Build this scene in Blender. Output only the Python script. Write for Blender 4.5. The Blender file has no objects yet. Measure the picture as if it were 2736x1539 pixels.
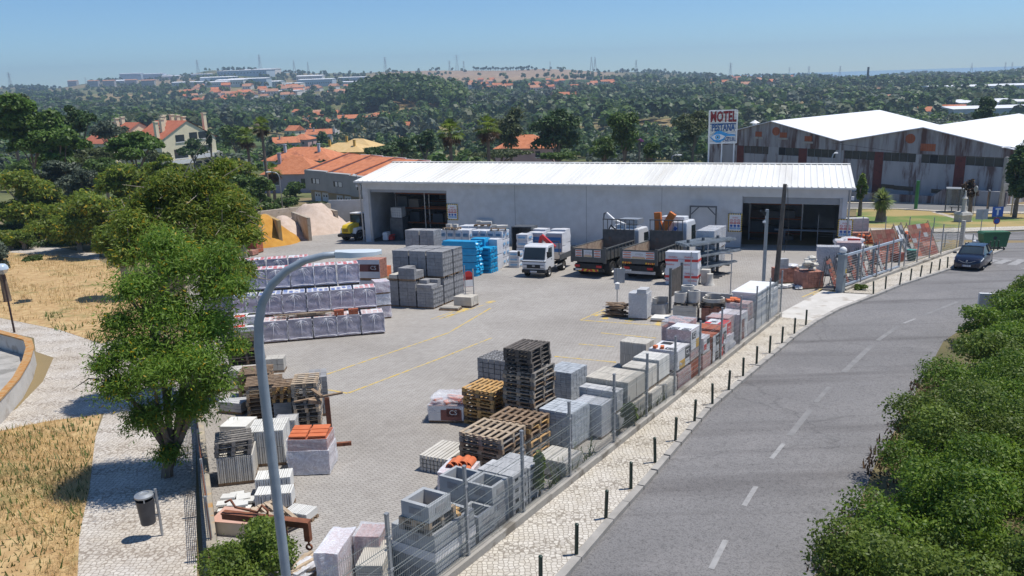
import bpy, math, random
import numpy as np
from mathutils import Vector, Matrix
SC = bpy.context.scene
COL = SC.collection
R = math.radians
# -- camera, sky, sun, exposure
PITCH, ROLL, FPX = R(14.8), R(1.8), 2100.0      # focal length in pixels of a 2736 px wide frame
fwd = Vector((0, math.cos(PITCH), -math.sin(PITCH)))
up0 = Vector((0, math.sin(PITCH), math.cos(PITCH)))
right0 = Vector((1, 0, 0))
cR, sR = math.cos(ROLL), math.sin(ROLL)
RIGHT = right0 * cR - up0 * sR
UP = up0 * cR + right0 * sR
cam = bpy.data.cameras.new('camera')
camo = bpy.data.objects.new('camera', cam)
COL.objects.link(camo)
cam.sensor_width = 36.0
cam.lens = 36.0 * FPX / 2736
cam.clip_start, cam.clip_end = 0.5, 30000
camo.matrix_world = Matrix((RIGHT, UP, -fwd)).transposed().to_4x4()
SC.camera = camo
SUN_EL, SUN_AZ = 68.5, 11.0        # azimuth measured from +X towards +Y
world = bpy.data.worlds.new('World')
SC.world = world
world.use_nodes = True
wn, wl = world.node_tree.nodes, world.node_tree.links
sky = wn.new('ShaderNodeTexSky')
sky.sky_type = 'NISHITA'
sky.sun_disc = False
sky.sun_elevation = R(SUN_EL)
sky.sun_rotation = R(90 - SUN_AZ)
sky.altitude = 1200
sky.air_density, sky.dust_density, sky.ozone_density = 1.0, 0.1, 4.0
tint = wn.new('ShaderNodeMix'); tint.data_type = 'RGBA'; tint.blend_type = 'MULTIPLY'; tint.inputs[0].default_value = 1
tint.inputs[7].default_value = (.74, .95, 1.12, 1)
wl.new(sky.outputs[0], tint.inputs[6]); wl.new(tint.outputs[2], wn['Background'].inputs[0])
wn['Background'].inputs[1].default_value = 0.108
sun = bpy.data.lights.new('sun', 'SUN')
sun.energy, sun.angle, sun.color = 4.9, R(0.53), (1, 0.955, 0.89)
suno = bpy.data.objects.new('sun', sun)
COL.objects.link(suno)
sd = Vector((math.cos(R(SUN_EL)) * math.cos(R(SUN_AZ)), math.cos(R(SUN_EL)) * math.sin(R(SUN_AZ)), math.sin(R(SUN_EL))))
suno.rotation_euler = (-sd).to_track_quat('-Z', 'Y').to_euler()
SC.view_settings.view_transform = 'Standard'
SC.view_settings.look = 'None'
SC.view_settings.exposure = 0.0
SC.view_settings.gamma = 1.0
# -- terrain functions
SLOPE = 0.075
def ray(x, y):                      # x, y in pixels of the 2576 px wide overview
 s = 1 / 0.94152
 return fwd + RIGHT * ((x * s - 1368) / FPX) - UP * ((y * s - 769.5) / FPX)
CREST = [(-700, 215), (0, 219), (150, 221), (200, 212), (270, 203), (390, 199), (470, 190), (520, 177), (600, 175), (680, 183), (800, 184), (900, 184),
   (990, 179), (1100, 177), (1280, 177), (1350, 173), (1430, 175), (1500, 180), (1650, 181), (1750, 187), (1850, 194), (1950, 193), (2050, 190),
   (2110, 197), (2180, 201), (2230, 193), (2330, 186), (2420, 189), (2500, 186), (2576, 178), (3300, 180)]
cu, ce = [], []
for x, y in CREST:
 r = ray(x, y)
 cu.append(r.x / r.y); ce.append(r.z / r.y)
LY = [math.log(v) for v in (150, 260, 400, 600, 900, 1300, 2200)]
def zT(X, Y):
 X = np.asarray(X, float); Y = np.asarray(Y, float)
 near = -9.3 - SLOPE * Y
 Yc = np.clip(Y, 150, 2200)
 u = X / Yc
 e = np.interp(u, cu, ce)
 lft = np.clip((-u - .25) * 4, 0, 1)
 ts = [np.full_like(u, -.137), -.104 + .012 * lft, -.0725 + .012 * lft, np.full_like(u, -.046), np.full_like(u, -.024)]
 ts.append(ts[-1] + (e - ts[-1]) * .55)
 ts.append(e)
 l = np.log(Yc)
 t = ts[0].copy()
 for i in range(6):
  f = np.clip((l - LY[i]) / (LY[i + 1] - LY[i]), 0, 1)
  m = l > LY[i]
  t = np.where(m, ts[i] + (ts[i + 1] - ts[i]) * f, t)
 far = t * Yc
 far = far + 15 * np.exp(-((u + .125) / .07) ** 2 - ((Yc - 760) / 130) ** 2)
 amp = np.clip((Yc - 200) / 400, 0, 1) * np.clip((2150 - Yc) / 500, 0, 1)
 far = far + amp * (1.8 * np.sin(X * .021 + Yc * .013) + 1.5 * np.sin(X * .043 - Yc * .031) + 1.1 * np.sin(Yc * .05 + 2))
 far = far - np.clip(Y - 2200, 0, 1e9) * .06
 return np.where(Y < 150, near, far)
def gz(X, Y):
 return float(zT(X, Y))
def W(x, y, h=0.0):                 # overview pixel -> point on the yard slope raised by h
 r = ray(x, y)
 t = (-9.3 + h) / (r.z + SLOPE * r.y)
 return r * t
def at(x, y, Yd):                   # overview pixel -> point at distance Yd
 r = ray(x, y)
 return r * (Yd / r.y)
def hit(x, y, y0=60):               # overview pixel -> point on the terrain
 r = ray(x, y)
 ys = np.geomspace(y0, 2600, 1400)
 d = r.z / r.y * ys - zT(r.x / r.y * ys, ys)
 k = np.argmax(d < 0)
 if d[k] >= 0: k = -1
 return r * (float(ys[k]) / r.y)
# -- mesh helpers
TILT = Matrix.Rotation(-math.atan(SLOPE), 4, 'X')
class MB:
 def __init__(s):
  s.v, s.f, s.m = [], [], []
  s.X = None
 def put(s, vs, fs, mi=0):
  o = len(s.v)
  if s.X is not None: vs = [s.X @ Vector(v) for v in vs]
  s.v.extend([tuple(v) for v in vs])
  s.f.extend([tuple(i + o for i in f) for f in fs])
  s.m.extend([mi] * len(fs))
  return s
 def box(s, c, d, mi=0, rz=0, rx=0, ry=0, taper=1.0):
  x, y, z = d[0] / 2, d[1] / 2, d[2] / 2
  t = taper
  vs = [(-x, -y, -z), (x, -y, -z), (x, y, -z), (-x, y, -z), (-x * t, -y * t, z), (x * t, -y * t, z), (x * t, y * t, z), (-x * t, y * t, z)]
  M = Matrix.Translation(c)
  if rz: M = M @ Matrix.Rotation(rz, 4, 'Z')
  if rx: M = M @ Matrix.Rotation(rx, 4, 'X')
  if ry: M = M @ Matrix.Rotation(ry, 4, 'Y')
  vs = [M @ Vector(v) for v in vs]
  return s.put(vs, [(3, 2, 1, 0), (4, 5, 6, 7), (0, 1, 5, 4), (1, 2, 6, 5), (2, 3, 7, 6), (3, 0, 4, 7)], mi)
 def bb(s, a, b, mi=0):
  return s.box([(a[i] + b[i]) / 2 for i in range(3)], [abs(b[i] - a[i]) for i in range(3)], mi)
 def tube(s, pts, r, n=8, mi=0, caps=True):
  pts = [Vector(p) for p in pts]
  rs = r if isinstance(r, (list, tuple)) else [r] * len(pts)
  vs, fs = [], []
  pn = None
  for i, p in enumerate(pts):
   d = (pts[min(i + 1, len(pts) - 1)] - pts[max(i - 1, 0)]).normalized()
   a = pn if pn is not None else (Vector((1, 0, 0)) if abs(d.x) < .9 else Vector((0, 1, 0)))
   b1 = (a - d * a.dot(d)).normalized(); pn = b1
   b2 = d.cross(b1)
   for k in range(n):
    t = 2 * math.pi * k / n
    vs.append(p + (b1 * math.cos(t) + b2 * math.sin(t)) * rs[i])
  for i in range(len(pts) - 1):
   for k in range(n):
    k2 = (k + 1) % n
    fs.append((i * n + k, i * n + k2, (i + 1) * n + k2, (i + 1) * n + k))
  if caps:
   fs.append(tuple(range(n - 1, -1, -1)))
   o = (len(pts) - 1) * n
   fs.append(tuple(o + k for k in range(n)))
  return s.put(vs, fs, mi)
 def lathe(s, prof, c=(0, 0, 0), n=16, mi=0, ax='Z', a0=0, a1=2 * math.pi):
  full = a1 - a0 > 6.28
  vs, fs = [], []
  N = n if full else n + 1
  for rr, z in prof:
   for k in range(N):
    t = a0 + (a1 - a0) * k / n
    q = (rr * math.cos(t), rr * math.sin(t), z)
    if ax == 'X': q = (q[2], q[0], q[1])
    if ax == 'Y': q = (q[0], q[2], q[1])
    vs.append((q[0] + c[0], q[1] + c[1], q[2] + c[2]))
  for i in range(len(prof) - 1):
   for k in range(n):
    k2 = (k + 1) % N
    f = (i * N + k, i * N + k2, (i + 1) * N + k2, (i + 1) * N + k)
    fs.append(f if ax != 'Y' else f[::-1])
  return s.put(vs, fs, mi)
 def prism(s, poly, h0, h1, ax='Z', mi=0, off=(0, 0, 0)):
  def q(p, h):
   if ax == 'Z': v = (p[0], p[1], h)
   elif ax == 'Y': v = (p[0], h, p[1])
   else: v = (h, p[0], p[1])
   return (v[0] + off[0], v[1] + off[1], v[2] + off[2])
  n = len(poly)
  vs = [q(p, h0) for p in poly] + [q(p, h1) for p in poly]
  fs = [tuple(range(n - 1, -1, -1)), tuple(range(n, 2 * n))]
  for i in range(n):
   j = (i + 1) % n
   fs.append((i, j, n + j, n + i))
  return s.put(vs, fs, mi)
 def text(s, body, size, M, mi=0, ex=.004, sx=1.0, bold=0.0):
  cu_ = bpy.data.curves.new('t', 'FONT')
  cu_.body = body; cu_.size = size; cu_.extrude = ex
  cu_.offset = bold; cu_.align_x = 'CENTER'; cu_.align_y = 'CENTER'; cu_.resolution_u = 2
  ob = bpy.data.objects.new('t', cu_)
  me = ob.to_mesh()
  S = Matrix.Diagonal((sx, 1, 1, 1))
  vs = [M @ (S @ v.co) for v in me.vertices]
  fs = [tuple(p.vertices) for p in me.polygons]
  ob.to_mesh_clear()
  bpy.data.objects.remove(ob); bpy.data.curves.remove(cu_)
  return s.put(vs, fs, mi)
 def build(s, name, mats, parent=None, loc=None, rot=None, smooth=False, bevel=0, fix=True):
  me = bpy.data.meshes.new(name)
  me.from_pydata(s.v, [], s.f)
  mats = mats if isinstance(mats, (list, tuple)) else [mats]
  for m in mats: me.materials.append(m)
  if len(mats) > 1: me.polygons.foreach_set('material_index', s.m)
  if smooth: me.polygons.foreach_set('use_smooth', [True] * len(s.f))
  me.update()
  o = bpy.data.objects.new(name, me)
  COL.objects.link(o)
  if parent: o.parent = parent
  if loc: o.location = loc
  if rot: o.rotation_euler = rot
  if smooth == 'auto':
   try: me.set_sharp_from_angle(angle=R(40))
   except Exception: pass
  if bevel:
   b = o.modifiers.new('bevel', 'BEVEL'); b.width = bevel; b.segments = 2; b.limit_method = 'ANGLE'
  return o
def npmesh(name, V, F4, mats, parent=None, midx=None, smooth=False):
 me = bpy.data.meshes.new(name)
 nv, nf = len(V), len(F4)
 k = F4.shape[1]
 me.vertices.add(nv); me.loops.add(nf * k); me.polygons.add(nf)
 me.vertices.foreach_set('co', np.ascontiguousarray(V, np.float32).ravel())
 me.loops.foreach_set('vertex_index', np.ascontiguousarray(F4, np.int32).ravel())
 me.polygons.foreach_set('loop_start', np.arange(0, nf * k, k, dtype=np.int32))
 me.polygons.foreach_set('loop_total', np.full(nf, k, np.int32))
 for m in (mats if isinstance(mats, (list, tuple)) else [mats]): me.materials.append(m)
 if midx is not None: me.polygons.foreach_set('material_index', np.ascontiguousarray(midx, np.int32))
 if smooth: me.polygons.foreach_set('use_smooth', np.ones(nf, bool))
 me.update(); me.validate()
 o = bpy.data.objects.new(name, me)
 COL.objects.link(o)
 if parent: o.parent = parent
 return o
def tag(o, label, cat, group=None):
 o['label'] = label; o['category'] = cat
 if group: o['group'] = group
 return o
def struct(o, kind='structure'):
 o['kind'] = kind
 return o
def thing(name, label, cat, x, y, rz=0, z=None, group=None, tilt=True, dz=0.0):
 o = bpy.data.objects.new(name, None)
 COL.objects.link(o)
 o.empty_display_size = .2
 zz = (gz(x, y) if z is None else z) + dz
 M = Matrix.Translation((x, y, zz))
 if tilt: M = M @ TILT
 o.matrix_world = M @ Matrix.Rotation(rz, 4, 'Z')
 return tag(o, label, cat, group)
def dup(root, x, y, rz=0, label=None, group=None, z=None, tilt=True, dz=0.0, scale=None):
 r = root.copy(); COL.objects.link(r)
 zz = (gz(x, y) if z is None else z) + dz
 M = Matrix.Translation((x, y, zz))
 if tilt: M = M @ TILT
 M = M @ Matrix.Rotation(rz, 4, 'Z')
 if scale: M = M @ Matrix.Diagonal((*(scale if isinstance(scale, (tuple, list)) else (scale,) * 3), 1))
 r.matrix_world = M
 if label: r['label'] = label
 if group: r['group'] = group
 def kids(a, b):
  for ch in CH.get(a.name, a.children):
   c = ch.copy(); COL.objects.link(c); c.parent = b
   kids(ch, c)
 kids(root, r)
 return r
CH = {}
# -- materials
MATS = {}
def mat(name, c1, c2=None, scale=3.0, rough=.7, bump=0.0, metal=0.0, detail=6, spec=.4, stretch=None, bscale=None, lo=.35, hi=.65, rnd=0.0, c3=None, s3=.6, t3=(.55, .62), trans=0.0, alpha=1.0):
 if name in MATS: return MATS[name]
 m = bpy.data.materials.new(name); m.use_nodes = True
 N, L = m.node_tree.nodes, m.node_tree.links
 b = N['Principled BSDF']
 b.inputs['Roughness'].default_value = rough
 b.inputs['Metallic'].default_value = metal
 b.inputs['Specular IOR Level'].default_value = spec
 c2 = c2 or c1
 tc = N.new('ShaderNodeTexCoord'); mp = N.new('ShaderNodeMapping')
 L.new(tc.outputs['Object'], mp.inputs[0])
 if stretch: mp.inputs['Scale'].default_value = stretch
 nz = N.new('ShaderNodeTexNoise'); nz.inputs['Scale'].default_value = scale; nz.inputs['Detail'].default_value = detail
 L.new(mp.outputs[0], nz.inputs['Vector'])
 cr = N.new('ShaderNodeValToRGB')
 cr.color_ramp.elements[0].position, cr.color_ramp.elements[1].position = lo, hi
 cr.color_ramp.elements[0].color, cr.color_ramp.elements[1].color = (*c1, 1), (*c2, 1)
 L.new(nz.outputs[0], cr.inputs[0])
 out = cr.outputs[0]
 if c3:
  n3 = N.new('ShaderNodeTexNoise'); n3.inputs['Scale'].default_value = s3; n3.inputs['Detail'].default_value = 8; n3.inputs['Roughness'].default_value = .65
  L.new(mp.outputs[0], n3.inputs['Vector'])
  mr = N.new('ShaderNodeMapRange'); mr.inputs[1].default_value, mr.inputs[2].default_value = t3
  L.new(n3.outputs[0], mr.inputs[0])
  mx = N.new('ShaderNodeMix'); mx.data_type = 'RGBA'
  L.new(mr.outputs[0], mx.inputs[0]); L.new(out, mx.inputs[6]); mx.inputs[7].default_value = (*c3, 1)
  out = mx.outputs[2]
 if rnd:
  oi = N.new('ShaderNodeObjectInfo')
  geo = N.new('ShaderNodeNewGeometry')
  ad = N.new('ShaderNodeMath'); ad.operation = 'ADD'
  L.new(oi.outputs['Random'], ad.inputs[0]); L.new(geo.outputs['Random Per Island'], ad.inputs[1])
  mr = N.new('ShaderNodeMapRange'); mr.inputs[2].default_value = 2.0
  mr.inputs[3].default_value, mr.inputs[4].default_value = 1 - rnd, 1 + rnd
  L.new(ad.outputs[0], mr.inputs[0])
  hs = N.new('ShaderNodeHueSaturation')
  L.new(mr.outputs[0], hs.inputs['Value']); L.new(out, hs.inputs['Color'])
  out = hs.outputs[0]
 L.new(out, b.inputs['Base Color'])
 if bump:
  bp = N.new('ShaderNodeBump'); bp.inputs['Strength'].default_value = bump; bp.inputs['Distance'].default_value = .02
  n2 = N.new('ShaderNodeTexNoise'); n2.inputs['Scale'].default_value = bscale or scale * 4; n2.inputs['Detail'].default_value = 4
  L.new(mp.outputs[0], n2.inputs['Vector']); L.new(n2.outputs[0], bp.inputs['Height']); L.new(bp.outputs[0], b.inputs['Normal'])
 if trans:
  b.inputs['Transmission Weight'].default_value = trans
 if alpha < 1: b.inputs['Alpha'].default_value = alpha
 MATS[name] = m
 return m
def leafmat(name, c1, c2, tr=.35, flower=None, ff=.03):
 m = bpy.data.materials.new(name); m.use_nodes = True
 N, L = m.node_tree.nodes, m.node_tree.links
 b = N['Principled BSDF']; b.inputs['Roughness'].default_value = .5; b.inputs['Specular IOR Level'].default_value = .35
 geo = N.new('ShaderNodeNewGeometry')
 cr = N.new('ShaderNodeValToRGB')
 el = cr.color_ramp.elements
 el[0].color, el[1].color = (*c1, 1), (*c2, 1)
 if flower:
  el[1].position = 1 - ff - .002
  e = el.new(1 - ff); e.color = (*flower, 1)
 L.new(geo.outputs['Random Per Island'], cr.inputs[0])
 tc = N.new('ShaderNodeTexCoord')
 nz = N.new('ShaderNodeTexNoise'); nz.inputs['Scale'].default_value = .55; nz.inputs['Detail'].default_value = 3
 L.new(tc.outputs['Object'], nz.inputs['Vector'])
 mr = N.new('ShaderNodeMapRange'); mr.inputs[1].default_value, mr.inputs[2].default_value = .3, .7; mr.inputs[3].default_value, mr.inputs[4].default_value = .7, 1.3
 L.new(nz.outputs[0], mr.inputs[0])
 hs = N.new('ShaderNodeHueSaturation')
 L.new(mr.outputs[0], hs.inputs['Value']); L.new(cr.outputs[0], hs.inputs['Color'])
 L.new(hs.outputs[0], b.inputs['Base Color'])
 t = N.new('ShaderNodeBsdfTranslucent'); L.new(hs.outputs[0], t.inputs[0])
 mx = N.new('ShaderNodeMixShader'); mx.inputs[0].default_value = tr
 L.new(b.outputs[0], mx.inputs[1]); L.new(t.outputs[0], mx.inputs[2]); L.new(mx.outputs[0], N['Material Output'].inputs[0])
 return m
def wavemat(name, c1, c2, axis, freq, rough=.5, metal=0.0, bump=.6, dirt=None):
 m = mat(name, c1, c2, 1.5, rough, metal=metal, stretch=None, c3=dirt, s3=.5, t3=(.5, .8))
 N, L = m.node_tree.nodes, m.node_tree.links
 tc = N.new('ShaderNodeTexCoord'); w = N.new('ShaderNodeTexWave'); w.bands_direction = axis; w.inputs['Scale'].default_value = freq
 L.new(tc.outputs['Object'], w.inputs[0])
 bp = N.new('ShaderNodeBump'); bp.inputs['Strength'].default_value = bump; bp.inputs['Distance'].default_value = .04
 L.new(w.outputs[1], bp.inputs['Height']); L.new(bp.outputs[0], N['Principled BSDF'].inputs['Normal'])
 return m
def filmmat(name, opacity=.5, c=(.85, .86, .9)):
 m = bpy.data.materials.new(name); m.use_nodes = True
 N, L = m.node_tree.nodes, m.node_tree.links
 b = N['Principled BSDF']; b.inputs['Base Color'].default_value = (*c, 1); b.inputs['Roughness'].default_value = .22
 tr = N.new('ShaderNodeBsdfTransparent'); mx = N.new('ShaderNodeMixShader')
 tc = N.new('ShaderNodeTexCoord'); nz = N.new('ShaderNodeTexNoise'); nz.inputs['Scale'].default_value = 6; nz.inputs['Detail'].default_value = 6; nz.inputs['Distortion'].default_value = 2.5
 L.new(tc.outputs['Object'], nz.inputs['Vector'])
 mr = N.new('ShaderNodeMapRange'); mr.inputs[1].default_value, mr.inputs[2].default_value = .42, .68
 mr.inputs[3].default_value, mr.inputs[4].default_value = opacity * .8, min(1, opacity * 1.15)
 L.new(nz.outputs[0], mr.inputs[0]); L.new(mr.outputs[0], mx.inputs[0])
 L.new(tr.outputs[0], mx.inputs[1]); L.new(b.outputs[0], mx.inputs[2]); L.new(mx.outputs[0], N['Material Output'].inputs[0])
 bp = N.new('ShaderNodeBump'); bp.inputs['Strength'].default_value = .5; bp.inputs['Distance'].default_value = .04
 L.new(nz.outputs[0], bp.inputs['Height']); L.new(bp.outputs[0], b.inputs['Normal'])
 return m
ORD = ['first', 'second', 'third', 'fourth', 'fifth', 'sixth', 'seventh', 'eighth', 'ninth', 'tenth', 'eleventh', 'twelfth', 'thirteenth', 'fourteenth', 'fifteenth', 'sixteenth', 'seventeenth', 'eighteenth', 'nineteenth', 'twentieth', 'twenty-first', 'twenty-second', 'twenty-third', 'twenty-fourth', 'twenty-fifth']
rng = random.Random(7)
# -- ground, roads, hills
def tex_mat(name, kind, c1, c2, cm, sx=1, sy=1, rough=.85, ang=0.0, stain=(.5, .5, .5), bump=.5, big=.25, spec=.25):
 m = bpy.data.materials.new(name); m.use_nodes = True
 N, L = m.node_tree.nodes, m.node_tree.links
 b = N['Principled BSDF']; b.inputs['Roughness'].default_value = rough; b.inputs['Specular IOR Level'].default_value = spec
 tc = N.new('ShaderNodeTexCoord'); mp = N.new('ShaderNodeMapping')
 mp.inputs['Rotation'].default_value = (0, 0, ang)
 L.new(tc.outputs['Object'], mp.inputs[0])
 if kind == 'brick':
  t = N.new('ShaderNodeTexBrick'); t.offset = .5
  t.inputs['Scale'].default_value = 1; t.inputs['Brick Width'].default_value = sx; t.inputs['Row Height'].default_value = sy
  t.inputs['Mortar Size'].default_value = .012 * min(1, sx * 4); t.inputs['Mortar Smooth'].default_value = .3
  t.inputs['Color1'].default_value = (*c1, 1); t.inputs['Color2'].default_value = (*c2, 1); t.inputs['Mortar'].default_value = (*cm, 1)
  L.new(mp.outputs[0], t.inputs[0]); col = t.outputs[0]; hgt = t.outputs[1]; inv = True
 else:
  t = N.new('ShaderNodeTexVoronoi'); t.feature = 'DISTANCE_TO_EDGE'; t.inputs['Scale'].default_value = sx
  t2 = N.new('ShaderNodeTexVoronoi'); t2.inputs['Scale'].default_value = sx
  for q in (t, t2):
   q.inputs['Randomness'].default_value = .55
   L.new(mp.outputs[0], q.inputs['Vector'])
  cr = N.new('ShaderNodeMapRange'); cr.inputs[1].default_value, cr.inputs[2].default_value = .03, .11
  L.new(t.outputs[0], cr.inputs[0])
  sep = N.new('ShaderNodeSeparateColor'); L.new(t2.outputs['Color'], sep.inputs[0])
  mx0 = N.new('ShaderNodeMix'); mx0.data_type = 'RGBA'; L.new(sep.outputs[0], mx0.inputs[0]); mx0.inputs[6].default_value = (*c1, 1); mx0.inputs[7].default_value = (*c2, 1)
  mx = N.new('ShaderNodeMix'); mx.data_type = 'RGBA'; L.new(cr.outputs[0], mx.inputs[0]); mx.inputs[6].default_value = (*cm, 1); L.new(mx0.outputs[2], mx.inputs[7])
  col = mx.outputs[2]; hgt = cr.outputs[0]; inv = False
 for sc, amt, lo, hi in ((big, 1.0, .42, .7), (2.3, .6, .45, .75)):
  n = N.new('ShaderNodeTexNoise'); n.inputs['Scale'].default_value = sc; n.inputs['Detail'].default_value = 8; n.inputs['Roughness'].default_value = .6
  L.new(tc.outputs['Object'], n.inputs['Vector'])
  mr = N.new('ShaderNodeMapRange'); mr.inputs[1].default_value, mr.inputs[2].default_value = lo, hi; mr.inputs[4].default_value = amt
  L.new(n.outputs[0], mr.inputs[0])
  x = N.new('ShaderNodeMix'); x.data_type = 'RGBA'; x.blend_type = 'MULTIPLY'
  L.new(mr.outputs[0], x.inputs[0]); L.new(col, x.inputs[6]); x.inputs[7].default_value = (*stain, 1); col = x.outputs[2]
 L.new(col, b.inputs['Base Color'])
 bp = N.new('ShaderNodeBump'); bp.inputs['Strength'].default_value = bump; bp.inputs['Distance'].default_value = .01; bp.invert = inv
 L.new(hgt, bp.inputs['Height']); L.new(bp.outputs[0], b.inputs['Normal'])
 MATS[name] = m
 return m
M_PAVER = tex_mat('yard_pavers', 'brick', (.41, .385, .35), (.36, .335, .305), (.22, .205, .185), .225, .115, ang=R(-30), stain=(.80, .79, .78), big=.16, bump=.25)
M_CALC = tex_mat('limestone_setts', 'vor', (.62, .58, .51), (.50, .46, .40), (.27, .24, .20), 8.5, stain=(.86, .83, .76))
M_CALC2 = tex_mat('worn_setts', 'vor', (.62, .58, .52), (.50, .46, .41), (.30, .26, .22), 8.0, stain=(.84, .80, .74), big=.4)
M_ROAD = mat('road_asphalt', (.20, .194, .192), (.235, .228, .225), .22, .9, .5, detail=10, bscale=60, spec=.2, c3=(.26, .25, .245), s3=.35, t3=(.50, .72))
def roadtex(m):
 N, L = m.node_tree.nodes, m.node_tree.links
 b = N['Principled BSDF']; col = b.inputs['Base Color'].links[0].from_socket
 tc = N.new('ShaderNodeTexCoord')
 def mul(fac, c):
  nonlocal col
  x = N.new('ShaderNodeMix'); x.data_type = 'RGBA'; x.blend_type = 'MULTIPLY'
  L.new(fac, x.inputs[0]); L.new(col, x.inputs[6]); x.inputs[7].default_value = (*c, 1); col = x.outputs[2]
 def nz(sc, lo, hi, det=4, vec=None, amt=1.0):
  n = N.new('ShaderNodeTexNoise'); n.inputs['Scale'].default_value = sc; n.inputs['Detail'].default_value = det
  L.new(vec or tc.outputs['Object'], n.inputs['Vector'])
  r = N.new('ShaderNodeMapRange'); r.inputs[1].default_value, r.inputs[2].default_value = lo, hi; r.inputs[4].default_value = amt
  L.new(n.outputs[0], r.inputs[0]); return r.outputs[0]
 mul(nz(26, .48, .72, 2), (.55, .55, .56)); mul(nz(9, .5, .75, 5), (.72, .72, .72))
 mp = N.new('ShaderNodeMapping'); mp.inputs['Rotation'].default_value = (0, 0, R(-56)); mp.inputs['Scale'].default_value = (.06, 1.0, 1)
 L.new(tc.outputs['Object'], mp.inputs[0]); mul(nz(1.0, .5, .68, 4, mp.outputs[0]), (.74, .73, .73))
 v = N.new('ShaderNodeTexVoronoi'); v.feature = 'DISTANCE_TO_EDGE'; v.inputs['Scale'].default_value = .09
 wn_ = N.new('ShaderNodeTexNoise'); wn_.inputs['Scale'].default_value = .8; wn_.inputs['Detail'].default_value = 5; L.new(tc.outputs['Object'], wn_.inputs['Vector'])
 ad = N.new('ShaderNodeMix'); ad.data_type = 'RGBA'; ad.inputs[0].default_value = .22; L.new(tc.outputs['Object'], ad.inputs[6]); ad.inputs[7].default_value = (0, 0, 0, 1)
 sc_ = N.new('ShaderNodeVectorMath'); sc_.operation = 'MULTIPLY_ADD'; L.new(wn_.outputs['Color'], sc_.inputs[0]); sc_.inputs[1].default_value = (2.2, 2.2, 0); L.new(tc.outputs['Object'], sc_.inputs[2]); L.new(sc_.outputs[0], v.inputs['Vector'])
 r = N.new('ShaderNodeMapRange'); r.inputs[1].default_value, r.inputs[2].default_value = .006, .0; L.new(v.outputs[0], r.inputs[0]); mul(r.outputs[0], (.8, .8, .8))
 L.new(col, b.inputs['Base Color'])
roadtex(M_ROAD)
M_ROAD2 = mat('far_asphalt', (.17, .168, .165), (.2, .198, .195), .3, .9, .2, detail=8, bscale=40, spec=.2)
M_CONC = mat('concrete', (.33, .315, .29), (.42, .40, .37), 1.6, .9, .35, detail=8, bscale=25, c3=(.24, .23, .21), s3=.9)
M_CONCW = mat('pale_concrete', (.50, .475, .43), (.58, .555, .51), 1.2, .9, .3, detail=8, bscale=18, c3=(.40, .36, .31), s3=.7)
M_DRY = mat('dry_grass_ground', (.38, .235, .105), (.52, .37, .18), 2.2, .95, .8, detail=9, bscale=14, c3=(.22, .19, .07), s3=.5, t3=(.54, .68))
M_LAWN = mat('lawn_ground', (.13, .19, .045), (.36, .27, .11), .16, .95, .5, detail=7, bscale=20, lo=.42, hi=.58)
M_EARTH = mat('scrub_ground', (.10, .095, .04), (.24, .18, .09), .12, .95, .5, detail=9, bscale=6)
M_YEL = mat('yellow_road_paint', (.62, .42, .07), (.52, .40, .16), 3.0, .8, c3=(.40, .37, .32), s3=5, t3=(.47, .62))
M_WHITEP = mat('white_road_paint', (.34, .335, .33), (.28, .276, .272), 4.0, .8, c3=(.25, .245, .24), s3=4, t3=(.5, .68))
M_FADEP = mat('faded_road_paint', (.24, .235, .23), (.19, .187, .185), 2.0, .85)
def sheet(name, pts, dz, m, skirt=0.0, kind='structure'):
 vs = [(p[0], p[1], -9.3 - SLOPE * p[1] + dz) for p in pts]
 n = len(vs)
 b = MB()
 a = sum(vs[i][0] * vs[(i + 1) % n][1] - vs[(i + 1) % n][0] * vs[i][1] for i in range(n))
 order = list(range(n)) if a > 0 else list(range(n - 1, -1, -1))
 fs = [tuple(order)]
 if skirt:
  vs = vs + [(x, y, z - skirt) for x, y, z in vs]
  for k in range(n):
   i, j = order[k], order[(k + 1) % n]
   fs.append((i, i + n, j + n, j))
 b.put(vs, fs)
 o = b.build(name, m)
 if kind: o['kind'] = kind
 return o
def D(*pts, h=0.0): return [tuple(W(x, y, h)[:2]) for x, y in pts]
def S(*pts, h=0.0): return [tuple(W(x * .94152, y * .94152, h)[:2]) for x, y in pts]
b = MB(); b.put([(-300, -40, -9.3 + 3.0), (300, -40, -9.3 + 3.0), (300, 150, -9.3 - 11.25), (-300, 150, -9.3 - 11.25)], [(0, 1, 2, 3)])
struct(b.build('ground', M_EARTH))
KERB = S((1400, 1680), (1554, 1502), (1640, 1400), (1720, 1310), (1898, 1100), (2030, 985), (2135, 897), (2184, 863), (2247, 829), (2324, 799), (2346, 791), (2411, 764), (2495, 737), (2545, 720), (2646, 685), (2680, 670))
NOSE = S((2672, 657), (2640, 650), (2577, 652))
FARK = S((2540, 626), (2582, 624), (2660, 621), (2736, 618))
RR = S((2176, 1539), (2279, 1387), (2339, 1240), (2421, 1098), (2464, 1017), (2520, 913), (2640, 830), (2736, 800))
k0 = (KERB[0][0] - 3, KERB[0][1] - 6)
road = [k0] + KERB + NOSE + [(46, 62), (33, 66.5), (33, 70.5), (45, 68.5)] + FARK + [(75, 74), (78, 40)] + [(RR[-1][0] + 4, RR[-1][1] - 1)] + RR[::-1] + [(RR[0][0] - 4, RR[0][1] - 9)]
sheet('road', road, .004, M_ROAD)
F0 = Vector((-1.07, 15.49)); FU = Vector((math.cos(R(57.3)), math.sin(R(57.3)))); FN = Vector((-FU.y, FU.x)); FA = R(57.3)
def ST(s, t):
 p = F0 + FU * s + FN * t
 return (p.x, p.y)
FEND = Vector((33.1, 58.6)); GATE = Vector((19.18, 44.26)); FCOR = ST(27.2, 0)
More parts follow.
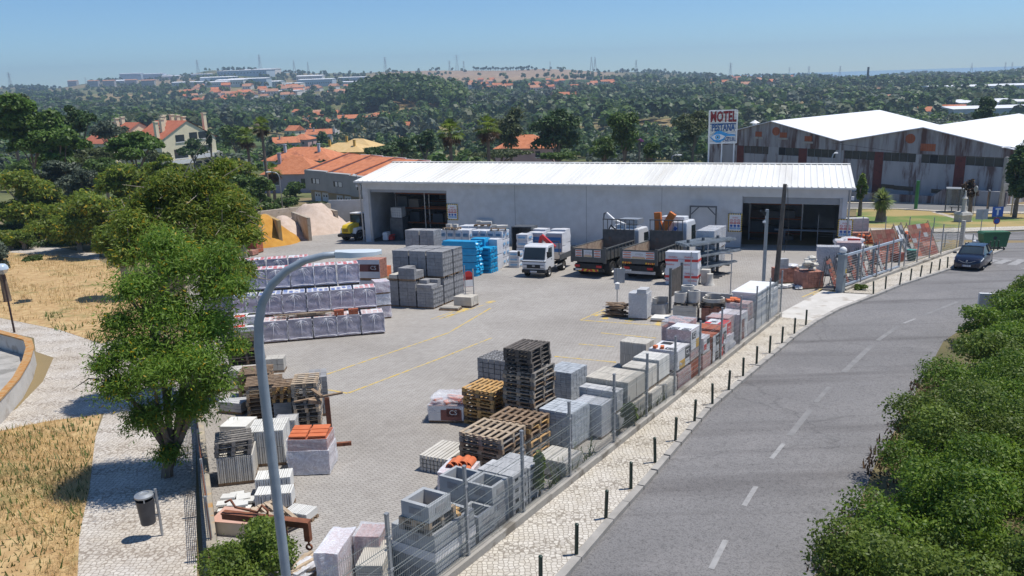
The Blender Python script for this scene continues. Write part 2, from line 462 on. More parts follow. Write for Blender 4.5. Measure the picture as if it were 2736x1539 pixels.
def inset(poly, d):
 out = []
 for i in range(len(poly)):
  a = Vector(poly[max(i - 1, 0)]); c = Vector(poly[min(i + 1, len(poly) - 1)])
  t = (c - a).normalized(); nrm = Vector((-t.y, t.x))
  out.append(tuple(Vector(poly[i]) + nrm * d))
 return out
kin = inset([k0] + KERB + NOSE, .2)
i1 = 8                                           # kerb vertices before the driveway
walk1 = [ST(-12, -.08), ST(27.0, -.08)] + list(reversed(kin[:i1 + 1]))
sheet('pavement', walk1, .11, M_CALC, .12)
walk2 = [tuple(GATE + Vector((.1, -.3)))] + list(reversed([kin[k] for k in range(11, len(kin))]))
walk2 = [kin[k] for k in range(11, len(kin))] + [(34.2, 59.2), (33.2, 58.5), (26, 51.6), (19.6, 44.6), (19.3, 43.9)]
sheet('gate_pavement', walk2, .11, M_CALC, .12)
drive = [kin[i1], kin[i1 + 1], kin[10], kin[11], (19.3, 43.9), (18.4, 44.9), ST(27.0, .3), ST(27.0, -.08)]
sheet('driveway_apron', drive, .06, M_CONCW, .07)
def kerb(name, line, w, h, m):
 inn = inset(line, w)
 b = MB()
 for i in range(len(line) - 1):
  A, B, Cc, Dd = line[i], line[i + 1], inn[i + 1], inn[i]
  L_ = (Vector(B) - Vector(A)).length
  n = max(1, int(L_ / 1.0))
  for k in range(n):
   f0, f1 = k / n + .006, (k + 1) / n - .006
   q = [tuple(Vector(A).lerp(Vector(B), f0)), tuple(Vector(A).lerp(Vector(B), f1)), tuple(Vector(Dd).lerp(Vector(Cc), f1)), tuple(Vector(Dd).lerp(Vector(Cc), f0))]
   hh = h + rng.uniform(-.006, .006)
   v = [(x, y, -9.3 - SLOPE * y - .05) for x, y in q] + [(x, y, -9.3 - SLOPE * y + hh) for x, y in q]
   b.put(v, [(0, 1, 5, 4), (1, 2, 6, 5), (2, 3, 7, 6), (3, 0, 4, 7), (4, 5, 6, 7)])
 return struct(b.build(name, m))
M_KERB = mat('kerb_stone', (.30, .285, .26), (.38, .36, .33), 2.5, .9, .3, rnd=.12)
kerb('kerb', [k0] + KERB + NOSE, .2, .13, M_KERB)
yard = [ST(-9, 0.12), ST(27.0, .12), (18.4, 45.2), (19.3, 45.1), (33, 58.9), (36, 64), (28, 63), (-13, 80), (-14, 92), (-30, 97), (-31, 80), (-22.5, 53), (-14.2, 32.6), (-7.15, 15.6), (-4.2, 8.6), ST(-9.5, .12)]
sheet('yard_paving', yard, .008, M_PAVER)
def stripe(name, a, b_, w, m, dz=.014, gaps=None):
 a, b_ = Vector(a[:2]), Vector(b_[:2]); d = (b_ - a).normalized(); n = Vector((-d.y, d.x)) * w / 2
 return [(a - n), (b_ - n), (b_ + n), (a + n)]
def marks(name, quads, m, dz):
 b = MB()
 for q in quads:
  b.put([(p[0], p[1], -9.3 - SLOPE * p[1] + dz) for p in q], [(0, 1, 2, 3)])
 return struct(b.build(name, m))
def DL(x0, y0, x1, y1, w): return stripe('', W(x0, y0), W(x1, y1), w, None)
ys = [DL(820, 943, 1128, 838, .11), DL(1128, 838, 1235, 775, .10), DL(875, 990, 1100, 905, .11), DL(1100, 905, 1238, 850, .10), DL(875, 990, 818, 980, .11),
  DL(1395, 897, 1550, 912, .12), DL(1456, 866, 1545, 873, .11), DL(1512, 838, 1650, 851, .11), DL(1460, 806, 1700, 822, .12), DL(1506, 794, 1680, 805, .1),
  DL(1460, 806, 1522, 778, .1), DL(1515, 803, 1545, 794, .5), DL(1578, 809, 1600, 799, .4), DL(1650, 818, 1672, 807, .4), DL(1497, 795, 1520, 787, .3),
  DL(1085, 803, 1205, 762, .1), DL(1105, 803, 1250, 757, .08), DL(1120, 800, 1140, 790, .35), DL(1150, 787, 1175, 776, .35), DL(1225, 762, 1243, 757, .3),
  DL(2018, 748, 2068, 727, .13), DL(2040, 752, 2096, 731, .13), DL(2050, 742, 2066, 735, .35), DL(2078, 731, 2096, 735, .12)]
marks('yellow_markings', ys, M_YEL, .014)
def SL(x0, y0, x1, y1, w): return stripe('', W(x0 * .94152, y0 * .94152), W(x1 * .94152, y1 * .94152), w, None)
ws = [SL(1900, 1521, 1939, 1444, .13), SL(1988, 1352, 2020, 1300, .13), SL(2061, 1226, 2094, 1186, .13), SL(2415, 864, 2445, 852, .14)]
marks('centre_line', ws, M_WHITEP, .012)
fs_ = [SL(2110, 1165, 2165, 1095, .2), SL(2180, 1075, 2215, 1035, .16), SL(2254, 995, 2328, 924, .22), SL(2345, 910, 2400, 872, .2), SL(2470, 842, 2560, 806, .18)]
marks('faded_centre_line', fs_, M_FADEP, .012)
cw = [SL(2651, 689, 2736, 694, .22), SL(2640, 700, 2662, 694, .5), SL(2664, 705, 2694, 694, .55), SL(2703, 708, 2733, 694, .55), SL(2587, 627, 2600, 640, .9), SL(2610, 640, 2736, 637, .16),
  SL(2728, 718, 2750, 719, .2)]
marks('crossing_marks', cw, M_WHITEP, .012)
zs = [SL(2492 + 2 * k, 627 + 4.2 * k, 2530 + 1.5 * k, 627.5 + 4.2 * k, .33) for k in range(6)]
marks('crossing_stripes', zs, M_WHITEP, .013)
isl = R_ = [(2288, 559), (2400, 560), (2500, 566), (2600, 572), (2760, 571), (2760, 606), (2660, 609), (2582, 611), (2480, 614), (2380, 612), (2288, 610)]
sheet('lawn', S(*isl), .016, M_LAWN, .05)
sheet('island_paving', S((2288, 610), (2380, 612), (2480, 614), (2582, 611), (2660, 609), (2770, 606), (2770, 615), (2660, 619), (2582, 621.5), (2500, 622.5), (2380, 622), (2288, 622)), .10, M_CALC, .12)
sheet('back_road', S((2240, 545), (2400, 544), (2560, 547), (2800, 552), (2800, 568), (2600, 566), (2500, 563), (2400, 558), (2240, 557)), .006, M_ROAD2)
sheet('verge_paving', S((2240, 557), (2400, 558), (2500, 563), (2600, 566), (2800, 568), (2800, 572), (2600, 572), (2500, 566), (2400, 560), (2240, 559)), .09, M_CALC, .1)
sheet('wall_paving', S((2240, 542.5), (2400, 541.5), (2560, 544.5), (2800, 549), (2800, 552), (2560, 547), (2400, 544), (2240, 545)), .09, M_CALC, .1)
sheet('park_step_path', S((2486, 566), (2500, 566), (2560, 580), (2600, 592), (2585, 594), (2545, 583)), .022, M_CALC2)
pth = D((195, 1449), (130, 1700), (480, 1900), (496, 1449), (492, 1070), (470, 1010), (440, 930), (420, 870), (300, 850), (255, 865), (150, 830), (0, 800), (-160, 770), (-160, 830), (0, 833), (85, 850), (90, 885), (135, 900), (108, 960), (40, 1030), (0, 1050), (-120, 1110), (-120, 1150), (0, 1085), (120, 1060), (240, 1045), (262, 1040), (240, 1100), (225, 1230), (200, 1345))
sheet('park_path', pth, .006, M_CALC2)
sheet('dry_meadow', D((-900, 620), (-160, 620), (100, 640), (250, 655), (340, 700), (420, 870), (300, 850), (255, 865), (150, 830), (0, 800), (-160, 770), (-900, 760)), .012, M_DRY)
sheet('dry_verge', D((-700, 1500), (130, 1700), (195, 1449), (200, 1345), (225, 1230), (240, 1100), (255, 1042), (240, 1045), (120, 1060), (0, 1085), (-120, 1150), (-500, 1350)), .012, M_DRY)
sheet('park_track', D((-200, 600), (80, 612), (250, 640), (250, 655), (100, 640), (-200, 622)), .016, M_CALC2)
# -- hills beyond
def colour_grid(X, Y):
 rs = np.random.RandomState(3)
 def fbm(x, y, s):
  o = 0
  for k in range(4):
   a = rs.uniform(0, 6.28, 3); f = s * 1.9 ** k
   th = a[2]
   o = o + (np.sin((x * math.cos(th) + y * math.sin(th)) * f + a[0]) * np.sin((y * math.cos(th) - x * math.sin(th)) * f * 1.1 + a[1])) / 1.5 ** k
  return o
 n = fbm(X, Y, .012); n2 = fbm(X, Y, .045)
 g = np.array([.085, .115, .045]); t = np.array([.33, .25, .13]); dk = np.array([.035, .055, .022])
 w = np.clip(.5 + n * .55 + n2 * .25 - .1, 0, 1)[..., None]
 w = w * np.clip((Y - 120) / 150, .25, 1)[..., None]
 c = g * (1 - w) + t * w * .8 + dk * .1
 u = X / Y
 def patch(cx, wx, y0, y1, col, k=1.0):
  m = np.clip(1.6 - np.abs((u - cx) / wx) * 1.6, 0, 1) * np.clip((Y - y0) / 60, 0, 1) * np.clip((y1 - Y) / 60, 0, 1)
  m = np.clip(m * 2, 0, 1)[..., None] * k
  return m, np.array(col)
 for q in ((-.01, .17, 1450, 2600, (.33, .235, .15)), (.09, .14, 1180, 1420, (.05, .085, .035)), (-.125, .05, 620, 780, (.30, .21, .10), .8), (-.12, .08, 430, 560, (.28, .21, .11), .7),
    (.36, .05, 1150, 1300, (.33, .25, .12)), (-.42, .05, 1700, 2600, (.30, .23, .14)), (.34, .2, 1500, 2600, (.13, .115, .06), .6), (.66, .14, 1500, 2600, (.19, .15, .085), .7)):
  m, col = patch(*q)
  c = c * (1 - m) + col * m
 return c
nu, ny = 420, 300
us = np.linspace(-1.25, 1.25, nu); yy = np.concatenate([np.geomspace(149.5, 2600, ny - 2), [2900, 3300]])
YY, UU = np.meshgrid(yy, us, indexing='ij')
XX = UU * YY
ZZ = zT(XX, YY)
V = np.stack([XX, YY, ZZ], -1).reshape(-1, 3)
idx = np.arange(nu * ny).reshape(ny, nu)
F = np.stack([idx[:-1, :-1], idx[:-1, 1:], idx[1:, 1:], idx[1:, :-1]], -1).reshape(-1, 4)
M_HILL = bpy.data.materials.new('hill_ground'); M_HILL.use_nodes = True
_N, _L = M_HILL.node_tree.nodes, M_HILL.node_tree.links
_a = _N.new('ShaderNodeVertexColor'); _a.layer_name = 'Col'
_t = _N.new('ShaderNodeTexCoord'); _n = _N.new('ShaderNodeTexNoise'); _n.inputs['Scale'].default_value = .09; _n.inputs['Detail'].default_value = 9; _n.inputs['Roughness'].default_value = .7
_L.new(_t.outputs['Object'], _n.inputs['Vector'])
_m = _N.new('ShaderNodeMapRange'); _m.inputs[1].default_value, _m.inputs[2].default_value = .3, .7; _m.inputs[3].default_value, _m.inputs[4].default_value = .55, 1.4
_L.new(_n.outputs[0], _m.inputs[0])
_h = _N.new('ShaderNodeHueSaturation'); _L.new(_m.outputs[0], _h.inputs['Value']); _L.new(_a.outputs[0], _h.inputs['Color'])
_L.new(_h.outputs[0], _N['Principled BSDF'].inputs['Base Color']); _N['Principled BSDF'].inputs['Roughness'].default_value = 1; _N['Principled BSDF'].inputs['Specular IOR Level'].default_value = .1
o = npmesh('hills', V, F, M_HILL, smooth=True)
ca = o.data.color_attributes.new('Col', 'FLOAT_COLOR', 'POINT')
cc = np.concatenate([colour_grid(XX, YY), np.ones((ny, nu, 1))], -1).astype(np.float32)
ca.data.foreach_set('color', cc.ravel())
struct(o)
b = MB(); b.put([(-22000, 2700, -62), (22000, 2700, -62), (30000, 27000, -62), (-30000, 27000, -62)], [(0, 1, 2, 3)])
struct(b.build('sea', mat('sea_water', (.20, .34, .42), (.22, .36, .44), .002, .5)))
# -- buildings
FRM = dict(R=(1960, 280, 3.3196), Q=(500, 420, 2.841), A=(500, 850, 2.103), B=(1050, 850, 2.103), C=(1300, 500, 2.841), E=(1550, 730, 3.917), G=(1000, 590, 5.574), H=(1620, 570, 6.586), I=(1360, 570, 7.247), K=(1580, 760, 6.038), L=(2080, 640, 5.367), O=(2480, 540, 7.246), M=(1640, 820, 5.152), Z=(0, 130, 2.841), Y=(1870, 270, 7.627), U=(0, 640, 1.612), D=(1936, 450, 3.22), P=(560, 260, 5.573))
def px(f, x, y):
 ox, oy, s = FRM[f]
 return (ox + x / s) * .94152, (oy + y / s) * .94152
def onp(P, ang, x, y):              # overview pixel -> (along, z) on the vertical plane through P at angle ang
 r = ray(x, y); d = (math.cos(ang), math.sin(ang))
 det = r.x * -d[1] + d[0] * r.y
 t = (P[0] * -d[1] + d[0] * P[1]) / det
 s = (r.x * P[1] - r.y * P[0]) / det
 return s, r.z * t
M_WROOF = mat('white_roof_sheet', (.80, .80, .77), (.74, .73, .69), .25, .45, detail=8, c3=(.60, .57, .50), s3=.14, t3=(.46, .74), stretch=(3, .4, 1))
M_WWALL = wavemat('white_wall_sheet', (.62, .63, .64), (.56, .57, .58), 'Z', 4.0, .5, 0, .35, (.46, .45, .43))
M_GRAYSH = wavemat('grey_shutter', (.36, .38, .40), (.32, .34, .36), 'Z', 6.0, .5, .2, .5)
M_DARK = mat('dark_void', (.02, .02, .022), (.03, .03, .032), 1, .9)
M_STEEL = mat('galvanised_steel', (.42, .44, .46), (.34, .36, .38), 3, .45, .05, .55)
M_STEELD = mat('dark_steel', (.10, .11, .12), (.15, .16, .17), 3, .5, .05, .4)
M_WHITE = mat('white_paint', (.78, .78, .77), (.70, .70, .69), 2, .5)
M_BLACK = mat('black_paint', (.02, .02, .02), (.03, .03, .03), 2, .5)
M_RED = mat('red_paint', (.55, .035, .03), (.48, .03, .03), 2, .45)
M_BLUE = mat('sign_blue', (.03, .12, .42), (.025, .10, .36), 2, .45)
M_LBLUE = mat('light_blue_paint', (.05, .30, .62), (.05, .27, .56), 2, .45)
M_YELP = mat('yellow_paint', (.75, .52, .04), (.68, .46, .04), 2, .45)
M_GLASSD = mat('dark_glass', (.03, .04, .045), (.05, .06, .065), .8, .08, spec=.6)
M_ORANGEP = mat('orange_paint', (.60, .17, .025), (.5, .14, .02), 2, .5)
WA = math.atan2(-.3390, .9408)
WO = Vector((-14.92, 76.26, 0)); WL, WD = 44.63, 16.1
FLOOR, EAVE, RIDGE = -15.06, -8.95, -7.98
def corr_roof(b, L_, y0, z0, y1, z1, pitch=.5, th=.045):
 n = int(L_ / pitch)
 vs, fs = [], []
 xs = []
 for i in range(n):
  x = i * pitch
  xs += [(x, 0), (x + pitch * .70, 0), (x + pitch * .78, th), (x + pitch * .92, th)]
 xs.append((L_, 0))
 for x, h in xs:
  vs += [(x, y0, z0 + h), (x, y1, z1 + h)]
 for i in range(len(xs) - 1): fs.append((2 * i, 2 * i + 2, 2 * i + 3, 2 * i + 1))
 b.put(vs, fs)
def warehouse():
 t = thing('warehouse', 'long white corrugated metal warehouse with two open roller doors behind the yard', 'warehouse', WO.x, WO.y, WA, z=0, tilt=False)
 b = MB(); corr_roof(b, WL, 0, EAVE, WD / 2, RIDGE); corr_roof(b, WL, WD, EAVE, WD / 2, RIDGE)
 b.bb((0, WD / 2 - .25, RIDGE + .03), (WL, WD / 2 + .25, RIDGE + .07))
 b.build('roof', M_WROOF, t)
 y = .55
 dl = [onp((WO.x + .339 * y, WO.y + .941 * y), WA, *p) for p in ((930, 476), (1122, 480), (1868, 492), (2113, 502))]
 x1, x2, x3, x4 = dl[0][0], dl[1][0], dl[2][0], dl[3][0]
 hz1, hz2 = (dl[0][1] + dl[1][1]) / 2, (dl[2][1] + dl[3][1]) / 2
 zt = EAVE - .06
 b = MB()
 for a, c, z0, z1 in ((.45, x1, FLOOR - .5, zt), (x2, x3, FLOOR - .5, zt), (x4, WL - .45, FLOOR - .5, zt), (x1, x2, hz1, zt), (x3, x4, hz2, zt)):
  b.bb((a, y, z0), (c, y + .12, z1))
 b.bb((.45, y + .121, FLOOR - .6), (.57, WD - .4, zt)); b.bb((WL - .57, y + .121, FLOOR - .6), (WL - .45, WD - .4, zt)); b.bb((.45, WD - .52, FLOOR - 1), (WL - .45, WD - .40, zt))
 for gx in (.45, WL - .57):
  b.prism([(y, zt + .001), (WD - .4, zt + .001), (WD / 2, RIDGE - .06)], gx, gx + .12, 'X')
 b.build('wall', M_WWALL, t)
 b = MB()
 for sx in (1295, 1475, 1665):
  s = onp((WO.x + .339 * y, WO.y + .941 * y), WA, sx, 500)[0]
  b.bb((s - .02, y - .012, FLOOR - .4), (s + .02, y, zt - .02))
 for s in (x2 - .03, x3 + .0):
  b.bb((s, y - .02, FLOOR - .4), (s + .06, y, hz1))
 b.build('seam_trim', mat('trim_grey', (.30, .31, .32)), t)
 b = MB(); b.bb((-.05, -.16, EAVE - .16), (WL + .05, .0, EAVE + .0)); b.build('gutter', mat('gutter_white', (.66, .66, .64), (.58, .57, .54), 1.2, .5), t)
 b = MB(); b.bb((.0, .001, EAVE - .1), (WL, y, EAVE - .058)); b.build('soffit', M_WHITE, t)
 for xx in (.30, WL - .32):
  b = MB(); b.tube([(xx, .1, EAVE - .15), (xx, .40, EAVE - .55), (xx, .44, FLOOR - .1 + (1.2 if xx > 9 else 0))], .07, 8); b.build('downpipe', M_STEEL, t, smooth='auto')
 b = MB(); b.bb((x1, y + .14, hz1 - .28), (x2, y + .4, hz1 + .25)); b.build('shutter_box', M_GRAYSH, t)
 b = MB(); b.bb((x3, y + .14, hz2 - .55), (x4, y + .3, hz2 + .25)); b.build('roller_shutter', M_GRAYSH, t)
 for a, z in ((x1 - .22, hz1), (x4 + .02, hz2)):
  b = MB(); b.bb((a, y - .05, FLOOR - .3), (a + .2, y - .001, z)); b.build('door_jamb', M_STEEL, t)
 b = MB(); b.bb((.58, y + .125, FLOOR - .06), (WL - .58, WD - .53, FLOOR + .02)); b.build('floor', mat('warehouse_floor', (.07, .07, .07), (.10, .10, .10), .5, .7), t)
 b = MB(); b.bb((-.05, .25, EAVE - .62), (.12, .45, EAVE - .42)); b.bb((WL - .26, .22, EAVE - 1.0), (WL - .02, .40, EAVE - .72)); b.build('floodlight', M_WHITE, t)
 for s in (6.2, 14, 26, 36):
  b = MB(); b.box((s, y - .16, EAVE - .14), (.08, .3, .05)); b.build('bracket', M_STEELD, t)
 return t, y, (x1, x2, x3, x4, hz1, hz2)
WT, WY, WX = warehouse()
def wl(x, y):
 d = Vector((math.cos(WA), math.sin(WA))); n = Vector((-d.y, d.x))
 p = Vector((WO.x, WO.y)) + d * x + n * y
 return p.x, p.y
def rack(label, x0, y0, w, d, h, rzx=0, goods=1):
 X, Y = wl(x0, y0)
 t = thing('storage_rack', label, 'rack', X, Y, WA + rzx, z=FLOOR + .02, tilt=False, group='storage racks inside the warehouse')
 n = max(1, int(w / 2.7))
 for i in range(n + 1):
  b = MB()
  for yy in (0, d): b.bb((i * w / n - .05, yy - .05, 0), (i * w / n + .05, yy + .05, h))
  for k in range(5): b.tube([(i * w / n, 0, k * h / 5 + .2), (i * w / n, d, (k + 1) * h / 5 - .1)], .02, 5)
  b.build('upright', M_STEEL, t)
 for k in range(1, 4):
  b = MB()
  for yy in (0, d): b.bb((0, yy - .04, k * h / 3.4 - .12), (w, yy + .04, k * h / 3.4))
  b.build('beam', mat('rack_orange', (.22, .06, .015)), t)
 r = random.Random(w)
 if goods:
  for k in range(0, 4):
   for i in range(int(w / 1.3)):
    if r.random() < .8:
     b = MB(); hh = r.uniform(.5, 1.1); b.bb((i * 1.3 + .1, .1, k * h / 3.4 + .003), (i * 1.3 + 1.2, d - .1, k * h / 3.4 + hh))
     c = r.choice([(.10, .11, .115), (.06, .04, .03), (.14, .13, .12), (.03, .045, .06)])
     b.build('stored_load', mat('load_%d' % int(c[0] * 100), c, None, 2, .6), t)
rack('tall racking bay with stored loads just inside the left warehouse door', WX[0] + .8, 4.2, 6.5, 1.0, 5.0)
rack('deep racking with orange beams at the back of the left warehouse door', WX[0] + 1.5, 9.5, 8.0, 1.2, 4.8)
rack('racking with orange beams behind the right warehouse door', WX[2] + .4, 5.6, 4.4, 1.1, 4.4)
X, Y = wl(WX[0] + 1.6, 3.1)
t = thing('tank', 'caged white plastic tank standing in the dark left doorway', 'tank', X, Y, WA, z=FLOOR + 2.1, tilt=False)
b = MB(); b.box((0, 0, .55), (1.15, .95, 1.0)); b.build('container', mat('tank_plastic', (.6, .6, .58)), t, bevel=.06)
b = MB()
for i in range(6): b.bb((-.6 + i * .24 - .012, -.5, 0), (-.6 + i * .24 + .012, -.485, 1.1))
for k in range(5): b.bb((-.61, -.515, .05 + k * .25), (.61, -.501, .075 + k * .25))
b.build('cage', M_STEEL, t)
b = MB(); b.bb((-.7, -.6, -2.12), (.7, .6, 0)); b.build('stand', M_STEELD, t)
X, Y = wl(WX[2] + 4.2, 3.2)
t = thing('pipe_bundle', 'bundle of shiny metal profiles lying across the right doorway', 'metal profiles', X, Y, WA, z=FLOOR + 2.0, tilt=False)
b = MB()
for k in range(5): b.tube([(-1.6, k * .1, 0), (4.2, k * .1, 0)], .045, 6)
b.build('profiles', M_STEEL, t)
b = MB()
for xx in (-.8, 3.2): b.bb((xx - .1, -.05, -2.0), (xx + .1, .5, -.046))
b.build('trestle', M_STEELD, t)
X, Y = wl(WX[0] + .9, 1.6)
t = thing('floor_machine', 'small red and white machine on the floor inside the left door', 'machine', X, Y, WA, z=FLOOR + .03, tilt=False)
b = MB(); b.box((0, 0, .45), (.55, .7, .8)); b.build('housing', M_WHITE, t, bevel=.05)
b = MB(); b.box((.5, .1, .25), (.45, .5, .35)); b.tube([(.3, 0, .5), (.9, .1, .62)], .05, 6); b.build('motor', M_RED, t)
# ---- site notice boards
def notice(label, s, z, w=1.12, h=1.55):
 X, Y = wl(s, WY - .07)
 t = thing('notice_board', label, 'sign', X, Y, WA, z=z, tilt=False)
 b = MB(); b.box((0, 0, 0), (w, .03, h)); b.build('panel', M_WHITE, t)
 b = MB()
 n = 12
 for i in range(n):
  for zz in (-h / 2 + .05, h / 2 - .05): b.box((-w / 2 + (i + .5) * w / n, -.019, zz), (w / n - .001, .008, .09), i % 2)
 for i in range(16):
  for xx in (-w / 2 + .045, w / 2 - .045): b.box((xx, -.019, -h / 2 + .1 + (i + .5) * (h - .2) / 16), (.09, .008, (h - .2) / 16 - .001), i % 2)
 b.build('striped_border', [M_BLACK, M_YELP], t)
 b = MB(); FX = Matrix.Rotation(R(90), 4, 'X')
 b.text('AVISO', .17, Matrix.Translation((0, -.02, h * .27)) @ FX, 0)
 for i in (-1, 0, 1):
  b.lathe([(.085, 0), (.115, 0), (.115, .006), (.085, .006)], (i * .29, -.022, .12 * h), 14, 0, 'Y')
  b.box((i * .29, -.02, .12 * h), (.16, .006, .03), 0, ry=R(40))
  b.box((i * .29, -.02, -.02 * h), (.24, .006, .13), 0)
  b.lathe([(.0, -.003), (.11, -.003)], (i * .29, -.019, -.17 * h), 14, 1, 'Y')
  b.box((i * .29, -.02, -.31 * h), (.24, .006, .15), 2)
  b.box((i * .29, -.025, -.02 * h), (.16, .004, .025), 3); b.box((i * .29, -.025, -.31 * h), (.16, .004, .03), 3)
 b.build('pictograms', [M_RED, M_BLUE, M_LBLUE, M_WHITE], t)
nb = [onp(wl(0, WY - .07), WA, *p) for p in ((1138, 533), (1849, 560), (2126, 575))]
notice('safety notice board right of the left warehouse door, beside the stacked white blocks', nb[0][0], nb[0][1])
notice('safety notice board left of the right warehouse door, above the grey blocks', nb[1][0], nb[1][1])
notice('safety notice board at the far right corner of the warehouse', nb[2][0], nb[2][1])
s, z = onp(wl(0, WY - .07), WA, 1219, 592 * 0 + 553 + 6)
X, Y = wl(s, WY - .25)
t = thing('name_board', 'long grey board lettered DANOSA leaning on the warehouse wall', 'sign', X, Y, WA, z=z, tilt=False)
b = MB(); b.box((0, 0, 0), (1.6, .06, .55)); b.build('panel', M_WWALL, t)
b = MB(); b.text('D', .34, Matrix.Translation((-.3, -.034, 0)) @ Matrix.Rotation(R(90), 4, 'X')); b.text('anosa', .2, Matrix.Translation((.12, -.034, -.03)) @ Matrix.Rotation(R(90), 4, 'X')); b.build('lettering', M_BLUE, t)
b = MB(); b.bb((-.7, .0, -3.2), (-.6, .06, -.276)); b.bb((.6, .0, -3.2), (.7, .06, -.276)); b.build('support', M_STEEL, t)
s0, z0 = onp(wl(0, WY - .5), WA, 1737, 517); s1, z1 = onp(wl(0, WY - .5), WA, 1802, 520)
X, Y = wl((s0 + s1) / 2, WY - .5)
t = thing('lifting_frame', 'grey steel portal frame with corner braces against the warehouse wall', 'steel frame', X, Y, WA, z=FLOOR + .5, tilt=False)
w_ = (s1 - s0) / 2; h_ = z0 - FLOOR - .5
b = MB()
for sg in (-1, 1): b.bb((sg * w_ - .06, -.06, -.6), (sg * w_ + .06, .06, h_))
b.build('upright', M_STEELD, t)
b = MB(); b.bb((-w_ + .061, -.06, h_ - .12), (w_ - .061, .06, h_)); b.build('crossbar', M_STEELD, t)
for sg in (-1, 1):
 b = MB(); b.tube([(sg * (w_ - .05), 0, h_ - .75), (sg * (w_ - .7), 0, h_ - .1)], .045, 6)
 b.build('brace', M_STEELD, t)
 b = MB(); b.tube([(sg * (w_), 0, 1.6), (sg * (w_ + .35), -.3, 1.3)], .04, 6); b.build('brace', M_STEELD, t)
# -- old grey twin-gable warehouse
M_OLDW = mat('stained_render', (.34, .34, .35), (.42, .42, .43), 1.1, .95, .3, detail=9, c3=(.13, .085, .075), s3=.75, t3=(.50, .60), stretch=(1, 1, .16), bscale=8)
M_OLDG = mat('stained_gable', (.30, .295, .30), (.38, .375, .38), 1.3, .95, .3, detail=9, c3=(.115, .065, .055), s3=.6, t3=(.46, .60), stretch=(1.2, 1.2, .13), bscale=8)
M_ROOFW = mat('bright_white_roof', (.80, .81, .83), (.76, .77, .79), .3, .5, detail=5)
M_REDP = mat('oxide_red_panel', (.16, .045, .035), (.12, .035, .03), 1.5, .8, c3=(.08, .03, .025), s3=2)
M_BRICKO = tex_mat('orange_brick', 'brick', (.42, .13, .06), (.36, .11, .05), (.30, .24, .18), .3, .2, stain=(.7, .6, .55))
OP = (59.8, 92.9); OA = R(-49.7)
def oq(x, y): return onp(OP, OA, *px('R', x, y))
t = thing('old_warehouse', 'old grey twin-gabled factory with stained walls and bright white roofs', 'factory', OP[0], OP[1], OA, z=0, tilt=False)
e0, p1, v1, p2, e2 = oq(30, 210), oq(340, 150), oq(955, 325), oq(1690, 205), oq(2490, 400)
e0 = (p1[0] - (v1[0] - p1[0]), v1[1] - .1)
zb = -20.0
wt, wb_ = oq(1655, 455)[1], oq(1655, 520)[1]
ZW1, ZW0 = oq(95, 362)[1], oq(95, 428)[1]
DEP = 34
b = MB()
b.prism([(e0[0], zb), (e2[0], zb), (e2[0], ZW0), (e0[0], ZW0)], 0, .3, 'Y')
bt = mat('dusty_window_glass', (.018, .026, .028), (.04, .05, .05), .6, .25, spec=.5)
b.bb((e0[0], .301, zb), (e0[0] + .3, DEP, e0[1] - .1)); b.bb((e2[0] - .3, .301, zb), (e2[0], DEP, e2[1] - .1))
b.prism([(e0[0], zb), (e2[0], zb), (e2[0], e2[1] - .1), (p2[0], p2[1] - .1), (v1[0], v1[1] - .1), (p1[0], p1[1] - .1), (e0[0], e0[1] - .1)], DEP, DEP + .3, 'Y')
b.build('wall', M_OLDW, t)
b = MB(); b.prism([(e0[0], ZW1), (e2[0], ZW1), (e2[0], e2[1]), (p2[0], p2[1]), (v1[0], v1[1]), (p1[0], p1[1]), (e0[0], e0[1])], -.02, .28, 'Y'); b.build('gable_wall', M_OLDG, t)
def slope(a, c, th=.12, ov=.35):
 b = MB(); b.put([(a[0], -ov, a[1] + .02), (c[0], -ov, c[1] + .02), (c[0], DEP, c[1] + .02), (a[0], DEP, a[1] + .02), (a[0], -ov, a[1] + th), (c[0], -ov, c[1] + th), (c[0], DEP, c[1] + th), (a[0], DEP, a[1] + th)], [(0, 1, 2, 3)[::-1], (4, 5, 6, 7), (0, 1, 5, 4), (1, 2, 6, 5), (2, 3, 7, 6), (3, 0, 4, 7)])
 b.build('roof', M_ROOFW, t)
slope(e0, p1); slope((p1[0] + .01, p1[1]), (v1[0], v1[1])); slope((v1[0] + .01, v1[1]), (p2[0], p2[1])); slope((p2[0] + .01, p2[1]), e2)
bands = [(95, 310), (400, 582), (655, 905), (985, 1253), (1330, 1617), (1665, 1965), (2060, 2395)]
xw = [onp(OP, OA, *px('R', x, 450 + .059 * (x - 1300)))[0] for p in bands for x in p]
reds = [(33, 92), (580, 653), (1253, 1330), (1968, 2060)]
xr = [onp(OP, OA, *px('R', x, 450 + .059 * (x - 1300)))[0] for p in reds for x in p]
for i in range(0, len(xw), 2):
 b = MB(); n = max(2, int((xw[i + 1] - xw[i]) / 1.0))
 b.bb((xw[i], .12, ZW0), (xw[i + 1], .16, ZW1))
 f = b.build('window', bt, t)
 b = MB()
 for k in range(n + 1):
  xx = xw[i] + (xw[i + 1] - xw[i]) * k / n
  b.bb((xx - .03, .06, ZW0), (xx + .03, .119, ZW1))
 b.build('mullion', mat('dull_frame', (.16, .17, .17)), f)
 if i in (2, 10):
  b = MB(); w1 = (xw[i + 1] - xw[i]) / n; b.bb((xw[i] + .04 + (w1 if i == 10 else 0), .04, ZW0 + .05), (xw[i] + w1 * .9 + (w1 if i == 10 else 0), .115, ZW1 - .05)); b.build('missing_pane', M_DARK, f)
for a, c in zip(xr[0::2], xr[1::2]):
 b = MB(); b.bb((a, -.05, zb), (c, .0, ZW1)); b.build('red_pier', M_REDP, t)
edges = sorted([(xw[i], xw[i + 1]) for i in range(0, len(xw), 2)])
cur = e0[0]
